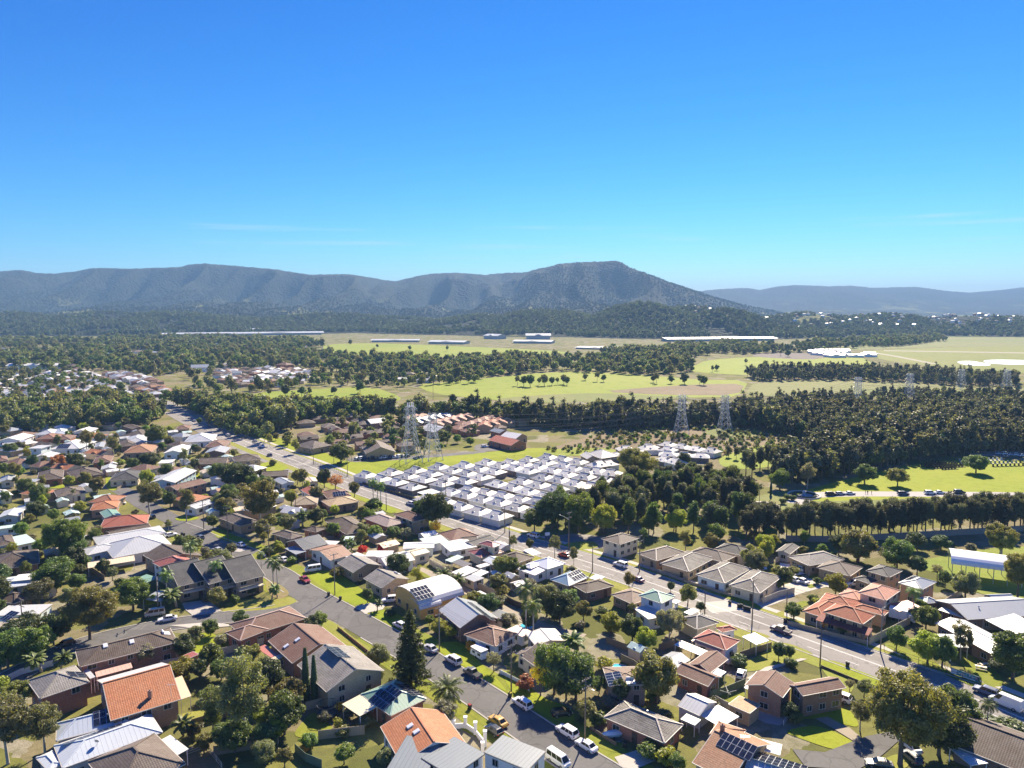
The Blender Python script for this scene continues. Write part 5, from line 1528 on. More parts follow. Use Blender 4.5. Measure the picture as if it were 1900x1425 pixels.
h = house('V1', (1300, 282), (1480, 232), (1370, 105), 4.8, 'gable', 'x', 20, T_CHAR, B_TAN, DUP + 'middle one behind the round bush', wmin=2.6); balcony(h, 'V1', (1310, 335), (1470, 295), 2.7, 1.2)
h = house('V2', (125, 272), (308, 226), (205, 100), 4.8, 'gable', 'x', 20, T_CHAR, B_TAN, DUP + 'the one at the street corner with cream balcony', wmin=2.6); balcony(h, 'V2', (150, 330), (305, 288), 2.5, 1.4)
canopy('V1', (885, 375), (1000, 390), (1100, 340), 3.0, M_GREY, 'grey carport roof beside the duplex palms')
# ---- houses between side street and bottom edge
h = house('V2', (180, 612), (565, 492), (440, 425), 3.2, 'hip', 'x', 22, T_BROWN, B_RED, 'red brick corner house with brown hip roof and small front wing', cap=paint((0.42, 0.30, 0.24)))
wing(h, 'V2', (62, 582), (152, 632), (330, 560), 3.2, 'hip', 'y', 22, T_BROWN, B_RED, cap=paint((0.42, 0.30, 0.24)))
h = house('V2', (478, 772), (810, 662), (632, 540), 4.0, 'gable', 'y', 21, T_BROWN, B_BRN, 'brown tiled gable house between the corner house and the tan brick gable')
for p in ((510, 628), (440, 668)): place_on(h, 'skylight', SKYL, 'V2', p)
canopy('V2', (255, 678), (345, 738), (388, 712), 3.0, metal((0.42, 0.16, 0.12)), 'pink patio roof attached behind the brown gable house', 'patio_roof', 'patio roof')
canopy('V2', (342, 742), (368, 757), (490, 700), 3.1, M_CREAM, 'cream patio roof strip behind the brown gable house', 'patio_roof', 'patio roof')
h = house('V2', (690, 950), (1047, 818), (838, 672), 4.4, 'gable', 'y', 22, T_GREY, B_BLOND, 'blond brick gable house with grey weathered tiles behind two cypresses', wmin=5)
solar(h, 'V2', (760, 705), 6, 2); place_on(h, 'antenna', AERIAL, 'V2', (815, 790), level=True)
h = house('V2', (905, 965), (1088, 1097), (1370, 1032), 3.3, 'hip', 'long', 23, M_GREEN, B_RED, 'green metal hip roof house covered in solar panels', cap=metal((0.36, 0.5, 0.42)))
solar(h, 'V2', (1035, 1000), 5, 2); solar(h, 'V2', (1090, 965), 4, 2); solar(h, 'V2', (1200, 940), 6, 2)
canopy('V2', (785, 1027), (897, 1102), (1005, 1040), 3.0, metal((0.55, 0.52, 0.38)), 'cream patio roof on posts beside the green roof', 'patio_roof', 'patio roof')
h = house('V2', (1155, 1397), (1560, 1275), (1335, 1083), 3.6, 'gable', 'y', 20, T_TERRA, W_WHITE, 'white house with weathered terracotta gable roof and two skylights', cap=tile((0.5, 0.2, 0.1)))
for p in ((1210, 1165), (1250, 1200)): place_on(h, 'skylight', SKYL, 'V2', p)
# modern grey house at the bottom
h = house('V3', (-60, 1365), (130, 1480), (345, 1345), 4.6, 'flat', 'x', 3, M_SLATE, W_WHITE, 'modern house with flat slate-grey metal roofs at the bottom edge', over=0.2, trim=gloss((0.10, 0.11, 0.12), 0.4), name='house')
wing(h, 'V3', (330, 1330), (600, 1440), (670, 1310), 5.2, 'flat', 'x', 3, M_SLATE, W_WHITE, over=0.1, trim=gloss((0.10, 0.11, 0.12), 0.4))
wing(h, 'V2', (1060, 1440), (1300, 1480), (1530, 1290), 4.4, 'skillion', 'x', 3, M_SLATE, W_WHITE, over=0.2, trim=gloss((0.10, 0.11, 0.12), 0.4))
# ---- far side of the residential street, from the top
h = house('M2', (440, 892), (572, 952), (706, 888), 3.0, 'gable', 'y', 18, M_DARK, B_RED, 'brick house with ribbed black metal gable roof near the street poles', cap=False)
wing(h, 'M2', (615, 905), (800, 915), (835, 890), 2.8, 'flat', 'x', 3, M_WHITE, B_RED)
canopy('M2', (428, 940), (510, 985), (570, 955), 2.6, M_GREY, 'grey carport in front of the black ribbed roof')
h = house('V2', (585, 67), (712, 133), (860, 100), 3.0, 'gable', 'y', 12, M_RUST, W_PALE, 'pale house with rusty brown sheet-metal roof')
wing(h, 'V2', (800, 110), (850, 130), (895, 90), 2.8, 'flat', 'x', 3, M_WHITE, W_PALE)
h = house('V2', (856, 208), (1028, 163), (925, 108), 3.2, 'gable', 'y', 20, T_GREY, B_TAN, 'tan brick gable house with grey tiles next to the rusty roof', wmin=4)
h = house('V2', (1032, 304), (1208, 250), (1098, 193), 3.2, 'gable', 'y', 20, T_GREY, B_BLOND, 'cream brick gable house with grey tiles next to the arched-roof house', wmin=4)
place_on(h, 'water_heater', HEATER, 'V2', (1120, 215))
h = house('V2', (1110, 328), (1268, 428), (1575, 362), 3.4, 'vault', 'y', 24, M_WHITE, W_YEL, 'yellow house with white arched metal roof and solar panels', over=0.3)
wing(h, 'V2', (1195, 380), (1270, 440), (1400, 400), 3.0, 'vault', 'y', 22, M_WHITE, W_YEL, over=0.3)
solar(h, 'V2', (1285, 335), 5, 3)
_gd = MB(); _gd.box((0, 0, 0), (4.6, 0.08, 2.2));
for k in range(5): _gd.box((0, 0.05, -0.9 + 0.45 * k), (4.5, 0.04, 0.38))
GARD = _gd.mesh('garage_door', [paint((0.07, 0.075, 0.08), 0.4)])
def garage_door(h, V, p, z=1.15, ang=0.0, w=1.0, mat=None):
 c = GV(V, p, z); o = inst('garage_door', GARD, h['root'], mat=mat); o.matrix_local = h['root'].matrix_basis.inverted() @ Matrix.Translation(c) @ Matrix.Rotation(ang, 4, 'Z') @ Matrix.Scale(w, 4, (1, 0, 0))
h = house('V3', (180, 552), (412, 492), (240, 395), 4.0, 'gable', 'y', 24, (M_SLATE, M_LG), B_BRN, 'brick gable house with slate-grey metal roof and dark porch awning')
solar(h, 'V3', (310, 450), 12, 1)
canopy('V3', (85, 500), (180, 555), (240, 510), 2.9, M_LG, 'grey porch awning on the slate-roofed gable house', 'porch_awning', 'awning')
h = house('V3', (205, 595), (400, 668), (605, 612), 3.0, 'hip', 'long', 22, T_BROWN, W_WHITE, 'white house with brown tiled hip roof beside the camper trailer', cap=paint((0.40, 0.27, 0.2)))
wing(h, 'V3', (470, 565), (565, 610), (640, 585), 2.6, 'flat', 'x', 3, metal((0.62, 0.48, 0.40)), W_WHITE)
h = house('V3', (660, 800), (872, 728), (770, 655), 3.4, 'gable', 'y', 20, T_WARM, W_CREAM, 'cream house with dark grey-brown tiles behind the yellowing tree')
wing(h, 'V3', (525, 712), (600, 745), (680, 700), 3.2, 'gable', 'y', 18, T_WARM, W_CREAM)
h = house('V3', (1108, 910), (1348, 903), (985, 800), 4.7, 'hip', 'long', 8, tile((0.22, 0.15, 0.11), 0.3), brick((0.42, 0.28, 0.2)), 'two-storey pinkish brick house with low brown roof, solar panels and ivy', wmin=3)
solar(h, 'V3', (1140, 872), 5, 2); place_on(h, 'water_heater', HEATER, 'V3', (1235, 872))
h = house('V3', (1075, 1107), (1452, 1268), (1622, 1176), 3.0, 'hip', 'x', 23, T_LICH, B_RED, 'weathered grey-brown hip roof house behind the covered dinghy', cap=paint((0.45, 0.40, 0.34)))
place_on(h, 'roof_vent', VENT, 'V3', (1345, 1085), level=True)
house('V3', (650, 662), (838, 630), (725, 565), 3.0, 'gable', 'y', 10, metal((0.55, 0.53, 0.50)), W_GREY, 'house with pale fawn low gable roof behind two tall palms', wmin=5)
shed('V3', (360, 470), (440, 500), (530, 480), 2.6, 'flat', 'x', 3, M_DARK, W_GREY, 'black flat-roofed garage near the swimming pool')
# ---- blocks between back lane and main road
house('W5', (80, 187), (312, 142), (225, 85), 2.8, 'skillion', 'x', 4, M_MINT, W_WHITE, 'low building with pale mint roof near the brown hip roof', wins=False)
house('W5', (330, 257), (622, 202), (440, 138), 2.8, 'skillion', 'x', 4, M_WHITE, W_WHITE, 'long white flat-roofed outbuilding beside the red two-storey house', wmin=5)
shed('W5', (-60, 305), (102, 262), (40, 205), 3.0, 'gable', 'x', 14, M_CREAM, W_CREAM, 'cream weatherboard shed with gable roof by the lane')
house('W5', (-190, 225), (150, 215), (70, 150), 3.0, 'gable', 'x', 10, M_WHITE, W_PALE, 'white-roofed workshop next to the cream shed', wmin=6)
h = house('V2', (1060, 165), (1240, 130), (1180, 75), 3.4, 'gable', 'x', 14, M_WHITE, W_WHITE, 'big white metal gable shed above the cream brick house', name='shed', cat='shed'); place_on(h, 'skylight', SKYL, 'V2', (1180, 85))
shed('V2', (930, 110), (1090, 110), (1060, 75), 2.8, 'flat', 'x', 3, M_WHITE, W_WHITE, 'white flat carport roof beside the big white shed')
house('W5', (345, 142), (645, 82), (515, -5), 3.0, 'hip', 'long', 24, tile((0.25, 0.14, 0.10), 0.2), B_TAN, 'house with plain russet hip roof beside the main road')
house('W5', (590, 192), (835, 112), (700, 78), 3.0, 'gable', 'long', 12, T_CHAR, W_CREAM, 'low house with near-black roof beside the red two-storey house')
h = house('W5', (525, 255), (665, 325), (925, 265), 3.0, 'hip', 'long', 18, M_RED, W_CREAM, 'cream two-storey house with red metal roofs near the main road')
wing(h, 'W5', (645, 167), (800, 212), (908, 182), 5.6, 'hip', 'long', 22, M_RED, W_CREAM, cap=paint((0.6, 0.4, 0.36)))
h = house('W5', (840, 422), (997, 376), (835, 312), 3.0, 'gable', 'y', 14, M_BG, B_TAN, 'house with pale blue-grey metal gable behind leafy yards')
wing(h, 'W5', (612, 418), (660, 440), (790, 365), 2.7, 'flat', 'x', 3, M_WHITE, W_WHITE)
h = house('W5', (850, 318), (1052, 390), (1250, 316), 3.0, 'hip', 'long', 20, T_DKB, B_TAN, 'tan house with dark brown roof beside a white carport on the main road')
canopy('W5', (1130, 242), (1240, 302), (1332, 280), 2.8, M_WHITE, 'white flat carport facing the main road beside the dark brown roof')
h = house('W5', (1395, 452), (1600, 388), (1470, 300), 3.4, 'hip', 'long', 24, metal((0.70, 0.72, 0.74)), W_BOARD, 'white weatherboard cottage with silver patched hip roof')
wing(h, 'W5', (1060, 448), (1262, 518), (1400, 458), 2.8, 'skillion', 'x', 4, metal((0.62, 0.6, 0.62)), W_BOARD); wing(h, 'W5', (1125, 415), (1215, 445), (1300, 390), 3.4, 'hip', 'long', 20, metal((0.70, 0.72, 0.74)), W_BOARD)
h = house('V3', (740, 252), (856, 292), (1000, 245), 3.0, 'hip', 'long', 24, M_BLUE, B_TAN, 'house with bright blue metal hip roof and one solar array', cap=metal((0.3, 0.42, 0.5))); solar(h, 'V3', (905, 225), 5, 2)
wing(h, 'V3', (985, 245), (1040, 260), (1098, 242), 2.8, 'flat', 'x', 3, M_WHITE, W_WHITE)
h = house('V3', (880, 287), (965, 335), (1115, 280), 3.0, 'hip', 'long', 20, T_DKB, B_BRN, 'brown house with dark tiles next to the blue metal roof')
house('V3', (1120, 345), (1252, 405), (1348, 348), 3.0, 'hip', 'long', 20, tile((0.27, 0.2, 0.15), 0.3), B_ORG, 'tan tiled hip roof house with two solar strips by the main road')
h = house('W3', (45, 905), (410, 1032), (657, 930), 5.4, 'hip', 'long', 22, M_GREEN, W_WHITE, 'white two-storey house with sea-green metal hip roof', cap=metal((0.45, 0.6, 0.52)), wmin=4)
wing(h, 'W3', (560, 1010), (640, 1040), (795, 1035), 3.6, 'flat', 'x', 3, M_WHITE, W_WHITE); wing(h, 'W3', (-40, 1110), (200, 1290), (420, 1170), 3.0, 'flat', 'x', 3, M_LG, W_WHITE)
canopy('W3', (765, 1172), (870, 1217), (985, 1147), 2.7, paint((0.8, 0.79, 0.8), 0.4, 0.1), 'bright white shade sail beside the sea-green roofed house', 'shade_sail', 'shade sail')
house('V4', (190, 497), (312, 562), (442, 515), 3.0, 'hip', 'long', 22, T_CHAR, W_CREAM, 'cream house with charcoal tiled hip roof beside the main road', cap=paint((0.3, 0.29, 0.28)))
shed('W5', (985, 602), (1062, 642), (1152, 605), 2.1, 'gable', 'y', 18, M_WHITE, W_GREY, 'small pale garden shed by the bright vegetable garden')
shed('W5', (345, 485), (465, 532), (645, 472), 2.6, 'skillion', 'x', 3, M_WHITE, W_GREY, 'white skillion shed backing onto the narrow lane')
shed('W5', (480, 545), (590, 592), (688, 547), 2.4, 'flat', 'x', 3, M_GREY, W_GREY, 'grey flat shed backing onto the narrow lane')
canopy('W5', (560, 505), (650, 535), (760, 490), 2.5, M_WHITE, 'white patio roof between the lane sheds', 'patio_roof', 'patio roof')
canopy('W5', (770, 470), (800, 520), (875, 480), 2.3, M_WHITE, 'tiny white gazebo roof in the leafy yards', 'gazebo', 'gazebo')
canopy('W5', (340, 375), (480, 430), (560, 395), 2.4, metal((0.10, 0.09, 0.09)), 'dark mesh shade house roof behind the lane sheds', 'shade_house', 'shade house')
canopy('W5', (270, 350), (340, 375), (480, 325), 2.4, M_MINT, 'pale mint patio roof behind the lane sheds', 'patio_roof', 'patio roof')
# ---- right of the overgrown garden
h = house('V4', (290, 617), (492, 692), (607, 642), 3.6, 'hip', 'long', 23, T_RED, W_WHITE, 'white cottage with maroon tiled hip roof beside white carports', cap=paint((0.42, 0.2, 0.16)))
wing(h, 'V4', (428, 552), (470, 580), (552, 556), 3.4, 'hip', 'long', 20, T_RED, W_WHITE)
canopy('V4', (595, 607), (682, 657), (752, 632), 2.8, paint((0.8, 0.8, 0.78), 0.4, 0.1), 'white flat carport beside the white maroon-roofed cottage')
canopy('V4', (170, 657), (350, 732), (392, 706), 2.7, M_WHITE, 'long white pergola roof behind the maroon-roofed cottage', 'pergola', 'pergola')
canopy('V4', (275, 632), (450, 705), (482, 690), 3.0, metal((0.6, 0.35, 0.26)), 'striped pinkish awning along the maroon-roofed cottage', 'awning', 'awning')
h = house('V4', (175, 828), (382, 916), (466, 858), 3.2, 'gable', 'x', 22, T_BROWN, B_RED, 'red brick L-shaped house with brown tiles and white sail awning')
wing(h, 'V4', (258, 780), (395, 832), (506, 748), 3.2, 'gable', 'y', 22, T_BROWN, B_RED)
canopy('V4', (385, 835), (450, 862), (505, 835), 2.9, paint((0.8, 0.78, 0.74), 0.5, 0.1), 'white shade sail in the yard of the L-shaped house', 'shade_sail', 'shade sail')
h = house('V4', (612, 907), (846, 985), (958, 908), 4.8, 'gable', 'y', 20, T_BROWN, B_BRN, 'big brown brick house with stepped gables and white verandah awning')
wing(h, 'V4', (880, 905), (972, 975), (1142, 858), 4.8, 'gable', 'y', 22, T_BROWN, B_BRN, wmin=2.6)
canopy('V4', (605, 925), (800, 1000), (845, 985), 3.0, metal((0.70, 0.73, 0.78)), 'white striped verandah awning on the stepped gable house', 'awning', 'awning')
h = shed('V4', (195, 1037), (328, 1097), (420, 1010), 3.0, 'gable', 'x', 20, M_LG, W_GREY, 'blue-grey metal gable garage behind the weathered hip roof')
canopy('V4', (330, 1095), (460, 1172), (636, 1148), 2.5, metal((0.5, 0.52, 0.55)), 'low grey carport roof beside the blue-grey garage')
canopy('V4', (210, 1120), (300, 1160), (340, 1130), 2.5, M_MINT, 'pale green awning below the blue-grey garage', 'awning', 'awning')
shed('V4', (510, 1030), (640, 1087), (714, 1037), 2.8, 'flat', 'x', 3, tile((0.48, 0.30, 0.17), 0.2), B_TAN, 'flat-roofed tan brick garage below the stepped gable house', name='garage', cat='garage')
h = house('V4', (285, 1390), (520, 1510), (772, 1275), 3.4, 'gable', 'x', 20, T_ORBR, B_TAN, 'sandy orange tiled house with solar panels behind the blue-grey garage')
wing(h, 'V4', (390, 1215), (560, 1275), (720, 1225), 3.6, 'hip', 'long', 16, T_ORBR, B_TAN)
solar(h, 'V4', (560, 1290), 6, 2); place_on(h, 'antenna', AERIAL, 'V4', (605, 1330), level=True); place_on(h, 'chimney', CHIM, 'V4', (470, 1200), level=True)
canopy('V4', (700, 1310), (830, 1345), (905, 1300), 2.6, paint((0.75, 0.72, 0.66)), 'white patio roof beside the sandy orange house', 'patio_roof', 'patio roof')
h = house('V4', (600, 1470), (880, 1560), (1020, 1430), 3.2, 'gable', 'x', 16, M_BG, W_WHITE, 'pale metal roof full of solar panels at the bottom edge'); solar(h, 'V4', (830, 1395), 8, 3)
h = house('V5', (885, 1275), (1330, 1450), (1390, 1225), 3.2, 'gable', 'x', 20, T_DKB, B_BRN, 'brown tiled house at the bottom edge beside a small palm')
wing(h, 'V5', (1140, 1260), (1230, 1330), (1400, 1240), 3.8, 'gable', 'y', 20, T_BROWN, B_BRN)
canopy('V5', (870, 1295), (1010, 1410), (1060, 1352), 2.6, M_WHITE, 'ribbed white patio roof beside the small palm', 'patio_roof', 'patio roof')
# ---- far side of the main road
h = house('M3', (1052, 868), (1185, 912), (1400, 885), 4.8, 'hip', 'long', 20, T_WARM, W_CREAM, 'cream two-storey house with dark hip roof next to the cemetery entrance', wmin=2.8)
h = house('W3', (20, 228), (328, 348), (802, 215), 3.2, 'hip', 'long', 22, T_WARM, B_TAN, 'tan villa with dark tiled hip roof behind a leafy fence', cap=paint((0.36, 0.32, 0.28)))
h = house('W3', (390, 392), (848, 522), (1402, 345), 3.2, 'hip', 'long', 22, T_LICH, W_OR, 'orange-walled cottage with lichened dark hip roof', cap=paint((0.42, 0.38, 0.33)))
h = house('W3', (958, 572), (1418, 708), (1905, 490), 3.2, 'hip', 'long', 22, T_LICH, W_PALE, 'pale blue-white cottage with lichened hip roof', cap=paint((0.48, 0.43, 0.37)))
h = house('V4', (513, 287), (702, 338), (888, 248), 3.2, 'hip', 'long', 22, T_LICH, W_CREAM, 'cream corner cottage with white-flecked lichened hip roof and steel fence', cap=paint((0.48, 0.43, 0.37)))
house('W3', (840, 215), (1392, 372), (1605, 272), 3.2, 'hip', 'long', 22, T_WARM, W_OR, 'dark hip-roofed villa tucked behind the lichened cottages')
house('V4', (420, 62), (605, 107), (692, 72), 3.2, 'hip', 'long', 22, T_CHAR, W_CREAM, 'black tiled villa hip roof close to the pine row')
h = house('W4', (600, 237), (882, 362), (1245, 228), 3.2, 'hip', 'long', 20, T_GREY, B_TAN, 'grey tiled villa with white concrete forecourt and parked car')
h = house('W4', (440, 165), (625, 205), (770, 108), 3.0, 'gable', 'y', 18, T_CHAR, W_GREY, 'dark villa with black garage door in the shade'); garage_door(h, 'W4', (535, 185), 1.15, h['rz'])
h = house('W4', (990, 387), (1440, 503), (1665, 398), 3.2, 'hip', 'long', 20, T_WARM, B_TAN, 'tan villa with dark garage door and lamp on its lawn');
garage_door(h, 'W4', (1318, 530), 1.15, h['rz'])
h = house('V5', (360, 197), (502, 238), (617, 205), 5.2, 'hip', 'long', 20, T_CHAR, B_TAN, 'two-storey tan brick house with black hip roof', wmin=2.6)
wing(h, 'W4', (1488, 532), (1702, 607), (1792, 555), 3.0, 'hip', 'long', 20, T_CHAR, B_TAN)
h = house('V5', (560, 272), (705, 315), (838, 280), 5.2, 'hip', 'long', 20, M_GREY, B_ORG, 'two-storey orange brick house with slate-grey hip roof', wmin=2.6); solar(h, 'V5', (640, 245), 4, 1)
wing(h, 'V5', (670, 365), (735, 400), (785, 375), 3.2, 'hip', 'long', 22, M_GREY, B_ORG)
h = house('V5', (308, 332), (482, 382), (588, 325), 5.2, 'hip', 'long', 22, T_PINK, W_CREAM, 'cream two-storey house with salmon pink hip roof', cap=tile((0.6, 0.34, 0.25)))
wing(h, 'V5', (185, 345), (320, 385), (330, 330), 3.2, 'hip', 'long', 18, T_PINK, W_CREAM)
canopy('V5', (478, 407), (565, 452), (655, 408), 3.0, M_RED, 'red metal carport beside the salmon pink roof')
h = house('W4', (1075, 985), (1612, 1155), (1885, 1060), 4.8, 'hip', 'long', 24, T_VILLA, B_TAN, 'large two-storey villa with red tiled roofs and columned verandah', cap=tile((0.55, 0.25, 0.14)), wmin=2.4)
wing(h, 'W4', (800, 975), (1080, 1065), (1300, 885), 3.2, 'hip', 'long', 22, T_VILLA, B_TAN, cap=tile((0.55, 0.25, 0.14)))
wing(h, 'W4', (1000, 865), (1500, 985), (1640, 850), 3.4, 'hip', 'long', 20, T_VILLA, B_TAN, cap=tile((0.55, 0.25, 0.14)))
wing(h, 'W4', (1480, 920), (1900, 1040), (1960, 980), 3.4, 'hip', 'long', 20, T_VILLA, B_TAN, cap=tile((0.55, 0.25, 0.14)))
canopy('W4', (975, 1098), (1690, 1312), (1765, 1262), 3.0, tile((0.26, 0.07, 0.05), 0.1), 'dark red tiled verandah roof on white columns along the villa', 'verandah_roof', 'verandah', slope=14)
# ---- preschool and school
h = house('V5', (990, 500), (1480, 470), (1390, 345), 3.4, 'gable', 'x', 15, M_GREY, B_BRN, 'long blue-grey metal roofed school block', name='school_building', cat='school'); place_on(h, 'roof_vent', VENT, 'V5', (1060, 430), level=True)
h = house('V5', (790, 522), (1140, 715), (1205, 625), 3.2, 'gable', 'x', 14, M_LG, B_BRN, 'low preschool building with pale grey ribbed roof', name='school_building', cat='school')
canopy('V5', (1080, 492), (1270, 592), (1420, 545), 3.2, M_WHITE, 'broad white ribbed canopy between the school blocks', 'covered_way', 'canopy')
canopy('V5', (805, 440), (960, 490), (1000, 480), 3.0, metal((0.6, 0.58, 0.5)), 'pale cream covered way joining the school roofs', 'covered_way', 'canopy')
canopy('V5', (800, 590), (870, 670), (960, 640), 2.8, paint((0.72, 0.75, 0.85), 0.5, 0.05), 'white shade sail in the preschool garden', 'shade_sail', 'shade sail')
shed('V5', (1090, 347), (1155, 382), (1232, 345), 3.2, 'gable', 'y', 22, M_LG, W_NAVY, 'navy blue hut with pale gable roof behind the school')
h = house('V5', (888, 152), (1345, 214), (775, 72), 4.6, 'vault', 'x', 26, paint((0.80, 0.80, 0.79), 0.45, 0.1), W_WHITE, 'white arched shelter roof over the school court', name='sports_shelter', cat='shelter', walls=False, gut=False)
for k in range(6):
 for s in (-1, 1):
  inst('post', POSTM, h['root'], (-h['w'] / 2 + 0.4 + k * (h['w'] - 0.8) / 5, s * (h['d'] / 2 - 0.3), 0), scale=(2, 2, 4.9), mat=STEEL)
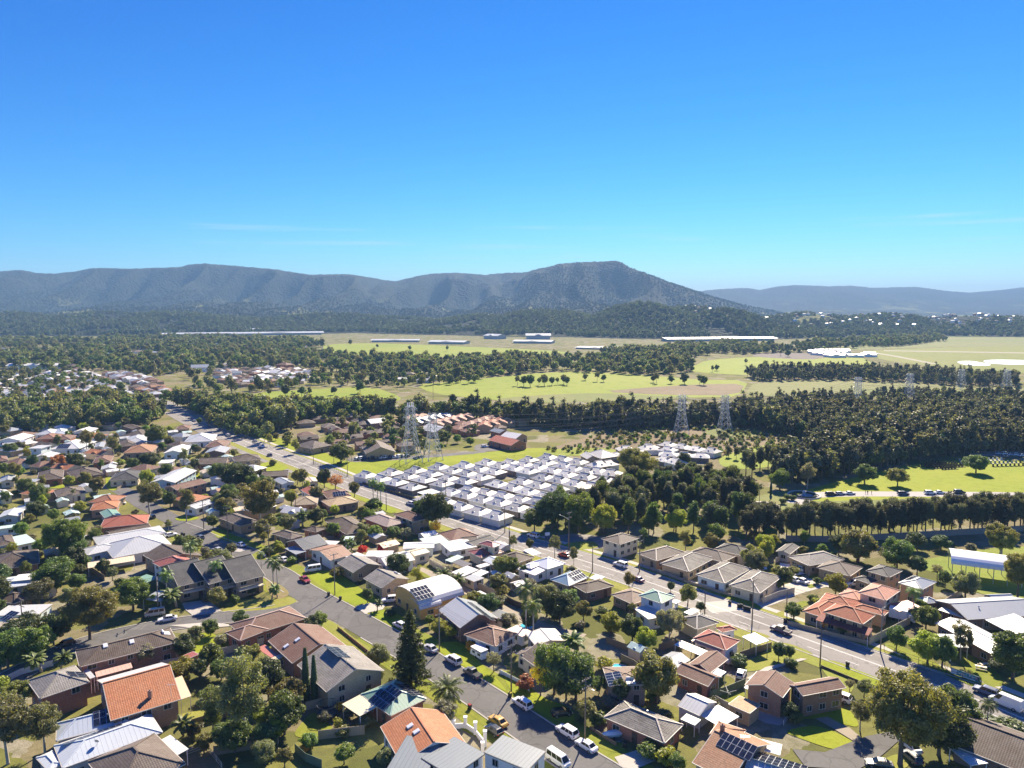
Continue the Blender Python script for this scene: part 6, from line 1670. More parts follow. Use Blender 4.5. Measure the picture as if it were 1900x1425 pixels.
# ------------------------------------------------------------------ middle distance: streets left of the main road
MID = [
 ('M1', (1285, 457), (1447, 367), (1188, 412), 4.8, 'gable', M_LG, W_BLUE, 'long pale blue weatherboard block with silver roof'),
 ('M1', (1300, 512), (1525, 457), (1222, 487), 4.6, 'gable', T_BROWN, B_ORG, 'long brown gable flats behind a gum sapling'),
 ('M1', (1600, 522), (1716, 507), (1572, 503), 3.4, 'flat', tile((0.4, 0.24, 0.14), 0.2), B_RED, 'small red brick box with flat tan roof'),
 ('M1', (1440, 650), (1582, 602), (1412, 615), 3.0, 'gable', M_LG, W_WHITE, 'white cottage with light grey gable behind the street lamp'),
 ('M1', (1765, 775), (1905, 740), (1690, 692), 3.2, 'hip', T_WARM, B_TAN, 'tan brick house with dark hip roof under the golden tree'),
 ('M1', (800, 442), (1018, 427), (905, 380), 3.2, 'hip', T_CHAR, W_CREAM, 'cream house with charcoal hip roof and stone front wall'),
 ('M1', (268, 442), (462, 422), (400, 368), 3.2, 'hip', T_DKB, B_RED, 'red brick house with dark hip roof near the yellow slide'),
 ('M1', (540, 422), (762, 392), (700, 348), 3.2, 'hip', T_DKB, B_BRN, 'brown brick house with broad dark hip roof'),
 ('M1', (678, 312), (812, 302), (770, 263), 3.4, 'hip', T_BROWN, B_RED, 'small deep-red brick house with brown hip roof'),
 ('M1', (900, 242), (1112, 232), (1040, 188), 3.2, 'hip', T_ORBR, B_TAN, 'tan house with sandy brown hip roof beside a dark tree'),
 ('M1', (640, 602), (832, 602), (785, 553), 3.2, 'hip', tile((0.36, 0.15, 0.08), 0.2), B_TAN, 'house with faded russet hip roof, behind the orange roof'),
 ('M1', (660, 662), (862, 642), (800, 598), 3.2, 'hip', T_TERRA, B_ORG, 'house with bright orange tiled roof beside a parked white car'),
 ('M1', (770, 717), (892, 697), (832, 657), 2.8, 'gable', M_GREEN, W_GREY, 'low shed-like roof in dull green before the crimson roof'),
 ('M1', (730, 792), (1077, 757), (985, 702), 3.2, 'hip', tile((0.36, 0.11, 0.07), 0.12), B_RED, 'house with wide brick-red hip roof left of the street bend'.replace('left of', 'beside')),
 ('M1', (820, 852), (1117, 792), (1062, 762), 3.2, 'gable', T_DKB, B_BRN, 'dark brown low roof in front of the brick-red hip roof'),
 ('M1', (-20, 925), (112, 902), (92, 838), 3.2, 'hip', T_DKB, W_WHITE, 'white house with dark tiled roof by a mint roof'),
 ('M1', (100, 927), (267, 892), (150, 845), 3.0, 'flat', M_MINT, W_WHITE, 'white outbuilding with flat mint green roof'),
 ('M1', (-20, 802), (172, 777), (150, 760), 2.8, 'flat', M_MINT, W_PALE, 'aqua-edged flat roof at the picture edge'),
 ('M1', (-20, 717), (137, 702), (112, 657), 3.0, 'gable', M_LG, W_GREY, 'grey metal roofed house at the picture edge'),
 ('M1', (110, 657), (222, 647), (200, 622), 2.8, 'flat', M_GREY, W_BLUE, 'small blue-grey flat shed beside the leafy yard'),
 ('M1', (108, 472), (227, 467), (202, 433), 4.0, 'flat', M_GREY, W_CREAM, 'beige boxy house with grey flat roof'),
 ('M1', (2, 562), (97, 547), (82, 503), 3.4, 'gable', M_WHITE, W_CREAM, 'narrow cream house with white roof and red flank'),
 ('M1', (420, 562), (637, 532), (560, 493), 3.2, 'hip', T_WARM, W_CREAM, 'beige villa with grey-brown hip roof below the round olive tree'),
 ('M1', (360, 212), (582, 207), (540, 158), 3.2, 'hip', M_WHITE, W_WHITE, 'house with broad white roof and dark patch of panels'),
 ('M1', (203, 207), (302, 207), (292, 183), 5.4, 'flat', M_LG, W_PALE, 'pale two-storey cubic house among trees'),
 ('M1', (228, 277), (372, 272), (342, 243), 3.0, 'gable', M_LG, W_GREY, 'house with light grey gable below the cubic house'),
 ('M1', (908, 167), (1072, 157), (1000, 118), 3.2, 'hip', M_LG, W_WHITE, 'white house with silver hip roof behind the sandy roof'),
 ('M1', (888, 192), (1002, 182), (950, 148), 3.2, 'hip', T_DKB, B_BRN, 'dark hip roof between silver and sandy roofs'),
 ('M1', (898, 112), (1052, 112), (1000, 78), 3.2, 'hip', T_DKB, B_BRN, 'dark brown roof behind the silver hip roof'),
 ('M1', (1198, 242), (1347, 237), (1312, 193), 3.4, 'gable', M_WHITE, W_PALE, 'pale cottage with white gable behind a small palm'),
 ('M1', (1348, 162), (1562, 152), (1500, 108), 3.2, 'hip', M_LG, W_WHITE, 'wide silver hip roof near the far end of the road'),
 ('M1', (1500, 197), (1652, 192), (1590, 153), 3.2, 'hip', T_BROWN, B_TAN, 'brown hip roof beside the service road'),
 ('M1', (1498, 242), (1652, 237), (1600, 203), 3.2, 'gable', M_GREY, B_BRN, 'house with slate grey gable near the service road'),
 ('M1', (1448, 322), (1662, 312), (1602, 278), 3.0, 'gable', T_DKB, B_BRN, 'low dark house with a long white awning'),
 ('M2', (60, 302), (257, 284), (190, 256), 5.6, 'hip', T_DKB, B_TAN, 'two-storey tan brick flats with dark hip roof beside the lawn'),
 ('M1', (248, 107), (392, 102), (370, 73), 3.2, 'hip', M_LG, W_WHITE, 'silver hip roof in the row below the dark wood, beside the darker one'),
 ('M1', (398, 107), (512, 97), (490, 63), 3.2, 'hip', M_BG, W_WHITE, 'blue-grey hip roof in the row below the dark wood'),
 ('M1', (530, 88), (662, 84), (640, 60), 3.2, 'gable', M_WHITE, W_WHITE, 'white gable roof in the row below the dark wood'),
 ('M1', (-20, 152), (152, 147), (140, 113), 3.2, 'gable', M_WHITE, W_WHITE, 'white roof at the edge of the row below the dark wood'),
 ('M1', (60, 122), (202, 117), (180, 93), 3.2, 'hip', T_BROWN, B_TAN, 'brown hip roof between the white roofs under the wood'),
 ('M1', (258, 137), (402, 132), (370, 105), 3.2, 'hip', tile((0.26, 0.13, 0.09), 0.2), B_RED, 'russet hip roof in front of the silver roof'),
 ('M1', (402, 142), (512, 137), (480, 112), 3.2, 'hip', T_BROWN, B_RED, 'brown roof in front of the blue-grey hip roof'),
 ('M1', (-30, 302), (62, 292), (40, 262), 3.2, 'hip', T_BROWN, B_BRN, 'brown roof at the edge below the round autumn tree'),
 ('M1', (1288, 67), (1392, 62), (1360, 40), 3.2, 'hip', T_BROWN, B_TAN, 'small brown roof beside the far road junction'),
 ('M1', (978, 62), (1062, 52), (1030, 25), 3.6, 'gable', T_DKB, B_BRN, 'steep dark gable below the wooded creek'),
 ('M1', (1158, 317), (1262, 312), (1230, 290), 2.8, 'flat', M_WHITE, W_WHITE, 'small white flat roof beyond the blue weatherboard block'),
 ('M1', (742, 362), (852, 352), (820, 330), 2.8, 'gable', M_LG, W_GREY, 'grey garage roof beside the deep-red brick house'),
 ('M1', (0, 452), (110, 440), (90, 405), 3.0, 'gable', M_GREY, W_CREAM, 'grey gable beside the beige boxy house'),
 ('M1', (690, 200), (760, 195), (740, 165), 3.0, 'gable', M_GREY, W_GREY, 'grey roof beside the straight street'),
 ('M2', (488, 622), (667, 612), (600, 562), 3.2, 'hip', tile((0.34, 0.27, 0.18), 0.2), B_BRN, 'house with khaki hip roof behind the golden tree'),
 ('M2', (760, 632), (977, 597), (930, 553), 3.2, 'hip', tile((0.46, 0.34, 0.20), 0.2), B_BRN, 'house with straw coloured gable roof near the palms'),
 ('M2', (618, 552), (742, 532), (690, 487), 3.2, 'gable', T_RED, W_WHITE, 'cottage with crimson gable below the pink tree'),
 ('M2', (740, 572), (917, 552), (850, 507), 3.2, 'hip', T_BROWN, B_BRN, 'brown house with one solar array beside the crimson gable'),
 ('M2', (725, 737), (880, 837), (1012, 767), 3.2, 'hip', T_DKB, B_BRN, 'big dark hip roof among shrubs behind the flats'),
 ('M2', (1010, 717), (1180, 782), (1332, 752), 3.6, 'hip', tile((0.36, 0.27, 0.24), 0.3), B_RED, 'red brick house with pinkish grey hip roof beside the tan flats'),
 ('W1', (560, 1062), (850, 1172), (1135, 1122), 5.0, 'hip', T_BROWN, B_TAN, 'two-storey tan brick flats with brown roof on the main road'),
 ('M2', (338, 832), (470, 872), (542, 832), 3.2, 'hip', T_WARM, B_TAN, 'grey-brown hip roof behind the ribbed black roof'),
 ('M2', (258, 412), (452, 402), (420, 372), 3.0, 'gable', T_DKB, B_BRN, 'low dark roof behind the bushy fig clump'),
 ('M2', (588, 462), (682, 452), (650, 420), 3.0, 'gable', M_CREAM, W_CREAM, 'small cream roof below the pink tree'),
 ('M2', (410, 470), (505, 455), (480, 415), 3.0, 'gable', M_GREY, W_WHITE, 'grey gable with white wall behind a thin palm'),
 ('M2', (862, 882), (930, 880), (915, 852), 2.6, 'flat', M_MINT, W_PALE, 'tiny mint shed above the white sheds'),
 ('M2', (560, 800), (660, 820), (720, 790), 3.0, 'hip', T_DKB, B_BRN, 'dark roof half hidden behind the golden tree'),
 ('M2', (1740, 890), (1850, 880), (1790, 850), 3.0, 'gable', T_DKB, B_BRN, 'flat dark roof between the russet and red roofs'),
]
MH = []
for V, A, B, C, he, kind, rm, wm, lab in MID:
 MH.append(house(V, A, B, C, he, kind, 'long', 20 if kind == 'hip' else 15, rm, wm, lab, wmin=3.4, gut=True))
solar(MH[52], 'M2', (830, 540), 5, 2); solar(MH[23], 'M1', (470, 190), 6, 3)
# ---- copies of built things
def kids(o): return [c for c in bpy.data.objects if c.parent == o]
def proto(fn, *a, **k):
 before = set(bpy.data.objects)
 root = fn(*a, **k)
 root = root['root'] if isinstance(root, dict) else root
 new = [o for o in bpy.data.objects if o not in before and o is not root]
 return root, new
def copy_thing(pr, loc, rz, label, mats=None, scale=None, group=None, skip=()):
 root, parts = pr
 c = root.copy(); COL.objects.link(c)
 c.matrix_basis = Matrix.Translation(loc) @ Matrix.Rotation(rz, 4, 'Z') @ (Matrix.Diagonal((*scale, 1)) if scale else Matrix.Identity(4))
 c['label'] = label
 if group: c['group'] = group
 mp = {root: c}
 for p in parts:
  if p.name.split('.')[0] in skip or p.parent not in mp: continue
  q = p.copy(); COL.objects.link(q); q.parent = mp[p.parent]; q.matrix_local = p.matrix_local.copy(); mp[p] = q
  if mats and p.name.split('.')[0] in mats and q.material_slots:
   q.material_slots[0].link = 'OBJECT'; q.material_slots[0].material = mats[p.name.split('.')[0]]
 return c
def drop(pr):
 for o in pr[1] + [pr[0]]: bpy.data.objects.remove(o)
# ---- white-roofed retirement village
V_ROOF = metal((0.47, 0.455, 0.42), 0.5, 0.6); V_RF = [V_ROOF, metal((0.52, 0.505, 0.47), 0.5, 0.6), metal((0.39, 0.385, 0.365), 0.5, 0.6), metal((0.55, 0.54, 0.50), 0.5, 0.65)]; V_WALL = brick((0.22, 0.17, 0.14)); V_WALL2 = paint((0.62, 0.62, 0.60))
def village_unit():
 root = thing('village_unit', 'x', 'house', (0, 0, 0))
 body(root, 9.0, 8.8, 2.6, 'dutch', 'x', 25, V_ROOF, V_WALL, over=0.4, trim=WHITE, seed=3)
 body(root, 4.0, 6.0, 2.6, 'gable', 'y', 27, V_ROOF, V_WALL2, o=(2.2, -2.9), over=0.3, trim=WHITE, seed=4, door=False)
 return root
VU = proto(village_unit)
MAINA = tangent(MAIN, G(800, 950))
rows = [('W1', (1060, 810), 'W2', (290, 1050), 11, 'along the main road footpath'), ('W1', (1400, 720), 'W2', (760, 990), 14, 'in the second row from the main road'),
  ('W1', (1660, 690), 'W2', (800, 880), 10, 'in the third row from the main road'), ('W2', (300, 650), 'W2', (880, 800), 7, 'in the fourth row from the main road'),
  ('W2', (600, 620), 'W2', (1030, 715), 5, 'in the short row before the pines'), ('W2', (870, 570), 'W2', (1480, 690), 7, 'in the row behind the pine grove'),
  ('W2', (1150, 530), 'W2', (1640, 610), 5, 'in the row below the big spreading tree'), ('W1', (150, 480), 'W1', (840, 640), 6, 'in the end row beside the bright green'),
  ('W1', (530, 440), 'W1', (1270, 590), 6, 'in the second row from the bright green corner'), ('W1', (890, 410), 'W1', (1600, 570), 6, 'in the third row from the bright green corner'),
  ('W1', (1230, 360), 'W1', (1850, 500), 5, 'in the row against the bright green edge'), ('W1', (1600, 340), 'W2', (250, 500), 5, 'in the row behind the bright green edge'),
  ('W2', (160, 385), 'W2', (680, 490), 6, 'in the middle row facing the village lane'), ('W2', (450, 380), 'W2', (980, 480), 5, 'in the row above the village lane'),
  ('W2', (690, 345), 'W2', (1130, 430), 5, 'in the row below the clubhouse'), ('W2', (920, 320), 'W2', (1300, 375), 3, 'in the stub row beside the clubhouse'),
  ('W2', (1250, 470), 'W2', (1430, 500), 2, 'in the pair below the clubhouse'), ('W2', (1540, 500), 'W2', (1720, 520), 2, 'beside the big spreading tree'), ('W2', (1560, 420), 'W2', (1680, 400), 2, 'close under the big spreading tree'),
  ('M3', (1150, 255), 'M3', (1330, 235), 4, 'between the clubhouse and the far cluster'), ('M3', (1230, 205), 'M3', (1400, 200), 4, 'behind the big spreading tree'), ('M3', (1400, 190), 'M3', (1540, 210), 2, 'in the far cluster beyond the big tree'), ('M3', (1540, 170), 'M3', (1860, 220), 5, 'in the far back row beside the reeds'), ('M3', (1540, 245), 'M3', (1780, 255), 4, 'in the far front row beside the reeds'), ('M3', (1520, 280), 'M3', (1600, 300), 2, 'in the far pair beside the dark round tree')]
nth = ['first', 'second', 'third', 'fourth', 'fifth', 'sixth', 'seventh', 'eighth', 'ninth', 'tenth', 'eleventh', 'twelfth', 'thirteenth', 'fourteenth', 'fifteenth', 'sixteenth', 'seventeenth', 'eighteenth', 'nineteenth', 'twentieth']
rv = random.Random(8)
for V0, p0, V1, p1, n, lab in rows:
 a, b = GV(V0, p0, 3.2), GV(V1, p1, 3.2)
 a.z = b.z = 0
 rz = math.atan2((b - a).y, (b - a).x)
 n = max(2, round((b - a).length / 9.8) + 1) if n > 2 else n
 for i in range(n):
  q = a.lerp(b, i / max(1, n - 1))
  copy_thing(VU, q, rz + rv.uniform(-.03, .03) + (math.pi if rv.random() < 0.3 else 0), 'white-roofed village unit, %s of the units %s' % (nth[i], lab) if n > 2 else 'white-roofed village unit, one of a pair, ' + lab, group='white-roofed village units' if n <= 2 else 'white-roofed village units ' + lab, scale=(0.94 + 0.12 * rv.random(), 0.9 + 0.16 * rv.random(), 0.92 + 0.2 * rv.random()), mats={'wall': V_WALL if rv.random() < .5 else V_WALL2, 'roof': rv.choice(V_RF)})
drop(VU)
h = house('W2', (1380, 285), (1600, 345), (1760, 290), 3.6, 'hip', 'long', 24, V_ROOF, V_WALL, 'large white-roofed village clubhouse with dark gable ends', name='clubhouse', cat='clubhouse'); wing(h, 'W2', (1330, 300), (1420, 350), (1530, 320), 3.2, 'gable', 'long', 26, V_ROOF, V_WALL)
house('W2', (1340, 735), (1790, 672), (1740, 625), 4.0, 'gable', 'long', 8, V_ROOF, V_WALL2, 'long low white-roofed building among the pines', name='hall', cat='hall', wmin=6)
canopy('W1', (900, 740), (1040, 790), (1130, 705), 2.6, M_WHITE, 'white flat carport roof at the village entrance')
# ---- brown estate and terraces behind the bright green
def generic_house(w=11, d=9, kind='hip'):
 root = thing('house', 'x', 'house', (0, 0, 0))
 body(root, w, d, 3.0, kind, 'x', 22, T_BROWN, B_BRN, over=0.4, seed=6, cap=False)
 body(root, w * .45, d * .8, 3.0, kind, 'y', 22, T_BROWN, B_BRN, o=(w * .22, -d * .35), over=0.4, seed=7, cap=False, door=False, gut=False)
 return root
GH = proto(generic_house)
GH2 = proto(generic_house, 12, 8, 'gable')
FARH = []
def estate(poly, sx, sy, rz, roofs, walls, label, group, seed, drop_=0.08, sc=1.0, skip=('window', 'door'), cap=300, far=False):
 P = [(G(*p).x, G(*p).y) for p in poly]
 c = Vector((sum(p[0] for p in P) / len(P), sum(p[1] for p in P) / len(P), 0))
 rr = random.Random(seed); co, si = math.cos(rz), math.sin(rz); n = 0
 pts = []
 for i in range(-40, 41):
  for j in range(-40, 41):
   u, v = i * sx + (rr.random() - .5) * sx * .25, j * sy + (rr.random() - .5) * sy * .25
   x, y = c.x + u * co - v * si, c.y + u * si + v * co
   if inpoly(np.array([x]), np.array([y]), P)[0] and rr.random() > drop_: pts.append((x, y))
 if far:
  for x, y in pts: FARH.append((math.hypot(x, y), x, y, rz, rr.randrange(len(roofs)), roofs, walls, label, group, skip, sc))
  return
 for x, y in pts[:cap]:
  if any((x - q[0]) ** 2 + (y - q[1]) ** 2 < (q[2] * 0.75 + 6.5) ** 2 for q in HOUSES): continue
  if any((k - Vector((x, y, 0))).length < 12 for k in MAIN[::3] + STREET[::3] + TOP[::3] + SIDE[::3]): continue
  i = rr.randrange(len(roofs))
  s = sc * (0.85 + 0.35 * rr.random())
  copy_thing(GH if rr.random() < .7 else GH2, Vector((x, y, 0)), rz + rr.choice((0, math.pi / 2, math.pi)), label % roofs[i][0], {'roof': roofs[i][1], 'wall': rr.choice(walls)}, (s, s, 1.0), '%s, %s roofs' % (group, roofs[i][0]), skip)
  HOUSES.append((x, y, 7 * s))
E_BR = [('dark brown', T_DKB), ('chocolate brown', T_BROWN), ('grey-brown', T_WARM), ('dark brown', T_DKB)]
estate([(552, 792), (600, 778), (655, 776), (700, 790), (760, 800), (778, 812), (752, 838), (690, 848), (600, 832), (572, 822)], 11, 12, 0.5, E_BR, [B_BRN, B_TAN, B_RED], '%s hip roof in the dense brick estate behind the bright green', 'brick estate houses', 3, 0.06, 0.92, ('door',))
estate([(552, 785), (640, 768), (712, 772), (740, 786), (700, 790), (655, 776), (600, 778)], 14, 14, 0.4, E_BR + [('red', T_RED)], [B_BRN, B_TAN], '%s roof at the wooded back edge of the brick estate', 'estate back-row houses', 4, 0.2, 0.95)
estate([(735, 792), (790, 784), (860, 790), (960, 778), (968, 792), (900, 806), (800, 812)], 13, 14, 0.6, [('red-brown', tile((0.28, 0.13, 0.09), 0.3)), ('russet', T_ORBR), ('brown', T_BROWN)], [B_RED, B_TAN], '%s townhouse roof among trees behind the lattice towers', 'townhouses behind the towers', 31, 0.15, 0.9, ('door',))
for p0, p1, n, rm, lab in (((820, 200), (1040, 155), 5, tile((0.36, 0.19, 0.13), 0.3), 'terracotta terrace behind the taller lattice tower'), ((1010, 190), (1240, 145), 5, M_BG, 'silver-blue terrace between terracotta rows'), ((1170, 208), (1410, 150), 5, tile((0.45, 0.26, 0.2), 0.2), 'pinkish terrace beside the silver-blue one'), ((1440, 222), (1660, 150), 5, tile((0.38, 0.22, 0.16), 0.35), 'pale terracotta townhouse row'), ((1550, 222), (1790, 158), 5, tile((0.42, 0.18, 0.11), 0.2), 'red-brown townhouse row below the dark wood')):
 a, b = GV('W6', p0, 3), GV('W6', p1, 3); a.z = b.z = 0
 for i in range(n):
  copy_thing(GH2, a.lerp(b, i / (n - 1)), math.atan2((b - a).y, (b - a).x) + 0.5, '%s house in the %s' % (nth[i], lab), {'roof': rm, 'wall': B_TAN}, (1.25, 1.3, 1.3), lab, ('door',))
for V, A, B, C, rm, lab in (('W6', (1580, 330), (1760, 375), (1850, 345), tile((0.4, 0.12, 0.08), 0.1), 'red brick hall with an autumn tree before it'),
       ('W6', (1150, 270), (1300, 250), (1230, 215), M_WHITE, 'white-roofed hall below the pinkish terrace'), ('W6', (1800, 320), (1900, 300), (1880, 260), M_WHITE, 'white roofed house beside the drying green'),
       ('W6', (600, 440), (840, 425), (740, 370), T_WARM, 'large grey-brown roof at the estate corner by the parked cars'), ('W6', (170, 400), (330, 370), (270, 330), T_WARM, 'grey-brown gabled block at the roadside end of the estate'), ('W6', (640, 200), (780, 185), (750, 165), M_LG, 'silver roofed sheds beside the terracotta terrace'),
       ('W6', (1670, 275), (1750, 265), (1720, 240), M_GREY, 'small slate roof beside the red brick hall')):
 house(V, A, B, C, 3.4, 'hip' if 'block' in lab else 'gable', 'long', 22, rm, B_RED if 'red' in lab else B_TAN, lab, wmin=4, cap=False)
# ---- suburbs in the distance
F_RF = [('white', M_WHITE), ('silver', M_LG), ('grey', M_GREY), ('brown', T_BROWN), ('terracotta', T_TERRA), ('dark', T_DKB), ('white', M_WHITE)]
estate([(-40, 700), (60, 693), (150, 692), (200, 705), (245, 735), (200, 742), (90, 746), (-40, 748)], 13, 16, -0.85, F_RF, [W_WHITE, B_TAN, W_CREAM], 'small %s roof in the distant suburb beyond the dark wood', 'houses of the far suburb', 21, 0.12, 1.05, ('window', 'door', 'gutter'), 300, True)
estate([(190, 696), (240, 692), (300, 716), (322, 733), (285, 738), (240, 718)], 12.5, 15, -0.85, [('brown', T_BROWN), ('russet', T_ORBR), ('silver', M_LG), ('brown', T_DKB)], [B_RED, B_TAN], 'small %s roof in the distant row along the far road', 'houses along the far road', 22, 0.08, 1.1, ('window', 'door', 'gutter'), 300, True)
estate([(380, 690), (470, 686), (560, 688), (610, 694), (590, 712), (480, 722), (420, 716)], 14, 17, -0.5, F_RF, [W_WHITE, B_TAN], 'small %s roof in the far village before the creek', 'houses of the far village', 23, 0.15, 1.05, ('window', 'door', 'gutter'), 300, True)
estate([(690, 702), (760, 697), (860, 700), (880, 706), (760, 712), (700, 710)], 24, 26, -0.4, F_RF, [W_WHITE, B_TAN], 'small %s farmstead roof beside the broad paddock', 'farmstead roofs', 24, 0.2, 1.3, ('window', 'door', 'gutter'), 300, True)
estate([(0, 800), (60, 790), (250, 790), (250, 812), (0, 815)], 19, 20, -0.3, F_RF, [W_WHITE, B_TAN, W_CREAM], 'small %s roof in the street under the dark wood', 'roofs under the dark wood', 25, 0.2, 1.0, ('door',), 40)
estate([(0, 820), (330, 805), (470, 850), (640, 925), (560, 1000), (430, 990), (300, 945), (150, 960), (0, 1000)], 17, 17, -0.4, F_RF, [W_WHITE, B_TAN, W_CREAM], 'modest %s roof between leafy yards', 'roofs between leafy yards', 26, 0.1, 0.9, ('door',), 300)
FARH.sort(key=lambda q: q[0])
fr = random.Random(77)
for dist, x, y, rz, i, roofs, walls, label, group, skip, sc in FARH[:45]:
 s = sc * (0.85 + 0.35 * fr.random())
 copy_thing(GH if fr.random() < .7 else GH2, Vector((x, y, 0)), rz + fr.choice((0, math.pi / 2, math.pi)), label % roofs[i][0], {'roof': roofs[i][1], 'wall': fr.choice(walls)}, (s, s, 1.0), '%s, %s roofs' % (group, roofs[i][0]), skip)
MASS = [(q[1], q[2], 0.0, q[10]) for q in FARH[45:]]
for px, n, w, lab in (((70, 684), 1, 70, 'long white shed on the far plain'), ((45, 660), 1, 40, 'pale shed among far trees'), ((110, 659), 1, 45, 'silver farm shed among far trees')):
 g = G(*px); copy_thing(GH2, g, 0.1, lab, {'roof': M_WHITE, 'wall': W_WHITE}, (w / 12, 2.5, 1.6), skip=('window', 'door', 'gutter'))
# factories and glasshouses under the ranges
for (x0, y0), (x1, y1), dep, hgt, lab in (((300, 623), (430, 621), 60, 9, 'long white factory roof at the foot of the range'), ((430, 622), (600, 620), 70, 10, 'second long white factory roof beneath the range'), ((455, 617), (530, 617), 40, 16, 'tall pale plant on the factory roofs'), ((1228, 633), (1432, 631), 60, 10, 'long white warehouse below the wooded knoll'),
        ((800, 637), (868, 638), 50, 8, 'pale pink warehouse beyond the far paddock'), ((690, 634), (780, 634), 40, 7, 'low cream sheds beyond the far paddock'), ((955, 636), (1028, 637), 50, 8, 'white depot below the quarry works'), ((975, 629), (1022, 629), 30, 16, 'grey quarry works with silos'), ((1075, 646), (1150, 648), 60, 5, 'mauve grey yard of the quarry'), ((905, 628), (932, 629), 40, 14, 'white domed store by the far hill')):
 a, b = G(x0, y0), G(x1, y1); c = (a + b) / 2
 copy_thing(GH2, c, math.atan2((b - a).y, (b - a).x), lab, {'roof': M_LG if 'mauve' not in lab else M_GREY, 'wall': W_GREY}, ((b - a).length / 12, dep / 8, hgt / 5), skip=('window', 'door', 'gutter'))
# aerodrome sheds and hill suburb
ra = random.Random(4)
for i in range(26):
 g = G(1510 + 110 * ra.random(), 652 + 12 * ra.random())
 copy_thing(GH2, g, ra.random() * 3, 'small white hangar in the crowded aerodrome cluster', {'roof': M_WHITE, 'wall': W_WHITE}, (1.3 + ra.random(), 1.2 + ra.random(), 1.3), 'aerodrome hangars', ('window', 'door', 'gutter'))
for i in range(120):
 px = 1190 + 720 * ra.random(); Y = 2350 + 250 * ra.random() - (120 if px > 1450 else 0)
 X = (px - CX) / (FPX * 1.0099) * Y; z = float(hill_z(X, Y))
 if z < 8: continue
 MASS.append((X, Y, z + 8, 1.0))
GS = proto(generic_house, 6, 5, 'gable')
def yard_sheds():
 rr = random.Random(91); n = 0
 for poly, st, sd in (([(0, 815), (330, 800), (640, 925), (1000, 1030), (1200, 1110), (900, 1110), (560, 1060), (430, 990), (300, 945), (0, 1000)], 13, 3), ([(0, 1010), (300, 1000), (420, 1080), (200, 1150), (0, 1180)], 13, 4), ([(900, 1120), (1200, 1120), (1420, 1200), (1250, 1400), (900, 1180)], 13, 5)):
  X, Y = fill(poly, st, sd, 0.9)
  for x, y in zip(X, Y):
   if n > 95 or any((x - q[0]) ** 2 + (y - q[1]) ** 2 < (q[2] * 0.72 + 3) ** 2 for q in HOUSES): continue
   if any((k - Vector((x, y, 0))).length < 9 for k in MAIN[::2] + STREET[::2] + TOP[::2] + SIDE[::2] + LANE[::2]): continue
   n += 1; s = 0.6 + 0.5 * rr.random(); k = rr.choice((('white', M_WHITE), ('silver', M_LG), ('grey', M_GREY), ('cream', M_CREAM), ('green', M_MINT)))
   c = copy_thing(GS, Vector((x, y, 0)), SIDEA + rr.choice((0, 1.571)), 'small %s-roofed shed or garage in a back yard' % k[0], {'roof': k[1], 'wall': rr.choice((W_CREAM, W_WHITE, W_GREY, B_TAN))}, (s, s, 0.78), 'back yard sheds, %s roofs' % k[0], ('window', 'gutter'))
   c.name = 'garden_shed'; c['category'] = 'shed'
   HOUSES.append((x, y, 4 * s))
SIDEA = tangent(STREET, G(900, 1300))
yard_sheds()
drop(GH); drop(GH2); drop(GS)
rm_ = random.Random(19)
for i in range(55):
 g = G(rm_.uniform(-20, 580), rm_.uniform(643, 692)); MASS.append((g.x, g.y, 0.0, 1.0 + rm_.random()))
def mass_house(rm, wm, kind):
 mb = MB(); fs, hh, cc = roof_faces(5.5, 4.3, 3.0, kind, 'x', 22)
 for f in fs: mb.poly(f, 0)
 mb.box((0, 0, -0.5), (10, 7.6, 7.0), 1)
 if kind == 'gable':
  for q in (-5, 5): mb.poly([(q, -3.8, 3), (q, 3.8, 3), (q, 0, 4.4)], 1)
 return bpy.data.objects.new('mass_house', mb.mesh('mass_house', [rm, wm]))
SET_HOUSE = proto_set('house_set', [mass_house(a, b, k) for a, b, k in ((M_WHITE, W_WHITE, 'hip'), (T_BROWN, B_TAN, 'hip'), (M_LG, W_CREAM, 'gable'), (T_BROWN, B_RED, 'hip'), (M_WHITE, W_CREAM, 'gable'), (T_DKB, B_TAN, 'hip'), (T_WARM, W_WHITE, 'hip'), (M_GREY, W_WHITE, 'gable'))])
scatter('distant_houses', [m[:3] for m in MASS], [m[3] for m in MASS], SET_HOUSE, 'tiny far-off roofs of the distant suburbs and ridge', 'houses', 6)
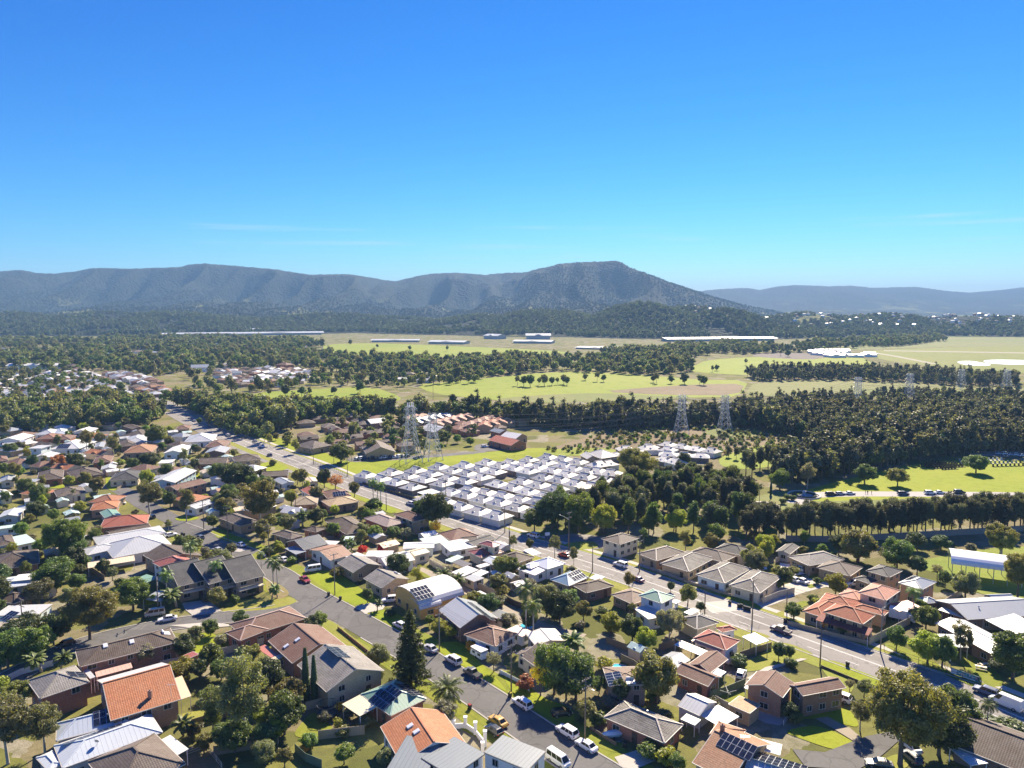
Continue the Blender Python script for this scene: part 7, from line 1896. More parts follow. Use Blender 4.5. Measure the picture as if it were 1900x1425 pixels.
# ------------------------------------------------------------------ trees one by one: view, base, kind, height, width, leaf, label
LM = {'': None, 'o': L_OLIVE, 'g': L_GREEN, 'd': L_DARK, 'l': L_LIME, 'r': L_RED, 'a': L_ORANGE, 'y': L_YELLOW, 'w': L_GREY, 'c': L_CRIM, 'u': L_GUM, 'f': L_FIG}
TL = '''V1 350 335 fig 10 1.1 f broad dark tree behind the mustard carport
V1 470 195 fig 8 1 d dark bushy tree beside the pale metal roof
M1 480 1010 bigfig 14.5 0.95 g huge green-gold tree beside the pale metal house
V1 560 625 bigfig 13.5 1.0 o great golden spreading tree over the side street
V1 830 445 fig 9 1.1 g bright green tree beside the golden spreading tree
V1 640 225 round 5 1 d small round tree before the mustard carport
V1 50 800 fig 9 1 f dark tree at the edge above the side street
V1 240 765 fig 9 1 g leaning green tree beside the dark garden clump
V1 335 660 fig 8 1 d shadowy tree under the golden spreading tree
V1 130 700 fig 9 1.1 d dense dark tree at the end of the side street
V1 -20 430 fig 9 1 f dark tree at the edge beside the low grey shed
V1 1190 245 cocos 10 1 - tall palm beside the crimson roof
V1 1040 395 cocos 8 1 - palm at the duplex end wall
V1 1345 335 cocos 8.5 1 - palm in front of the duplex middle
V1 1100 425 yucca 4 1.3 - clump of broad-leaved palms by the duplex carport
V1 950 430 round 4 1 l lime green bush by the street pole
V1 1355 425 round 5.5 1.1 o round clipped golden-green bush before the duplex
V1 1460 400 shrub 2.5 1 g low shrub beside the duplex stairs
V1 1150 750 round 6 1 d dark tree at the corner of the long brown house
V1 900 800 sparse 6 1.2 w greyish shrubby tree before the long brown house
V1 570 800 round 4 1.3 f green shrub tree below the long brown roof
V1 690 800 round 4 1.1 g second green shrub tree below the long brown roof
V1 260 830 yucca 3.5 1.3 - spiky palms beside the side street fence
V1 380 810 yucca 3 1.2 - spiky palms below the dark brown house
V1 1110 910 fig 6 1.1 l lime and dark green bushy tree behind the terracotta slope
V1 1240 880 round 5 1.1 d dark bush beside the lime bushy tree
V1 1330 1195 gum 9.5 1 u slender gum sapling on the back lawn
V1 1525 1300 gum 18 0.85 u tall sparse gum rising from the back gardens
V1 280 1330 gum 9.5 1.1 u olive gum before the blue-grey metal house
V1 50 1400 gum 13 1.1 u pale-limbed gum at the bottom corner
V1 110 1065 olive 6 1.1 o flat-topped olive tree beside the grey hip roof
V1 20 925 shrub 3 1 l lime shrub at the side street fence
V1 1140 1225 yucca 3 1.2 - banana-like plant beside the brick wall
V1 1400 1300 fig 5 1 f dark rounded bush below the gum sapling
V1 1270 1330 round 4 1 o olive bush near the bottom deck
V1 1490 830 cocos 5 1 - feathery palm beside the pale fence
V2 565 1010 cypress 11.5 1 - taller of the two dark cypress columns
V2 617 1012 cypress 10 1 - shorter of the two dark cypress columns
V2 1215 935 conifer 17.5 1 - big layered pine beside the residential street
V3 90 1060 date 4.2 1.1 - date palm with arching fronds beside the street
V2 330 1000 fig 9 0.85 d dense dark yellow-tipped tree behind the cypress pair
V2 430 1215 fig 8.5 0.9 f round glossy dark tree beside the back lawn
V2 290 1170 round 4 1 l yellow-green shrub tree below the dark round tree
V2 120 1330 fig 6 1.1 f dark thicket at the foot of the tall gum
V2 330 1290 fig 5 1.2 d dark thicket beside the back fence
V2 60 1300 round 4 1 l lime thicket beside the tall gum
V2 580 1300 round 3 1.4 g green hedge clump along the garden fence
V2 270 1370 round 3.5 1 u dry olive shrub by the bottom fence
V2 430 1420 round 4 1 o olive shrub at the bottom beside the shed roof
V2 800 1400 round 3.5 1.3 g leafy clump in the bottom garden
V2 1060 1425 round 4 1 u dusty shrub beside the white conservatory
V2 770 1070 shrub 2 1 y orange flowering shrub beside the trampoline
V2 540 1330 shrub 1.6 1.3 y low orange flowering shrub by the curved fence
V2 770 1175 shrub 2 1.1 l lime shrub along the back path
V2 830 1110 shrub 2.5 1 w grey-green shrub under the patio roof
V2 930 1170 shrub 2.5 1.2 u olive shrub before the terracotta gable
V2 800 1225 shrub 2 1.5 o dry shrub on the back fence line
V2 1430 1150 round 5 1.1 w pale grey-green shrub tree beside the terracotta gable
V2 640 575 round 5 1.1 g small dark tree on the dry corner lawn
V2 945 398 round 4.6 0.9 f rounded shrub tree beside the cream brick gable
V2 1005 448 yucca 2.2 1 - small yucca at the pale driveway
V2 360 315 cocos 8.5 1 - taller twin palm at the street corner
V2 385 312 cocos 7 1 - shorter twin palm at the street corner
V2 350 375 yucca 3 1 - yucca clump under the twin palms
V2 385 365 yucca 2.6 1 - second yucca clump under the twin palms
V2 285 190 cocos 5 1 - young palm behind the duplex corner
V2 230 350 round 3 1.1 d dark shrub before the corner duplex balcony
V2 480 150 shrub 2.5 1.2 g shrub between the parked white cars
V2 400 100 round 4 1 l bright shrub by the upper street pole
V2 1090 480 shrub 2.4 1.3 f garden shrub on the arched-roof house lawn
V2 1310 440 round 4 1 u sprawling bush before the arched-roof house
V2 1390 600 round 4 1.4 l large yellow-green bush beside the slate-roofed house
V2 1470 620 round 3.4 1.3 l second yellow-green bush beside the slate-roofed house
V2 1330 540 round 3 1 g green shrub below the slate-roofed house
V3 250 690 shrub 2.4 1.2 y flat orange flowering bush beside the camper
V2 915 95 shrub 3.4 0.9 c crimson bottlebrush beside the rusty roof
V2 1045 85 shrub 3.4 1.2 c crimson shrub before the white sheds
V2 1440 305 yucca 4 1.2 - banana palms on the narrow lane
V2 1520 310 yucca 3.4 1.2 - second banana palms on the narrow lane
V3 765 965 fig 11 0.85 g tall dense grey-green tree in the overgrown garden
V3 900 995 fig 10 0.95 f dark spreading tree in the overgrown garden
V3 840 1000 fig 7 1 d dark understorey tree in the overgrown garden
V3 680 975 sparse 8.5 0.8 y slender yellow autumn tree beside the overgrown garden
V3 590 930 shrub 3 1.2 r reddish-brown bush before the yellow autumn tree
V3 1180 1040 round 6 0.8 d ivy-like dark growth against the pinkish brick wall
V3 1045 960 round 4 1 f bushy growth beside the pinkish brick house
V3 960 1140 round 4.4 1.2 o brownish clipped bush above the covered dinghy
V3 1040 1160 shrub 3 1.2 g green bush beside the covered dinghy
V3 1400 1020 fig 11 1 o big olive-green tree behind the pinkish brick house
V3 1480 645 olive 9 0.85 w grey spreading umbrella tree near the sea-green roof
V3 1330 695 fig 6 1 l lime green tree beside the umbrella tree
V3 1250 640 fig 7 1 f dark tree beside the umbrella tree
V3 590 595 cocos 11.5 1 - tallest slender palm near the swimming pool
V3 635 645 cocos 9.5 1 - slender palm beside the fawn roof
V3 720 480 fig 9 0.9 u leafy tree behind the lane fence
V3 800 530 fig 9 0.9 d dark tree clump behind the lane fence
V3 860 420 round 5 1.2 g garden tree below the dark brown roof
V3 480 560 round 4.4 1.4 w white-flowering shrub beside the swimming pool
V3 840 690 round 4 1.2 u olive shrub behind the dark grey-brown roof
V3 900 720 yucca 4 1.3 - fan palm clump behind the grey-brown roof
V3 390 825 sparse 5 1 w bare-branched tree beside the camper trailer
W5 860 690 round 5.4 1.2 u round olive tree behind the lane sheds
W5 1000 520 round 6 1 f dark tree in the leafy yards
W5 1145 545 round 4 1 d dark bush beside the white cottage
W5 1480 330 gum 8 0.9 u olive street tree on the main road verge
W5 1020 255 gum 6 0.8 u small street tree beside the red two-storey house
W5 1205 235 round 4 0.8 f young street tree beside the main road
W5 1690 405 gum 6 0.8 u second olive street tree on the main road verge
W5 680 350 round 3.4 1 d dark bush below the red two-storey house
W5 600 860 round 4.4 1.3 o tangled bush beside the lane caravan
W5 860 850 shrub 3 1.4 u scrub along the narrow lane
V3 1350 1360 shrub 3 1.3 g green hedge clump at the worn drive
V3 1450 1390 shrub 3 1.4 l lime hedge clump at the worn drive
V3 1530 1440 round 3.4 1.2 g leafy bush at the bottom beside the worn drive
V3 1270 1235 shrub 2.6 1 d dark shrub before the weathered hip roof
V4 822 755 round 4.2 1 d larger clipped round tree on the front lawn
V4 886 748 round 3.4 0.9 d smaller clipped round tree on the front lawn
V4 575 795 hedge 2.6 1.3 - block hedge beside the front lawn wall
V4 897 795 hedge 2 1.2 - low block hedge on the front lawn
V4 255 415 round 6.4 1 o bushy golden street tree beside the sea-green house
V4 150 330 round 3 1 d small dark tree behind the sea-green house
V4 335 460 round 3.4 1 d shrub beside the white shade sail
V4 740 140 fig 7.5 0.8 l lime palm-like tree behind the cottages
V4 915 500 round 4.6 1.2 f bushy tree at the lane mouth
V4 890 1130 round 4 1.2 d dark bush at the brown brick house corner
V4 930 1150 shrub 2.6 1.1 f shrub beside the dark concrete yard
V4 215 230 shrub 2.6 1.1 w pale shrub before the orange-walled cottage
V4 60 170 round 4 1.2 g leafy garden bush before the tan villa
V4 560 350 shrub 2.4 1.2 f shrub before the cream corner cottage
V4 600 365 shrub 2.4 1.1 d second shrub before the cream corner cottage
V5 570 1405 bigfig 17.5 0.9 o great fig tree with dark trunk near the bottom edge
V5 810 1345 fig 11 1 f darker crown behind the great fig
V5 910 1180 fig 8.5 1 f bushy dark tree beside the main road
V5 320 1195 gum 6.4 1.1 u small grey-green tree beside the white wagon
V5 345 985 round 4 1 u leafless-looking shrub tree above the white wagon
V5 255 950 sparse 3 1 w bare shrub on the grass bank
V5 1105 1230 cocos 6.4 1 - small palm at the bottom beside the road
V5 1220 1215 hedge 3 2.2 - long dark hedge beside the small palm
V5 740 775 fig 7.5 1.1 l lime-green tree in the preschool garden
V5 830 800 fig 8 0.9 f darker tree in the preschool garden
V5 945 755 gum 9.5 0.8 u tall umbrella pine in the preschool garden
V5 545 690 round 6 0.9 f tree at the corner of the preschool fence
V5 730 560 fig 6 1.1 g tree behind the cream boundary wall
V5 650 485 cocos 7 1.2 - palm beside the salmon pink roof
V5 1270 870 fig 11 1 f large dark tree before the low preschool building
V5 1300 375 bigfig 13.5 0.75 o tall layered olive tree beside the school
V5 1200 115 olive 9 1 o spreading olive tree beyond the arched shelter
V5 975 375 fig 8.5 1 u broad tree beside the arched shelter
V5 550 190 fig 10 1 f big round tree behind the tan garage villa
V5 310 145 fig 11 1.1 o big golden-green tree behind the grey villa
V5 675 225 fig 6 1 d dark tree behind the orange brick house
V5 800 250 sparse 5 1 w bare small tree on the school field
V5 850 300 round 5 0.9 d dark shrub tree on the school field edge
V5 690 460 round 4 1.2 g shrubs beside the cream boundary wall
V5 120 560 shrub 2.4 1.2 a orange flowering shrub before the red villa
V5 210 600 round 3.4 1.1 f bush before the columned verandah
V5 1170 830 round 3 1.3 d shrub beside the picnic tables
M2 250 800 olive 18.5 0.85 o towering golden tree above the black ribbed roof
M2 1540 800 fig 14 0.9 d towering dark tree beside the tan flats
M2 1430 770 fig 10 0.9 f dark companion tree beside the tan flats
M2 560 505 gum 9.5 0.9 u grey-green tree beside the main road end lawn
M2 720 495 fig 9.5 0.8 d dark upright tree beside the pink tree
M2 800 520 sparse 8 1.3 r pink autumn tree beside the main road
M2 940 565 round 7 0.9 u olive tree beside the pink autumn tree
M2 1530 855 sparse 6.4 1 y yellow autumn tree beside the tan flats
M2 1080 625 cocos 10 1 - first tall palm on the roadside lawn
M2 1112 645 cocos 9 1 - second tall palm on the roadside lawn
M2 1135 645 cocos 9.6 1 - third tall palm on the roadside lawn
M2 1080 680 round 6 1.3 f dark bush below the roadside palms
M2 840 315 fig 11 1 f big dark tree on the bright green edge
M2 790 310 gum 9 1 u grey-green companion on the bright green edge
M2 920 300 gum 8 0.9 u thin tree beside the estate car park
M2 510 245 gum 8 1 o street tree on the bright roadside verge
M2 320 190 gum 8 0.9 o roadside tree at the estate end
M2 660 770 fig 7 1 f dense tree before the big dark hip roof
M2 560 780 yucca 4 1.4 - palms beside the towering golden tree
M2 790 870 round 6.5 1 g green tree behind the mint shed
M2 1000 870 round 6 1 u olive tree behind the white sheds
M2 1100 880 round 5.4 1.2 g rounded bush behind the white sheds
M2 1225 880 round 5.4 1.2 f dark rounded bush below the pinkish roof
M2 1325 880 round 5 1.2 w grey-green rounded bush below the tan flats
M2 800 700 round 4.4 1 l yellow-green shrub before the straw roof
M2 110 500 fig 11 1.2 d massive dark fig clump beside the tan flats
M2 200 520 fig 8 1 f dark fig beside the massive clump
M2 20 640 fig 8 1.1 f dark tree behind the red brick box
M2 1040 690 round 5 1 d dark tree left of the pinkish roof
M2 340 330 shrub 3.4 1.2 u shrub on the flats lawn
M2 920 960 yucca 3.4 1.2 - palms beside the rusty roof
M2 380 960 round 4 1 l leafy shrub before the black ribbed roof
M2 300 990 shrub 3 1.3 d dark shrub by the upper street pole
M2 760 1029 shrub 3 1 g shrub beside the rusty roof wall
M1 640 245 gum 14 0.9 o tall olive tree beside the straight street
M1 830 275 gum 13 0.9 u tall grey-green tree beyond the straight street
M1 1150 190 fig 13 1 g big green tree behind the silver hip roof
M1 430 365 olive 8 1 r brownish autumn tree behind the broad dark roof
M1 560 370 fig 9.5 1 f dark tree behind the broad dark roof
M1 110 445 gum 9.5 1.2 o golden round tree at the edge of the suburb
M1 240 345 fig 7 1 d dark tree below the cubic house
M1 80 260 fig 7.5 1 f tree beside the cubic house
M1 720 560 olive 9 0.9 o round olive street tree near the stone front wall
M1 1080 500 fig 9 0.75 l bright yellow-green tree beside the blue block
M1 1100 700 gum 14.5 1.15 u wide dusty gum at the street end
M1 1370 745 gum 13 0.8 u tall gum beside the street lamp
M1 290 640 fig 10 0.8 f dense dark tree before the beige villa
M1 270 720 fig 7 1.1 d dark tree beside the huge green-gold tree
M1 1250 640 fig 7 0.9 d dark tree below the brown gable flats
M1 980 370 fig 7 1.1 f dark tree behind the charcoal hip roof
M1 1100 350 fig 8 1.2 d broad dark tree before the sandy roof
M1 1220 420 fig 7 1 f tree beside the blue weatherboard block
M1 1350 330 gum 9 0.9 u street tree before the white gable
M1 1700 490 fig 11.5 1.2 d broad dark fig behind the red brick box
M1 1600 450 fig 9 1 f dark tree at the lawn of the blue block
M1 1660 690 fig 7 1.2 o olive tree behind the light grey gable
M1 1780 560 round 6 1.2 o golden bush behind the red brick box
M1 1565 800 round 5.6 1 f round clipped tree on the bend lawn
M1 1720 270 round 5 1.2 o bush beside the tan flats drive
M1 1700 1000 round 5 1 u tangled shrub at the street bend by the white sedan
M1 1440 930 shrub 3.4 1.4 g leafy garden shrubs before the pale roof
M1 1240 820 gum 5 0.9 u thin tree beside the street bins
M1 540 600 cocos 5 1 - small palm before the beige villa
M1 720 860 sparse 5 1.2 w white-flowering tree beside the pale roof
M1 160 860 fig 6 1 g bush beside the mint flat roof
M1 540 1020 fig 7 1.2 f dark tree in front of the pale metal house
M1 40 110 olive 7 1.2 o golden bush under the dark wood edge
M1 150 240 fig 7 1.1 u leafy tree between the white roofs
M3 1312 455 bigfig 17.5 1.1 o enormous spreading tree behind the white village
M3 1655 340 fig 7.5 1 d dark ball-shaped tree by the far village units
M3 880 825 fig 15 0.8 g tall bright green tree at the cemetery entrance
M3 690 805 fig 15 0.8 d tall near-black tree at the cemetery entrance
M3 790 790 fig 13 0.8 f dark tree between the cemetery entrance giants
M3 560 815 fig 9 1 f dark leafy tree beside the village footpath
M3 1070 835 fig 11 0.9 l yellow-tipped tree behind the cream two-storey house
M3 1600 815 fig 9 0.9 l lime-topped tree among the pines
M3 1400 830 fig 8 0.9 g green tree at the cemetery fence
M4 963 372 fig 9.6 1.2 f round cemetery tree beside the wood edge
M4 1156 386 fig 8.4 1.15 o round olive cemetery tree in the middle
M4 1617 310 fig 9.2 1.3 f round cemetery tree beside the graves
M4 465 405 fig 9.5 0.95 g fresh green tree beside the grave gardens
M4 625 405 gum 13 0.95 w silvery grey tree beside the round grave plot
M4 345 475 cocos 6.5 1.1 - palm among the grave gardens
M4 185 470 cocos 6 1.1 - palm beside the grave garden path
M4 482 490 hedge 2.4 1 - first clipped ball beside the grave gardens
M4 510 465 hedge 2.4 1 - second clipped ball beside the grave gardens
M4 540 470 hedge 2.4 1 - third clipped ball beside the grave gardens
M4 412 440 cypress 6 1.4 - small cypress beside the grave gardens
M4 920 830 fig 9 1.2 o golden-green tree before the grey wall
M4 1140 860 fig 8 1.1 f dark green tree before the grey wall
M4 1270 760 round 6 1.3 d low dark tree beside the grey wall
M4 1410 760 round 5 1.4 d second low dark tree beside the grey wall
M4 1760 790 olive 11 1 o layered olive tree at the school edge
M4 1590 770 shrub 3 1.2 w pale shrub beside the arched shelter
M4 380 790 fig 7 0.9 l lime tree behind the dark villas'''
for ln in TL.split('\n'):
 V, x, y, k, hh, w, lf, lab = ln.split(' ', 7)
 tree(k, V, (float(x), float(y)), float(hh), lab.replace('left of', 'beside'), wide=float(w), mat=LM.get(lf))
# she-oak row along the grey wall, two staggered lines
r6 = random.Random(66)
a, b = G(1388, 1004), G(1935, 984)
n = 30
ordn = lambda i: nth[i] if i < 20 else ('twenty-' + nth[i - 20] if i < 29 else 'thirtieth')
for row in range(2):
 for i in range(n):
  q = a.lerp(b, (i + 0.5 * row) / n) + Vector((r6.uniform(-1, 1), r6.uniform(-1, 1) + row * 5.5, 0))
  tree_at('sheoak', q, 13.2 + r6.uniform(-1.8, 1.6), 'dark she-oak, %s from the villa end, in the %s line along the grey wall' % (ordn(i), 'front' if row == 0 else 'rear'), wide=1.12, group='she-oaks along the grey wall')
# pine grove of the cemetery
gx, gy = fill([(1000, 966), (1060, 955), (1150, 925), (1250, 900), (1330, 895), (1400, 925), (1395, 990), (1330, 998), (1180, 992), (1090, 990), (1030, 985)], 6.6, 12, 0.8, 0.22, holes=[[(1060, 985), (1140, 992), (1140, 975), (1080, 970)], [(1190, 975), (1300, 985), (1310, 965), (1200, 955)]])
for x, y in zip(gx[:150], gy[:150]):
 tree_at('sheoak', Vector((x, y, 0)), 12.5 + r6.uniform(-2.5, 2.5), 'tall dark pine-like tree in the cemetery grove', wide=1.25, mat=r6.choice((None, None, L_DARK, L_FIG)), group='trees of the cemetery grove', name='grove_tree')
for px in ((1410, 872), (1425, 868), (1436, 874), (1445, 866), (1456, 872), (1464, 862), (1395, 884), (1384, 879)):
 tree_at('sheoak', G(*px), 13, 'she-oak in the small clump between reeds and lawn', wide=1.2, group='she-oak clump by the reeds')
for px in ((1352, 848), (1366, 852), (1378, 848), (1386, 856)):
 tree_at('sheoak', G(*px), 7, 'small dark conifer beside the far village units', wide=1.2, group='small conifers by the village')
# lone trees on the paddocks
for i, px in enumerate(((1108, 708), (1120, 709), (1212, 710), (1218, 712), (1245, 712), (1270, 713), (1298, 714), (1306, 715), (1086, 706), (1000, 715), (1010, 716), (1024, 715), (1034, 714), (1046, 713), (1052, 715), (960, 716), (972, 717), (984, 718), (1384, 678), (1420, 684), (1330, 688), (1322, 690), (650, 640), (760, 650), (830, 652), (700, 646), (560, 736), (575, 735), (620, 733), (530, 737), (500, 738), (668, 730), (1462, 662), (1448, 660), (1740, 690), (1620, 684))):
 tree_at('round' if i % 3 else 'gum', G(*px), 8 + 5 * r6.random(), 'lone paddock tree standing clear on the sunlit grass', wide=0.9, mat=r6.choice((L_FIG, L_DARK, L_GUM)), group='lone paddock trees', name='paddock_tree')
# garden trees and bushes filling the yards
def blocked(x, y, m):
 for hx, hy, hr in HOUSES:
  if (x - hx) ** 2 + (y - hy) ** 2 < (hr * 0.8 + m) ** 2: return True
 p = Vector((x, y, 0))
 for L, w in ((MAIN, 8), (STREET, 6.5), (SIDE, 5), (TOP, 5), (SERV, 5), (LANE, 2.5)):
  if any((q - p).length < w + m for q in L[::2]): return True
 return False
YARD = [[(0, 800), (300, 790), (420, 850), (640, 925), (900, 1010), (1050, 1055), (1200, 1110), (900, 1110), (700, 1090), (560, 1060), (430, 990), (330, 955), (0, 1000)],
  [(0, 1010), (330, 990), (470, 1060), (400, 1120), (200, 1150), (0, 1180)], [(160, 1225), (420, 1160), (640, 1180), (760, 1260), (620, 1425), (120, 1425)],
  [(860, 1110), (1200, 1120), (1420, 1200), (1250, 1400), (1130, 1330), (900, 1180)], [(1180, 1000), (1500, 1005), (1700, 1080), (1560, 1130), (1350, 1120)]]
gk = 0
LCN = {L_FIG: 'glossy green', L_GREEN: 'mid-green', L_OLIVE: 'olive', L_DARK: 'dark green', L_GUM: 'grey-green', L_LIME: 'lime', L_GREY: 'silvery'}
def yard_label(what, mat, x, y):
 lb = min(HLAB, key=lambda q: (q[0] - x) ** 2 + (q[1] - y) ** 2)[2]
 for cut in (' near ', ' beside ', ' behind ', ' next ', ' and ', ' with ', ' on ', ' at ', ' by ', ' before '):
  if len(lb.split()) > 9 and cut in lb: lb = lb[:lb.rindex(cut)]
 w = lb.split()[:9]
 while w[-1] in ('with', 'and', 'of', 'in', 'the', 'a', 'its', 'on', 'to', 'by', 'beside', 'behind'): w.pop()
 return '%s %s hard by the %s' % (LCN[mat], what, ' '.join(w))
for yi, poly in enumerate(YARD):
 x, y = fill(poly, 7.4 if yi else 8.6, 40 + yi, 0.95)
 for X, Y in zip(x, y):
  big = r6.random() < 0.4
  if blocked(X, Y, 1.2 if big else 0.3): continue
  if big and gk < 230:
   gk += 1
   lm_ = r6.choice((L_FIG, L_GREEN, L_OLIVE, L_DARK, L_GUM, L_LIME))
   tree_at(r6.choice(('round', 'round', 'fig', 'gum')), Vector((X, Y, 0)), 4.2 + 3.4 * r6.random(), yard_label('garden tree', lm_, X, Y), mat=lm_, group='garden trees in the back yards', name='garden_tree')
  elif not big and r6.random() < 0.8:
   lm_ = r6.choice((L_FIG, L_GREEN, L_OLIVE, L_DARK, L_LIME, L_GUM, L_GREY))
   tree_at('shrub', Vector((X, Y, 0)), 1.6 + 1.6 * r6.random(), yard_label('garden bush', lm_, X, Y), wide=1.2, mat=lm_, group='garden bushes in the back yards', name='garden_bush')
# ------------------------------------------------------------------ woods that read as one mass
def wood(name, poly, step, src, label, seed, smin=0.75, smax=1.3, gaps=0.0, holes=()):
 x, y = fill(poly, step, seed, 0.95, gaps, holes)
 rng = np.random.default_rng(seed)
 s = smin + (smax - smin) * rng.random(len(x)) * (0.5 + fbm(x / 40, y / 40, seed, 2))
 if len(MASS) and step > 10:
  ok = np.ones(len(x), bool)
  for m in MASS: ok &= (x - m[0]) ** 2 + (y - m[1]) ** 2 > 130
  x, y, s = x[ok], y[ok], s[ok]
 return scatter(name, np.stack([x, y, np.zeros_like(x)], 1), s, src, label, 'wood', seed)
wood('she_oak_wood', [(830, 770), (960, 778), (1100, 780), (1380, 770), (1560, 772), (1900, 764), (2050, 764), (2050, 840), (1800, 845), (1720, 854), (1640, 870), (1560, 884), (1500, 896), (1470, 905), (1430, 885), (1460, 862), (1510, 845), (1510, 828), (1440, 803), (1330, 790), (1250, 795), (1130, 800), (1020, 795), (960, 788), (900, 778)], 4.1, SET_OAK, 'dark she-oak wood filling the valley behind the cemetery', 101, 0.65, 1.45)
wood('creek_wood', [(300, 748), (420, 757), (480, 762), (620, 768), (760, 772), (840, 770), (960, 780), (965, 792), (900, 782), (780, 778), (700, 777), (620, 777), (560, 785), (540, 798), (500, 806), (470, 806), (430, 792), (385, 778), (340, 756)], 5.2, SET_BUSH, 'green creek-side wood between the estate and the paddocks', 102, 0.8, 1.35)
wood('roadside_wood', [(-80, 765), (60, 762), (180, 752), (235, 750), (272, 758), (300, 775), (270, 792), (200, 797), (100, 800), (0, 804), (-80, 808)], 5.6, SET_BUSH, 'dark wood left of the far road below the distant suburb'.replace('left of', 'beside'), 103, 0.8, 1.3)
wood('plain_woodland', [(-160, 640), (0, 634), (300, 629), (560, 630), (600, 645), (620, 660), (700, 670), (850, 667), (1000, 667), (1100, 664), (1250, 670), (1290, 676), (1285, 692), (1200, 697), (1080, 692), (1020, 689), (850, 707), (780, 702), (640, 692), (560, 686), (420, 686), (330, 692), (280, 703), (220, 692), (150, 688), (0, 692), (-160, 700)], 11.5, SET_BUSH, 'mixed woodland spread over the far plain', 104, 0.8, 1.5, 0.42)
wood('paddock_wood', [(1380, 699), (1420, 692), (1540, 690), (1620, 692), (1700, 696), (1800, 702), (1890, 709), (1890, 719), (1780, 717), (1700, 711), (1560, 706), (1400, 708)], 7, SET_OAK, 'belt of dark trees between the aerodrome and dull paddock', 105, 0.8, 1.3)
wood('aerodrome_woodland', [(1100, 655), (1240, 650), (1330, 640), (1430, 646), (1500, 640), (1600, 632), (1740, 626), (1760, 632), (1680, 642), (1560, 649), (1500, 654), (1400, 657), (1300, 664), (1200, 668)], 12, SET_BUSH, 'scattered trees around the aerodrome hangars', 106, 0.9, 1.5, 0.4)
wood('road_belt', [(1440, 744), (1700, 739), (2000, 735), (2000, 745), (1700, 750), (1440, 752)], 6, SET_OAK, 'thin tree belt along the freeway', 107, 0.7, 1.1, 0.42)
wood('suburb_trees', [(-60, 694), (150, 690), (260, 738), (200, 744), (-60, 750)], 10, SET_BUSH, 'street trees of the far suburb', 108, 0.45, 0.85, 0.3)
wood('village_trees', [(350, 694), (600, 688), (900, 702), (880, 712), (700, 722), (600, 716), (460, 730), (340, 738)], 13, SET_BUSH, 'trees among the far village roofs', 109, 0.6, 1.2, 0.36)
wood('estate_trees', [(548, 792), (600, 772), (700, 772), (770, 800), (880, 812), (880, 834), (780, 846), (690, 846), (590, 836)], 13, SET_BUSH, 'garden trees between the brick estate roofs', 110, 0.55, 0.95, 0.42)
wood('reed_scrub', [(1000, 836), (1130, 802), (1330, 792), (1440, 805), (1520, 832), (1480, 850), (1350, 844), (1180, 830), (1080, 844)], 5, SET_TUFT, 'reeds and scrub on the brown marsh', 111, 0.8, 1.8, 0.40)
wood('park_trees', [(380, 778), (480, 806), (560, 830), (545, 832), (440, 812), (360, 785)], 8, SET_BUSH, 'trees in the car park beside the far main road', 112, 0.6, 1.0, 0.35)
# forest on the foothills and ranges
def hill_wood(name, y0, y1, step, smin, smax, label, seed, keep, src=None):
 rng = np.random.default_rng(seed)
 xs = np.arange(-3200, 5200, step); ys = np.arange(y0, y1, step)
 gx, gy = np.meshgrid(xs, ys); x = gx.ravel() + (rng.random(gx.size) - .5) * step; y = gy.ravel() + (rng.random(gx.size) - .5) * step
 px = CX + FPX * 1.0099 * x / y
 ok = (px > -160) & (px < 2060)
 x, y = x[ok], y[ok]
 z = hill_z(x, y); ok = (z > 2.0) & (fbm(x / 140, y / 200, seed, 3) > keep)
 x, y, z = x[ok], y[ok], z[ok]
 return scatter(name, np.stack([x, y, z - 1.5], 1), smin + (smax - smin) * rng.random(len(x)), src or SET_HILL, label, 'forest', seed)
hill_wood('foothill_forest', 1700, 3000, 15, 0.8, 1.5, 'green forest covering the foothill knolls', 121, 0.36, SET_KNOLL)
hill_wood('mountain_forest', 3000, 4700, 21, 0.55, 1.0, 'blue-green forest on the mountain slopes', 122, 0.30)
# ------------------------------------------------------------------ poles and cables
O7 = nth
SA = tangent(STREET, G(900, 1300))
def pl(V, p, h, lab, arms=(0.3, 1.9), line=None, **kw):
 return pole(V, p, h, lab, rz=(tangent(line, GV(V, p)) if line else SA) + math.pi / 2, arms=arms, **kw)
SP = [pl('M1', (1497, 800), 11, 'power pole at the street bend beside the round tree', line=STREET), pl('M1', (1675, 890), 12, 'power pole on the bend lawn'), pl('V2', (335, 140), 12, 'power pole beside the parked white cars'), pl('V2', (742, 348), 12, 'tall grey power pole on the bright lawn', mat=GREYW),
      pl('V3', (52, 700), 11, 'power pole before the slate-roofed gable house', mat=GREYW), pl('V3', (498, 970), 11, 'slim power pole beside the white wagon', lamp=None), pl('V3', (957, 1245), 12, 'power pole with two crossarms before the clipped bush', lamp=1.6)]
SP.append({'p': G(1235, 1462), 'h': 11, 'rz': SP[-1]['rz'], 'arms': (0.3, 1.9)})
for i, (a, b) in enumerate(zip(SP, SP[1:])):
 span(a, b, 'overhead cable in the %s span of the residential street' % O7[i]); span(a, b, 'lower overhead cable in the %s span of the residential street' % O7[i], (-0.45, 0.45), 1)
s1 = pl('V1', (985, 470), 10, 'power pole beside the beige van on the side street', line=SIDE); s2 = pl('V1', (145, 605), 9.5, 'power pole at the far end of the side street', line=SIDE)
span(s1, s2, 'overhead cable along the side street')
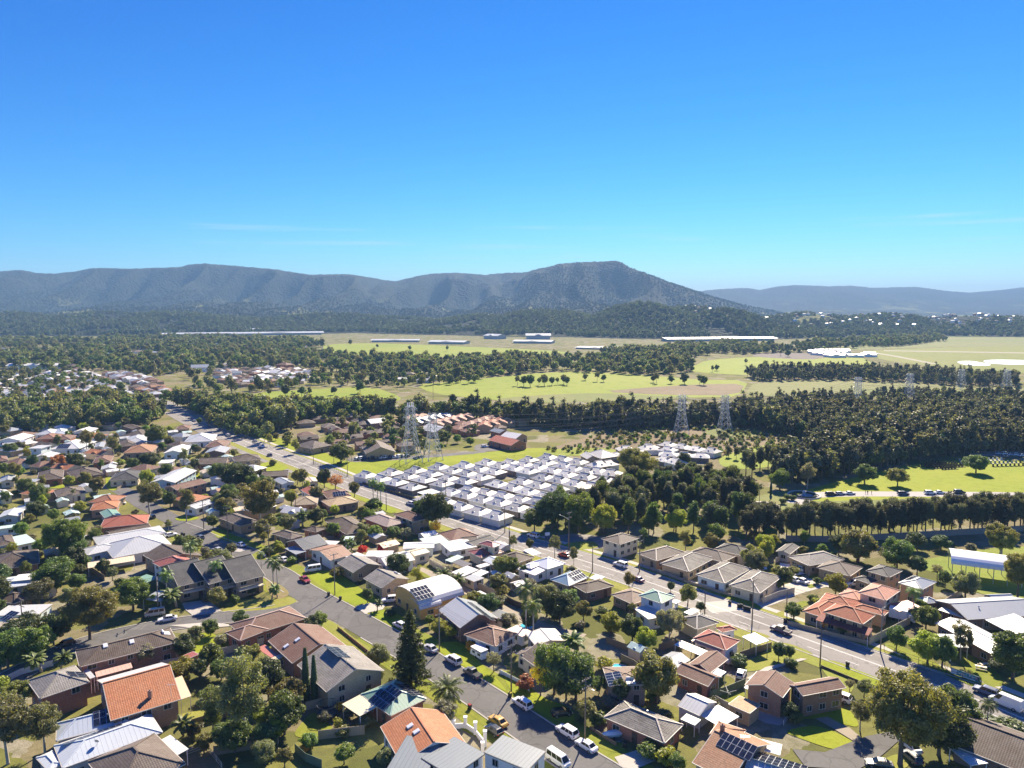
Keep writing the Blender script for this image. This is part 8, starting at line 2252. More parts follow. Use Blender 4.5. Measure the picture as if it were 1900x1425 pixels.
MP = [pl('M2', (640, 325), 10, 'power pole beside the bright green fence', line=MAIN), pl('M2', (890, 412), 9.5, 'power pole at the village corner', line=MAIN), pl('W1', (1325, 900), 10, 'power pole in front of the village front row', line=MAIN), pl('M3', (343, 825), 10, 'power pole at the village end of the footpath', line=MAIN), pl('M3', (812, 955), 13, 'tall pole with long lamp arm at the cemetery entrance', line=MAIN, lamp=-3.5),
      pl('V3', (1295, 205), 11.5, 'power pole before the tan villa hedge', line=MAIN), pl('V4', (655, 535), 12, 'power pole on the main road by the black bins', line=MAIN), pl('V4', (1078, 790), 10, 'dark leaning pole above the stepped gable house', line=MAIN, arms=()), pl('V5', (447, 705), 11, 'power pole before the red villa', line=MAIN, mat=GREYW)]
for i, (a, b) in enumerate(zip([MP[k] for k in (0, 1, 2, 3, 4, 5, 6, 8)], [MP[k] for k in (1, 2, 3, 4, 5, 6, 8)])): span(a, b, 'overhead cable in the %s span of the main road' % O7[i], (-1.05, 1.05))
for V, p, h, lab in (('V3', (1003, 205), 8, 'plain pole beside the blue roof on the main road'), ('V4', (360, 475), 8, 'plain dark pole beside the charcoal hip roof'), ('M3', (375, 920), 8, 'plain pole behind the red two-storey house'), ('W1', (450, 1010), 8, 'plain dark pole beside the roadside palms'), ('V4', (870, 440), 5, 'thin sign pole at the lane mouth'), ('M3', (1765, 690), 13, 'white flagpole among the pines'),
                     ('W5', (985, 260), 7, 'thin pole beside the dark brown roof'), ('M2', (510, 680), 8, 'grey pole behind the khaki roof'), ('M1', (600, 480), 9, 'wooden pole near the broad dark roof'), ('M1', (1275, 650), 8, 'pale lamp pole before the street end gum'), ('F2', (1222, 490), 26, 'tall steel mast at the paddock edge')):
 pole(V, p, h, lab, arms=(), mat=GREYW if 'white' in lab or 'steel' in lab else None, name='pole')
TW = [pylon('P', (763, 857), 29.5, 'lattice transmission tower with antennas beside the bright green', 0.5, True, 8), pylon('P', (803, 853), 25, 'plain lattice tower beside the antenna tower', 0.5, False, 7), pylon('P', (1264, 804), 25, 'lattice tower in the reed bed', 0.1), pylon('P', (1344, 801), 24, 'lattice tower beside the one in the reed bed', 0.1),
      pylon('P', (1590, 757), 25, 'lattice tower above the dark wood', 0.1), pylon('P', (1686, 747), 25, 'lattice tower partly sunk in the dark wood', 0.1), pylon('P', (1783, 722), 20, 'lattice tower on the dull paddock', 0.1), pylon('P', (1867, 723), 20, 'lattice tower close to the frame edge', 0.1)]
for a, b, lab in ((0, 2, 'from antenna tower to reed bed'), (1, 3, 'from plain tower to reed bed'), (2, 4, 'over the dark wood'), (3, 5, 'over the dark wood edge'), (4, 6, 'beyond the dark wood'), (5, 7, 'beyond the dark wood edge')):
 for k in range(3): span(TW[a], TW[b], 'high-voltage cable ' + lab, (-4.2, 4.2), k, 0.05, 5)
# ------------------------------------------------------------------ fences
for V, pts, h_, c_, lab in (('V2', [(560, 1068), (790, 1005), (905, 968)], 1.8, 'tan', 'tan fence below the blond brick gable'), ('V2', [(640, 1248), (925, 1215)], 1.8, 'tan', 'tan fence behind the trampoline lawn'), ('V2', [(495, 1325), (560, 1385), (660, 1425)], 1.6, 'green', 'dark green curved garden fence'),
  ('V1', [(1190, 1175), (1450, 1095)], 1.7, 'timber', 'timber fence below the gum sapling'), ('V1', [(1000, 805), (1380, 722), (1640, 655)], 1.7, 'cream', 'cream fence behind the mown back lawn'), ('V1', [(40, 890), (130, 845), (330, 790)], 1.4, 'white', 'white wall along the side street end'), ('V1', [(1330, 1345), (1640, 1290)], 1.7, 'timber', 'timber fence beneath the tall gum'),
  ('V3', [(425, 835), (560, 905), (610, 950)], 0.9, 'white', 'low white fence above the shaded lawn'), ('W5', [(100, 400), (345, 525)], 1.8, 'cream', 'cream fence on the narrow lane'), ('W5', [(475, 575), (610, 655), (875, 770)], 1.8, 'grey', 'grey fence on the narrow lane'), ('W5', [(880, 775), (1050, 865), (1240, 930)], 1.7, 'dark', 'dark timber fence on the narrow lane'), ('W5', [(20, 600), (190, 610)], 1.6, 'dark', 'dark fence beside the arched-roof house'),
  ('V3', [(1180, 760), (1260, 800), (1390, 895)], 1.8, 'timber', 'timber fence behind the pinkish brick house'), ('V4', [(75, 700), (175, 668)], 1.8, 'timber', 'timber fence beside the long white pergola'), ('V4', [(580, 742), (775, 682)], 1.6, 'timber', 'timber fence beside the block hedge'), ('V4', [(390, 1000), (500, 965), (612, 918)], 1.8, 'green', 'dark green fence around the drying yard'), ('V4', [(425, 1020), (515, 1068)], 1.6, 'cream', 'pale fence beside the flat brick garage'),
  ('W4', [(255, 885), (470, 795), (685, 742)], 1.8, 'cream', 'cream corner fence of the lichened cottage'), ('V5', [(378, 660), (640, 525)], 1.9, 'cream', 'cream boundary wall beside the red villa'), ('V5', [(800, 445), (955, 345)], 1.8, 'cream', 'cream fence behind the orange brick house'), ('V5', [(-130, 535), (120, 600), (370, 660)], 1.1, 'tan', 'low tan wall before the columned verandah'), ('W3', [(225, 500), (500, 590), (760, 690)], 1.1, 'grey', 'low grey fence before the orange-walled cottage'),
  ('W3', [(770, 695), (1100, 790), (1520, 925)], 0.8, 'tan', 'low tan fence before the pale cottage'), ('M4', [(500, 712), (800, 716), (1240, 692), (1930, 650)], 2.2, 'grey', 'long grey wall along the she-oak row'), ('V3', [(1290, 1250), (1390, 1310)], 1.5, 'grey', 'grey fence beside the weathered hip roof'), ('V3', [(1090, 650), (1270, 720)], 1.7, 'timber', 'timber fence in the yards behind the pool'),
  ('V2', [(1350, 175), (1500, 250)], 1.7, 'cream', 'cream fence behind the big white shed'), ('V1', [(540, 190), (650, 260)], 1.7, 'timber', 'timber fence below the mustard carport'), ('V4', [(1040, 1085), (1180, 1030), (1200, 1020)], 0.6, 'brown', 'low dark wall beside the white wagon'), ('V5', [(80, 800), (240, 865), (360, 915)], 0.6, 'dark', 'low dark wall along the grass bank'), ('V2', [(760, 560), (960, 720)], 0.7, 'brick', 'low brick wall on the dry corner lawn'),
  ('M2', [(1000, 470), (1300, 560), (1600, 660)], 1.2, 'dark', 'dark fence before the white village'), ('M1', [(860, 510), (1000, 450)], 1.2, 'tan', 'stone front wall of the charcoal roofed house'), ('V3', [(990, 1190), (1150, 1290)], 0.8, 'brown', 'low brown hedge-like wall before the dinghy'), ('V2', [(0, 1345), (350, 1290)], 1.7, 'timber', 'long timber fence below the dark thicket'), ('W4', [(430, 330), (560, 250)], 1.7, 'cream', 'cream fence beside the grey villa'), ('W4', [(880, 500), (1000, 410)], 1.7, 'cream', 'cream fence between the two villas'), ('W4', [(1400, 610), (1490, 545)], 1.6, 'cream', 'cream fence beside the tan garage villa')):
 fence(V, pts, h_, c_, lab, step=2.4 if h_ < 2 else 3.0)
def rail_fence(V, pts, h, label, mat):
 P = [GV(V, p) for p in pts]; root = thing('railing', label, 'fence', P[0]); o = P[0]
 for a, b in zip(P, P[1:]):
  n = max(1, round((b - a).length / 2.5))
  for z in (0.15, h * .6, h):
   mb = MB(); mb.bar(a - o + Vector((0, 0, z)), b - o + Vector((0, 0, z)), 0.05); mb.build('rail', mat, root)
  for i in range(n + 1):
   q = a.lerp(b, i / n) - o; inst('post', POSTM, root, (q.x, q.y, 0), scale=(0.7, 0.7, h), mat=mat)
rail_fence('V5', [(470, 690), (600, 750), (860, 838), (1060, 905)], 1.6, 'dark mesh fence of the preschool garden', DARKM)
rail_fence('M2', [(640, 318), (780, 365), (900, 420)], 1.5, 'dark mesh fence beside the bright green', DARKM)
rail_fence('V4', [(850, 1160), (890, 1110), (800, 1075)], 1.0, 'white railing around the dark concrete yard', WHITE)
rail_fence('V1', [(1160, 1345), (1280, 1300), (1380, 1425)], 1.0, 'pale railing of the bottom deck', W_CREAM)
# ------------------------------------------------------------------ cars
ST, MN, SD, CE = (STREET, 0), (MAIN, 0), (SIDE, 0), (CEM, 0)
stb, mnb = (STREET, 1), (MAIN, 1)
for k, c, V, p, hd, lab in (('sedan', CW, 'V2', (152, 45), ST, 'white sedan at the street bend'), ('sedan', CS, 'V2', (12, 78), ST, 'silver car on the verge by the duplex'), ('hatch', CW, 'V2', (292, 105), ST, 'white hatchback parked beside the upper pole'), ('sedan', CW, 'V2', (420, 138), ST, 'white sedan with open boot on the verge'.replace(' with open boot', '')), ('van', CW, 'V2', (605, 202), 205, 'white minibus on the grass before the grey gable'),
  ('sedan', CR, 'V2', (556, 264), stb, 'red sedan parked at the kerb'), ('suv', CW, 'V2', (1086, 392), 195, 'white four-wheel drive on the pale driveway'), ('hatch', CW, 'V2', (1145, 548), ST, 'white car half hidden behind the big pine'), ('sedan', CS, 'V2', (1335, 695), ST, 'silver car just beyond the big pine'), ('suv', CW, 'V3', (137, 770), ST, 'white four-wheel drive parked by the camper lawn'),
  ('ute', CG, 'V3', (257, 852), ST, 'grey pickup behind the white four-wheel drive'), ('suv', CW, 'V3', (567, 1042), ST, 'white wagon beside the slim power pole'), ('hatch', CB, 'V3', (812, 1098), 15, 'black hatchback across the shaded lawn drive'), ('suv', CW, 'V3', (846, 1218), ST, 'white wagon nose to tail with the white sedan'), ('sedan', CW, 'V3', (966, 1302), ST, 'white sedan close to the crossarm pole'), ('van', CW, 'V3', (790, 1395), stb, 'white people carrier at the bottom of the street'),
  ('sedan', (0.62, 0.36, 0.06), 'V3', (416, 1150), ST, 'yellow sports car parked off the street'), ('hatch', CB, 'V3', (390, 1207), ST, 'black hatchback beside the yellow car'), ('van', (0.55, 0.50, 0.42), 'V1', (965, 478), SD, 'beige van on the side street'), ('sedan', CW, 'V1', (1042, 510), SD, 'white car beside the beige van'), ('hatch', CB, 'V1', (405, 668), SD, 'dark car under the trees of the side street'),
  ('hatch', CW, 'M2', (1350, 618), MN, 'white hatchback driving past the palms'), ('suv', CW, 'M3', (552, 858), MN, 'white wagon turning at the cemetery entrance'), ('hatch', CR, 'W5', (1580, 315), MN, 'maroon hatchback under the street tree'), ('suv', CW, 'V3', (1177, 172), MN, 'white wagon driving by the tan villa hedge'), ('sedan', (0.12, 0.02, 0.08), 'V3', (1280, 262), MN, 'burgundy sedan parked by the bougainvillea'.replace('by the bougainvillea', 'on the near kerb')), ('ute', (0.06, 0.03, 0.09), 'V4', (833, 582), MN, 'dark purple pickup driving on the main road'),
  ('suv', CBL, 'V5', (1105, 968), MN, 'dark blue car behind the delivery van'), ('bigvan', CW, 'V5', (1228, 1042), MN, 'white delivery van on the main road'), ('hatch', CS, 'M1', (1680, 118), MN, 'silver car near the service road end'), ('hatch', CW, 'M2', (10, 112), MN, 'white car at the far crest of the road'), ('sedan', CS, 'M2', (210, 157), MN, 'silver sedan beside the roadside verge'), ('suv', CW, 'M2', (262, 197), mnb, 'white wagon beside the tan flats lawn'), ('hatch', CBL, 'M2', (318, 262), MN, 'blue hatchback on the near lane by the flats'),
  ('sedan', CS, 'F1', (1370, 692), MN, 'small silver car far along the main road'), ('hatch', CW, 'V4', (588, 855), 60, 'white hatchback in the yard of the L-shaped house'), ('sedan', CW, 'V4', (912, 264), 120, 'white sedan left of its twin on the villa lane'.replace('left of its twin', 'closer to the corner cottage')), ('sedan', CW, 'V4', (962, 272), 120, 'white sedan beside the small lawn island'), ('suv', CW, 'V4', (957, 203), 160, 'white wagon on the bright forecourt'), ('suv', CW, 'V5', (188, 1003), 140, 'white station wagon on the grass below the low wall'),
  ('suv', CW, 'V5', (290, 293), 170, 'white wagon beside the pink lower roof'), ('sedan', CW, 'V5', (632, 1305), 100, 'white car in the shade of the great fig'), ('sedan', CB, 'V5', (440, 1418), 165, 'black car at the bottom of the turning area'), ('hatch', CG, 'V5', (640, 1375), 100, 'grey car beside the great fig trunk'), ('hatch', CW, 'M1', (885, 618), 20, 'white car beside the bright orange roof'), ('hatch', CB, 'M1', (1112, 718), ST, 'dark car beneath the wide dusty gum'), ('sedan', CW, 'M1', (1252, 852), 40, 'white car beside the pale metal house'),
  ('hatch', CG, 'M1', (1468, 872), ST, 'grey car on the bend verge'), ('van', CW, 'M1', (482, 452), 100, 'white van before the dark hip roof'), ('hatch', CR, 'M1', (225, 462), 80, 'red car beside the beige boxy house'), ('suv', CB, 'M4', (765, 442), CE, 'black wagon beside the round grave plot'), ('hatch', CS, 'M4', (820, 438), CE, 'silver hatchback on the cemetery road'), ('sedan', CW, 'M4', (877, 436), CE, 'white sedan on the cemetery road, third of its line'), ('suv', CBL, 'M4', (1190, 440), CE, 'dark blue wagon in mid cemetery road'),
  ('suv', CW, 'M4', (1348, 435), CE, 'white wagon on the cemetery road'), ('sedan', CW, 'M4', (1405, 431), CE, 'white sedan behind the cemetery wagon'), ('suv', CB, 'M4', (1520, 430), CE, 'black wagon at the end of the cemetery line'), ('sedan', CG, 'M4', (1783, 218), 10, 'dark car on the far grave car park'), ('hatch', CW, 'W2', (130, 205), 20, 'white car before the red brick hall car park')):
 car(k, c, V, p, hd, lab, full=V[0] == 'V')
for i in range(5): car_at('suv' if i % 2 else 'sedan', CW, GV('M4', (1755 + 33 * i, 199 + 3 * i)), 0.3, 'white car, %s in the row beyond the graves' % nth[i], full=False, group='white cars beyond the graves')
for i in range(7): car_at(('hatch', 'suv', 'sedan')[i % 3], (CB, CW, CS, CG)[i % 4], GV('W2', (195 + 32 * i, 168 + 6 * i)), 1.9, 'parked car, %s in the small car park before the brick hall' % nth[i], full=False, group='cars before the brick hall')
cp_ = random.Random(3)
for i in range(13): car_at(('hatch', 'suv', 'sedan')[i % 3], cp_.choice((CB, CW, CS, CG, CBL, CW)), GV('W1', (20 + 62 * i, 262 - 3.2 * i)), 1.2 + cp_.uniform(-.2, .2), 'parked car, %s in the estate row along the bright green' % nth[i], full=False, group='cars along the bright green')
for i in range(7): car_at(('sedan', 'suv', 'hatch')[i % 3], cp_.choice((CW, CS, CBL)), G(165 + 22 * i + cp_.uniform(-4, 4), 694 + 9.5 * i), tangent(MAIN, G(220, 715)), 'tiny car, %s along the far straight road' % nth[i], full=False, group='cars on the far straight')
# box truck
def box_truck():
 r = thing('box_truck', 'white box truck beside the cream boundary wall', 'truck', GV('V5', (580, 508)), R(-35))
 mb = MB(); mb.box((-0.8, 0, 1.9), (4.2, 2.2, 2.4)); mb.build('cargo_box', WHITE, r)
 mb = MB(); mb.hexa([(1.4, -1, .5), (3.1, -1, .5), (3.1, 1, .5), (1.4, 1, .5), (1.4, -1, 2.2), (2.6, -1, 2.2), (2.6, 1, 2.2), (1.4, 1, 2.2)]); mb.build('cab', carpaint(CW), r)
 mb = MB(); mb.poly([(3.06, -.9, 1.25), (3.06, .9, 1.25), (2.68, .9, 2.1), (2.68, -.9, 2.1)]); o = mb.build('windscreen', CARGLASS, r); o.location.x = .03
 mb = MB(); mb.box((0, 0, .55), (5.6, .9, .2)); mb.build('chassis', DARKM, r)
 for x in (2.2, -1.8):
  for s in (-1, 1): inst('wheel', car_meshes('suv')['wheel'], r, (x, s * .95, .4))
box_truck()
# ------------------------------------------------------------------ small things
_b = MB(); _b.hexa([(-.24, -.28, .05), (.24, -.28, .05), (.24, .28, .05), (-.24, .28, .05), (-.3, -.36, 1.0), (.3, -.36, 1.0), (.3, .36, 1.0), (-.3, .36, 1.0)]); BINB = _b.mesh('body', [plain((0.025, 0.03, 0.028))])
_b = MB(); _b.hexa([(-.32, -.4, 1.0), (.32, -.4, 1.0), (.32, .4, 1.0), (-.32, .4, 1.0), (-.28, -.36, 1.1), (.28, -.36, 1.1), (.28, .36, 1.12), (-.28, .36, 1.12)]); BINL = _b.mesh('lid', [DARKM])
_b = MB(); _b.tube([(-.05, 0, 0), (.05, 0, 0)], .11, 8); BINW = _b.mesh('wheel', [TYRE])
def wheelie_bin(V, p, lid, label, rz=0.0, group=None):
 r = thing('wheelie_bin', label, 'bin', GV(V, p), rz, group)
 inst('body', BINB, r); inst('lid', BINL, r, mat=lid)
 for s in (-1, 1): inst('wheel', BINW, r, (s * .27, .3, .11))
RL, YL, BL = plain((0.35, 0.03, 0.03)), plain((0.5, 0.4, 0.03)), plain((0.03, 0.03, 0.03))
for i, (x, y) in enumerate(((1505, 1055), (1645, 1105), (1690, 1105), (1740, 1135), (1775, 1145), (1815, 1155))): wheelie_bin('W3', (x, y), BL, 'black bin, %s of six on the main road footpath' % nth[i], 0.8, 'bins on the main road footpath')
for V, p, l, lab in (('V3', (240, 1060), RL, 'red-lidded bin under the date palm'), ('V2', (703, 355), BL, 'black bin at the corner kerb'), ('V2', (776, 382), BL, 'second black bin at the corner kerb'), ('V2', (1030, 695), RL, 'red-lidded bin opposite the big pine'), ('V2', (900, 280), YL, 'yellow-lidded bin before the grey gable'), ('V2', (850, 252), RL, 'red-lidded bin before the grey gable'), ('W4', (562, 1135), BL, 'black bin beside the lane mouth bush'), ('W4', (592, 1140), BL, 'second black bin beside the lane mouth bush'), ('V5', (243, 795), BL, 'black bin on the grass bank kerb'),
                     ('V3', (1205, 1300), BL, 'dark bin beside the covered dinghy'), ('V3', (490, 985), YL, 'yellow-lidded bin at the slim power pole'), ('V4', (795, 1075), YL, 'yellow-lidded bin on the dark concrete yard'), ('M1', (1335, 845), BL, 'dark bin on the bend verge'), ('M1', (1352, 850), BL, 'second dark bin on the bend verge')):
 wheelie_bin(V, p, l, lab, 0.7)
def caravan(V, p, rz, label, L=4.6, pop=False):
 r = thing('caravan', label, 'caravan', GV(V, p), rz)
 mb = MB(); h1 = 1.7 if pop else 2.5
 mb.hexa([(-L / 2, -1.05, .45), (L / 2, -1.05, .45), (L / 2, 1.05, .45), (-L / 2, 1.05, .45), (-L / 2 + .15, -1.05, h1), (L / 2 - .35, -1.05, h1), (L / 2 - .35, 1.05, h1), (-L / 2 + .15, 1.05, h1)]); mb.build('body', paint((0.74, 0.73, 0.70), 0.4, 0.1), r)
 mb = MB(); mb.box((0, 0, h1 + (.5 if pop else .06)), (L - .5, 2.2, .14)); mb.build('roof', WHITE, r)
 if pop: mb = MB(); mb.box((0, 0, h1 + .22), (L - .7, 1.9, .44)); mb.build('canvas', paint((0.45, 0.42, 0.36)), r)
 for x in (-1.1, 0.8):
  for s in (-1, 1): mb = MB(); mb.box((x, s * 1.06, 1.35), (.9, .04, .5)); mb.build('window', GLASS, r)
 for s in (-1, 1): inst('wheel', car_meshes('sedan')['wheel'], r, (0, s * .95, .33))
 mb = MB(); mb.bar((L / 2, 0, .45), (L / 2 + 1.1, 0, .45), .1); mb.build('drawbar', STEEL, r)
caravan('V3', (300, 735), SA, 'white pop-top camper on the bright lawn', 4.4, True); caravan('V3', (325, 405), tangent(LANE, GV('V3', (325, 405))), 'long white caravan beside the narrow lane', 6.2)
def dinghy(V, p, rz, label):
 r = thing('covered_boat', label, 'boat', GV(V, p), rz); mb = MB(); n = 12
 ring = lambda f, z: [(2.1 * f * math.cos(a) + (.3 if math.cos(a) > 0 else 0) * f, .85 * f * math.sin(a), z) for a in [2 * math.pi * i / n for i in range(n)]]
 R0, R1, R2 = ring(.75, .35), ring(1, .95), ring(.45, 1.35)
 for A, B in ((R0, R1), (R1, R2)):
  for i in range(n): mb.poly([A[i], A[(i + 1) % n], B[(i + 1) % n], B[i]])
 mb.poly(R2); mb.build('cover', paint((0.55, 0.58, 0.60), 0.7, 0.2), r)
 mb = MB(); mb.bar((-2, 0, .35), (3, 0, .35), .1); mb.bar((0, -.9, .35), (0, .9, .35), .1); mb.build('trailer', STEEL, r)
 for s in (-1, 1): inst('wheel', car_meshes('hatch')['wheel'], r, (0, s * .9, .33), scale=(.8, .8, .8))
dinghy('V3', (1130, 1235), R(10), 'small boat under a pale grey cover on its trailer')
dinghy('V4', (525, 785), R(-25), 'silver covered trailer boat beside the block hedge')
def trampoline(V, p, label):
 r = thing('trampoline', label, 'trampoline', GV(V, p)); mb = MB(); n = 20; q = [(2 * math.cos(6.2832 * i / n), 2 * math.sin(6.2832 * i / n), .8) for i in range(n)]
 mb.poly(q); mb.build('mat', DARKM, r)
 for z, nm in ((.8, 'frame'), (2.5, 'net_ring')): mb = MB(); mb.tube([(a, b, z) for a, b, c in q + q[:1]], .05, 5); mb.build(nm, gloss((0.05, 0.06, 0.07), 0.4), r)
 for i in range(0, n, 4): mb = MB(); mb.tube([(q[i][0], q[i][1], 0), (q[i][0], q[i][1], 2.5)], .035, 5); mb.build('post', gloss((0.05, 0.06, 0.07), 0.4), r)
trampoline('V2', (697, 1100), 'black netted trampoline beside the back lawn')
def pool(V, pts, label):
 P = rounded([GV(V, p) for p in pts], 1); o = flat('swimming_pool', P, gloss((0.12, 0.55, 0.62), 0.05), 0.16, label, 'pool', 'thing')
 c = sum(P, Vector()) / len(P); mb = MB()
 Q = [c + (q - c) * 1.25 for q in P]
 for i in range(len(P)):
  a, b, a2, b2 = P[i], P[(i + 1) % len(P)], Q[i], Q[(i + 1) % len(P)]
  mb.hexa([(a.x, a.y, .0), (b.x, b.y, .0), (b2.x, b2.y, .0), (a2.x, a2.y, .0), (a.x, a.y, .22), (b.x, b.y, .22), (b2.x, b2.y, .22), (a2.x, a2.y, .22)])
 k = mb.build('coping', CONC, o)
pool('V3', [(545, 540), (590, 525), (640, 545), (600, 575)], 'turquoise swimming pool beside the tall palms'); pool('V3', [(1120, 795), (1150, 778), (1215, 795), (1180, 812)], 'turquoise pool behind the pinkish brick house')
# white stepped wall of pillars beside the yellow car
r = thing('pillared_wall', 'white stepped wall of square pillars beside the yellow car', 'wall', GV('V3', (150, 1185)))
for i, (x, y, hh) in enumerate(((140, 1180, 1.6), (213, 1175, 2.2), (275, 1215, 2.4), (335, 1290, 3.0), (320, 1330, 2.0))):
 q = GV('V3', (x, y)) - r.location; mb = MB(); mb.box((q.x, q.y, hh / 2), (.6, .6, hh)); mb.box((q.x, q.y, hh + .06), (.74, .74, .12)); mb.build('pillar', WHITE, r)
for a, b in (((140, 1180), (213, 1175)), ((213, 1175), (275, 1215)), ((275, 1215), (335, 1290))):
 A, B = GV('V3', a) - r.location, GV('V3', b) - r.location; mb = MB(); mb.bar(A + Vector((0, 0, .5)), B + Vector((0, 0, .5)), .25, 1.0); mb.build('wall_panel', WHITE, r)
# clothesline
r = thing('clothesline', 'grey rotary clothesline in the drying yard', 'clothesline', GV('V4', (505, 1005))); mb = MB(); mb.tube([(0, 0, 0), (0, 0, 2.1)], .04, 6); mb.build('mast', STEEL, r)
for k in range(4): mb = MB(); mb.bar((0, 0, 1.7), (1.7 * math.cos(k * 1.571), 1.7 * math.sin(k * 1.571), 2.2), .04); mb.build('arm', STEEL, r)
for f in (.4, .7, 1): mb = MB(); q = [(1.7 * f * math.cos(k * 1.571), 1.7 * f * math.sin(k * 1.571), 1.7 + .5 * f) for k in range(5)]; mb.tube(q, .012, 3); mb.build('line', CABLE, r)
def picnic(V, p, rz, label):
 r = thing('picnic_table', label, 'table', GV(V, p), rz); w = paint((0.66, 0.56, 0.42))
 mb = MB(); mb.box((0, 0, .75), (2.2, .8, .06)); mb.build('tabletop', w, r)
 for s in (-1, 1):
  mb = MB(); mb.box((0, s * .75, .45), (2.2, .3, .06)); mb.build('seat', w, r)
  mb = MB(); mb.bar((s * .8, -.75, 0), (s * .8, -.25, .73), .08); mb.bar((s * .8, .75, 0), (s * .8, .25, .73), .08); mb.bar((s * .8, -.75, .4), (s * .8, .75, .4), .07); mb.build('leg', w, r)
picnic('V5', (1072, 812), R(-30), 'pale timber picnic table closer to the banner'); picnic('V5', (1095, 795), R(10), 'pale timber picnic table closer to the school')
# banner and signs
def text(parent, s, size, loc, rot, mat, name='lettering'):
 cu = bpy.data.curves.new(name, 'FONT'); cu.body = s; cu.size = size; cu.align_x = 'CENTER'; cu.align_y = 'CENTER'; cu.extrude = 0.004; cu.materials.append(mat)
 t = bpy.data.objects.new(name, cu); COL.objects.link(t); me = bpy.data.meshes.new_from_object(t.evaluated_get(bpy.context.evaluated_depsgraph_get())); bpy.data.objects.remove(t)
 return inst(name, me, parent, loc, rot)
a, b = GV('V5', (885, 838)), GV('V5', (1065, 900)); ca = math.atan2((b - a).y, (b - a).x); L = (b - a).length
r = thing('school_banner', 'long teal and white school banner on the road fence', 'banner', (a + b) / 2, ca)
mb = MB(); mb.box((0, 0, .8), (L, .05, 1.3)); mb.build('board', paint((0.02, 0.26, 0.30), 0.5, 0.1), r)
mb = MB(); mb.box((-L * .39, -.03, .8), (L * .2, .02, 1.2)); mb.build('crest_panel', WHITE, r)
mb = MB(); mb.box((L * .42, -.03, .9), (L * .14, .02, 1.0)); mb.build('dark_panel', W_NAVY, r)
mb = MB(); mb.box((L * .1, -.03, .3), (L * .5, .02, .25)); mb.build('pale_stripe', WHITE, r)
text(r, 'Hayes Park', 0.95, (L * .04, -.04, .9), (math.pi / 2, 0, 0), WHITE)
for x in (-.5, 0, .5): inst('post', POSTM, r, (x * (L - .1), .08, 0), scale=(.8, .8, 1.5), mat=DARKM)
r = thing('sign_board', 'tall white sign board beside the teal banner', 'sign', GV('V5', (866, 800)), ca); mb = MB(); mb.box((0, 0, 2.6), (1.1, .12, 1.9)); mb.build('board', W_PALE, r)
for s in (-1, 1): inst('post', POSTM, r, (s * .6, 0, 0), scale=(1, 1, 3.5), mat=DARKM)
r = thing('advertising_pillar', 'dark blue kiosk sign with white top at the cemetery entrance', 'sign', GV('M3', (655, 885)), R(20)); mb = MB(); mb.box((0, 0, 1.0), (1.6, .5, 2.0)); mb.build('panel', W_NAVY, r); mb = MB(); mb.box((0, 0, 2.5), (1.6, .5, 1.0)); mb.build('top_panel', WHITE, r)
# cemetery
_g = MB(); _g.box((0, 0, .1), (1.0, 2.0, .2)); _g.box((0, .85, .75), (.9, .18, 1.3)); HST = _g.mesh('headstone', [gloss((0.02, 0.02, 0.022), 0.25)])
STONES = [gloss((0.02, 0.02, 0.022), 0.25), paint((0.30, 0.30, 0.29)), paint((0.6, 0.59, 0.56))]
def graves(poly, sx, sy, rz, lab, grp, pick, cap, name='headstone'):
 P = [(G(*p).x, G(*p).y) for p in poly]; c = Vector((sum(p[0] for p in P) / len(P), sum(p[1] for p in P) / len(P), 0)); co, si = math.cos(rz), math.sin(rz); n = 0
 for i in range(-60, 61):
  for j in range(-30, 31):
   x, y = c.x + i * sx * co - j * sy * si, c.y + i * sx * si + j * sy * co
   if n < cap and inpoly(np.array([x]), np.array([y]), P)[0]:
    n += 1; o = inst(name, HST, None, (x, y, .05), (0, 0, rz), mat=STONES[pick(n)]); tag(o, lab, 'headstone', grp)
graves([(1706, 867), (1733, 858), (1792, 862), (1790, 868), (1757, 874)], 1.9, 3.0, 0.25, 'black headstone in the dense block beyond the lawn', 'black headstones in the dense block', lambda n: 0, 170)
graves([(1770, 858), (1800, 850), (1900, 856), (1960, 862), (1960, 868), (1800, 866)], 2.4, 7.0, 0.12, 'headstone in the long hedge-lined rows behind the round tree', 'headstones in the long rows', lambda n: n % 3, 110)
for V, p, rr_, lab in (('M4', (608, 442), 6.5, 'large round grave plot with pale rim'), ('M4', (372, 508), 6.0, 'round grave garden around the blue urn'), ('M4', (265, 495), 3.6, 'small round grave garden beside the palm')):
 r = thing('grave_plot', lab, 'grave plot', GV(V, p)); n = 28
 mb = MB(); q = [(math.cos(6.2832 * i / n), math.sin(6.2832 * i / n)) for i in range(n + 1)]
 mb.tube([(a * rr_, b * rr_, .25) for a, b in q], .4, 5); mb.build('rim', paint((0.62, 0.52, 0.44)), r)
 mb = MB(); mb.tube([(a * rr_ * .7, b * rr_ * .7, .3) for a, b in q], .5, 5); mb.build('inner_hedge', plain((0.03, 0.05, 0.02)), r)
 mb = MB(); mb.tube([(0, 0, 0), (0, 0, .8), (0, 0, 1.6), (0, 0, 2.3)], [.9, .5, .8, .2], 10); mb.build('urn', paint((0.25, 0.36, 0.45)), r)
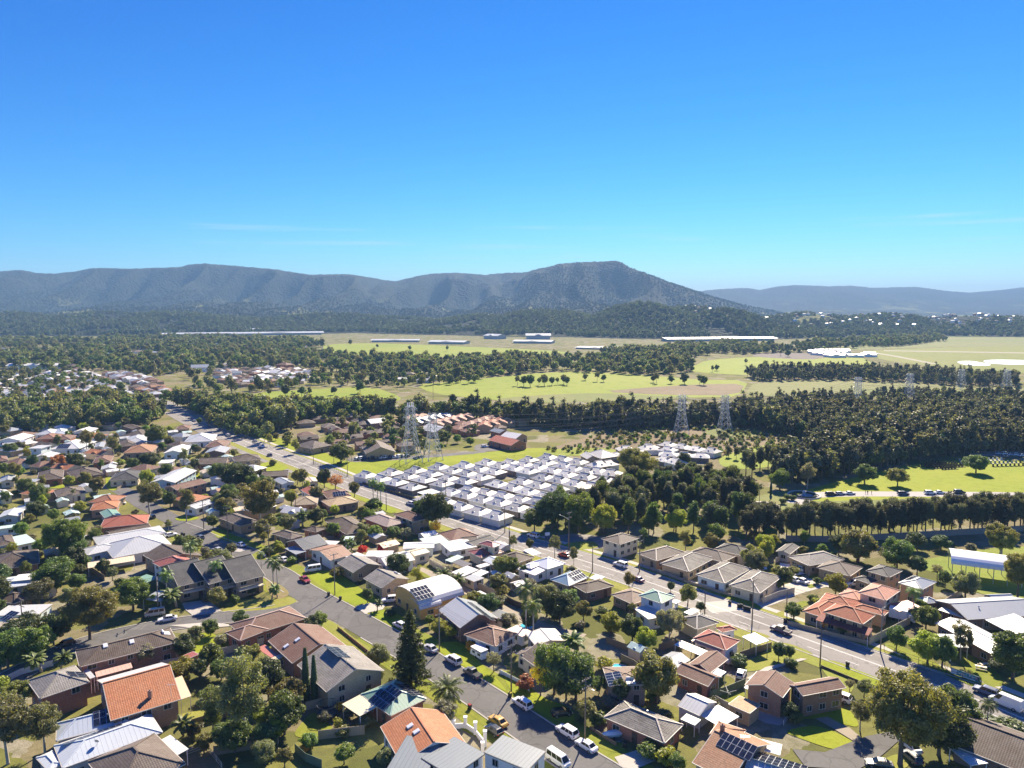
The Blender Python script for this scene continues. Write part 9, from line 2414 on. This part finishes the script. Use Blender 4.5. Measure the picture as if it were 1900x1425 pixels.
def person_mesh():
 me = bpy.data.meshes.new('figure')
 v = [(0, 0, .95), (0, 0, 1.2), (0, 0, 1.42), (0, 0, 1.52), (0, .02, 1.68), (-.1, 0, .9), (-.11, .02, .48), (-.11, 0, .06), (.1, 0, .9), (.12, -.03, .48), (.12, .03, .06), (-.2, 0, 1.4), (-.25, -.02, 1.12), (-.24, .08, .88), (.2, 0, 1.4), (.25, -.02, 1.12), (.24, .08, .88)]
 e = [(0, 1), (1, 2), (2, 3), (3, 4), (0, 5), (5, 6), (6, 7), (0, 8), (8, 9), (9, 10), (2, 11), (11, 12), (12, 13), (2, 14), (14, 15), (15, 16)]
 rad = [.15, .14, .16, .06, .1, .1, .07, .05, .1, .07, .05, .07, .045, .04, .07, .045, .04]
 me.from_pydata(v, e, []); o = bpy.data.objects.new('figure', me); COL.objects.link(o)
 o.modifiers.new('s', 'SKIN')
 for i, q in enumerate(me.skin_vertices[0].data): q.radius = (rad[i], rad[i]); q.use_root = i == 0
 o.modifiers.new('b', 'SUBSURF').levels = 1
 dg = bpy.context.evaluated_depsgraph_get(); out = bpy.data.meshes.new_from_object(o.evaluated_get(dg)); bpy.data.objects.remove(o); out.materials.append(plain((0.03, 0.03, 0.04))); return out
PM = person_mesh()
for V, p, lab in (('M4', (968, 434), 'person in black standing behind the third cemetery car'), ('M4', (981, 434), 'second person in black beside the first'), ('M4', (1004, 434), 'person in black standing apart on the cemetery road'), ('M4', (1457, 434), 'person in grey before the black wagon'), ('M4', (1471, 434), 'person in black before the black wagon'), ('M4', (1528, 450), 'person in dark clothes on the verge below the black wagon')):
 o = inst('person', PM, None, GV(V, p), (0, 0, rnd.random() * 6)); tag(o, lab, 'person')
# yellow slide
r = thing('slide', 'small yellow plastic slide on a front lawn', 'slide', GV('M1', (372, 468)), 0.4); mb = MB(); mb.hexa([(-.4, -1.2, 0), (.4, -1.2, 0), (.4, .4, 1.5), (-.4, .4, 1.5), (-.4, -1.2, .15), (.4, -1.2, .15), (.4, .4, 1.7), (-.4, .4, 1.7)]); mb.build('chute', plain((0.6, 0.45, 0.02)), r); mb = MB(); mb.box((0, .7, .85), (.9, .6, 1.7)); mb.build('tower', plain((0.55, 0.4, 0.02)), r)
# ------------------------------------------------------------------ air
hz = MB(); hz.box((0, 5350, 228), (24600, 14400, 464))
hm = bpy.data.materials.new('haze_air'); hm.use_nodes = True; hn = hm.node_tree; hn.nodes.clear()
ho = hn.nodes.new('ShaderNodeOutputMaterial'); pv = hn.nodes.new('ShaderNodeVolumePrincipled')
pv.inputs['Color'].default_value = (0.34, 0.62, 1.0, 1); pv.inputs['Density'].default_value = 1.0e-4
hn.links.new(pv.outputs['Volume'], ho.inputs['Volume'])
tag(hz.build('haze', hm), 'pale blue haze filling the valley air', 'haze', kind='stuff')
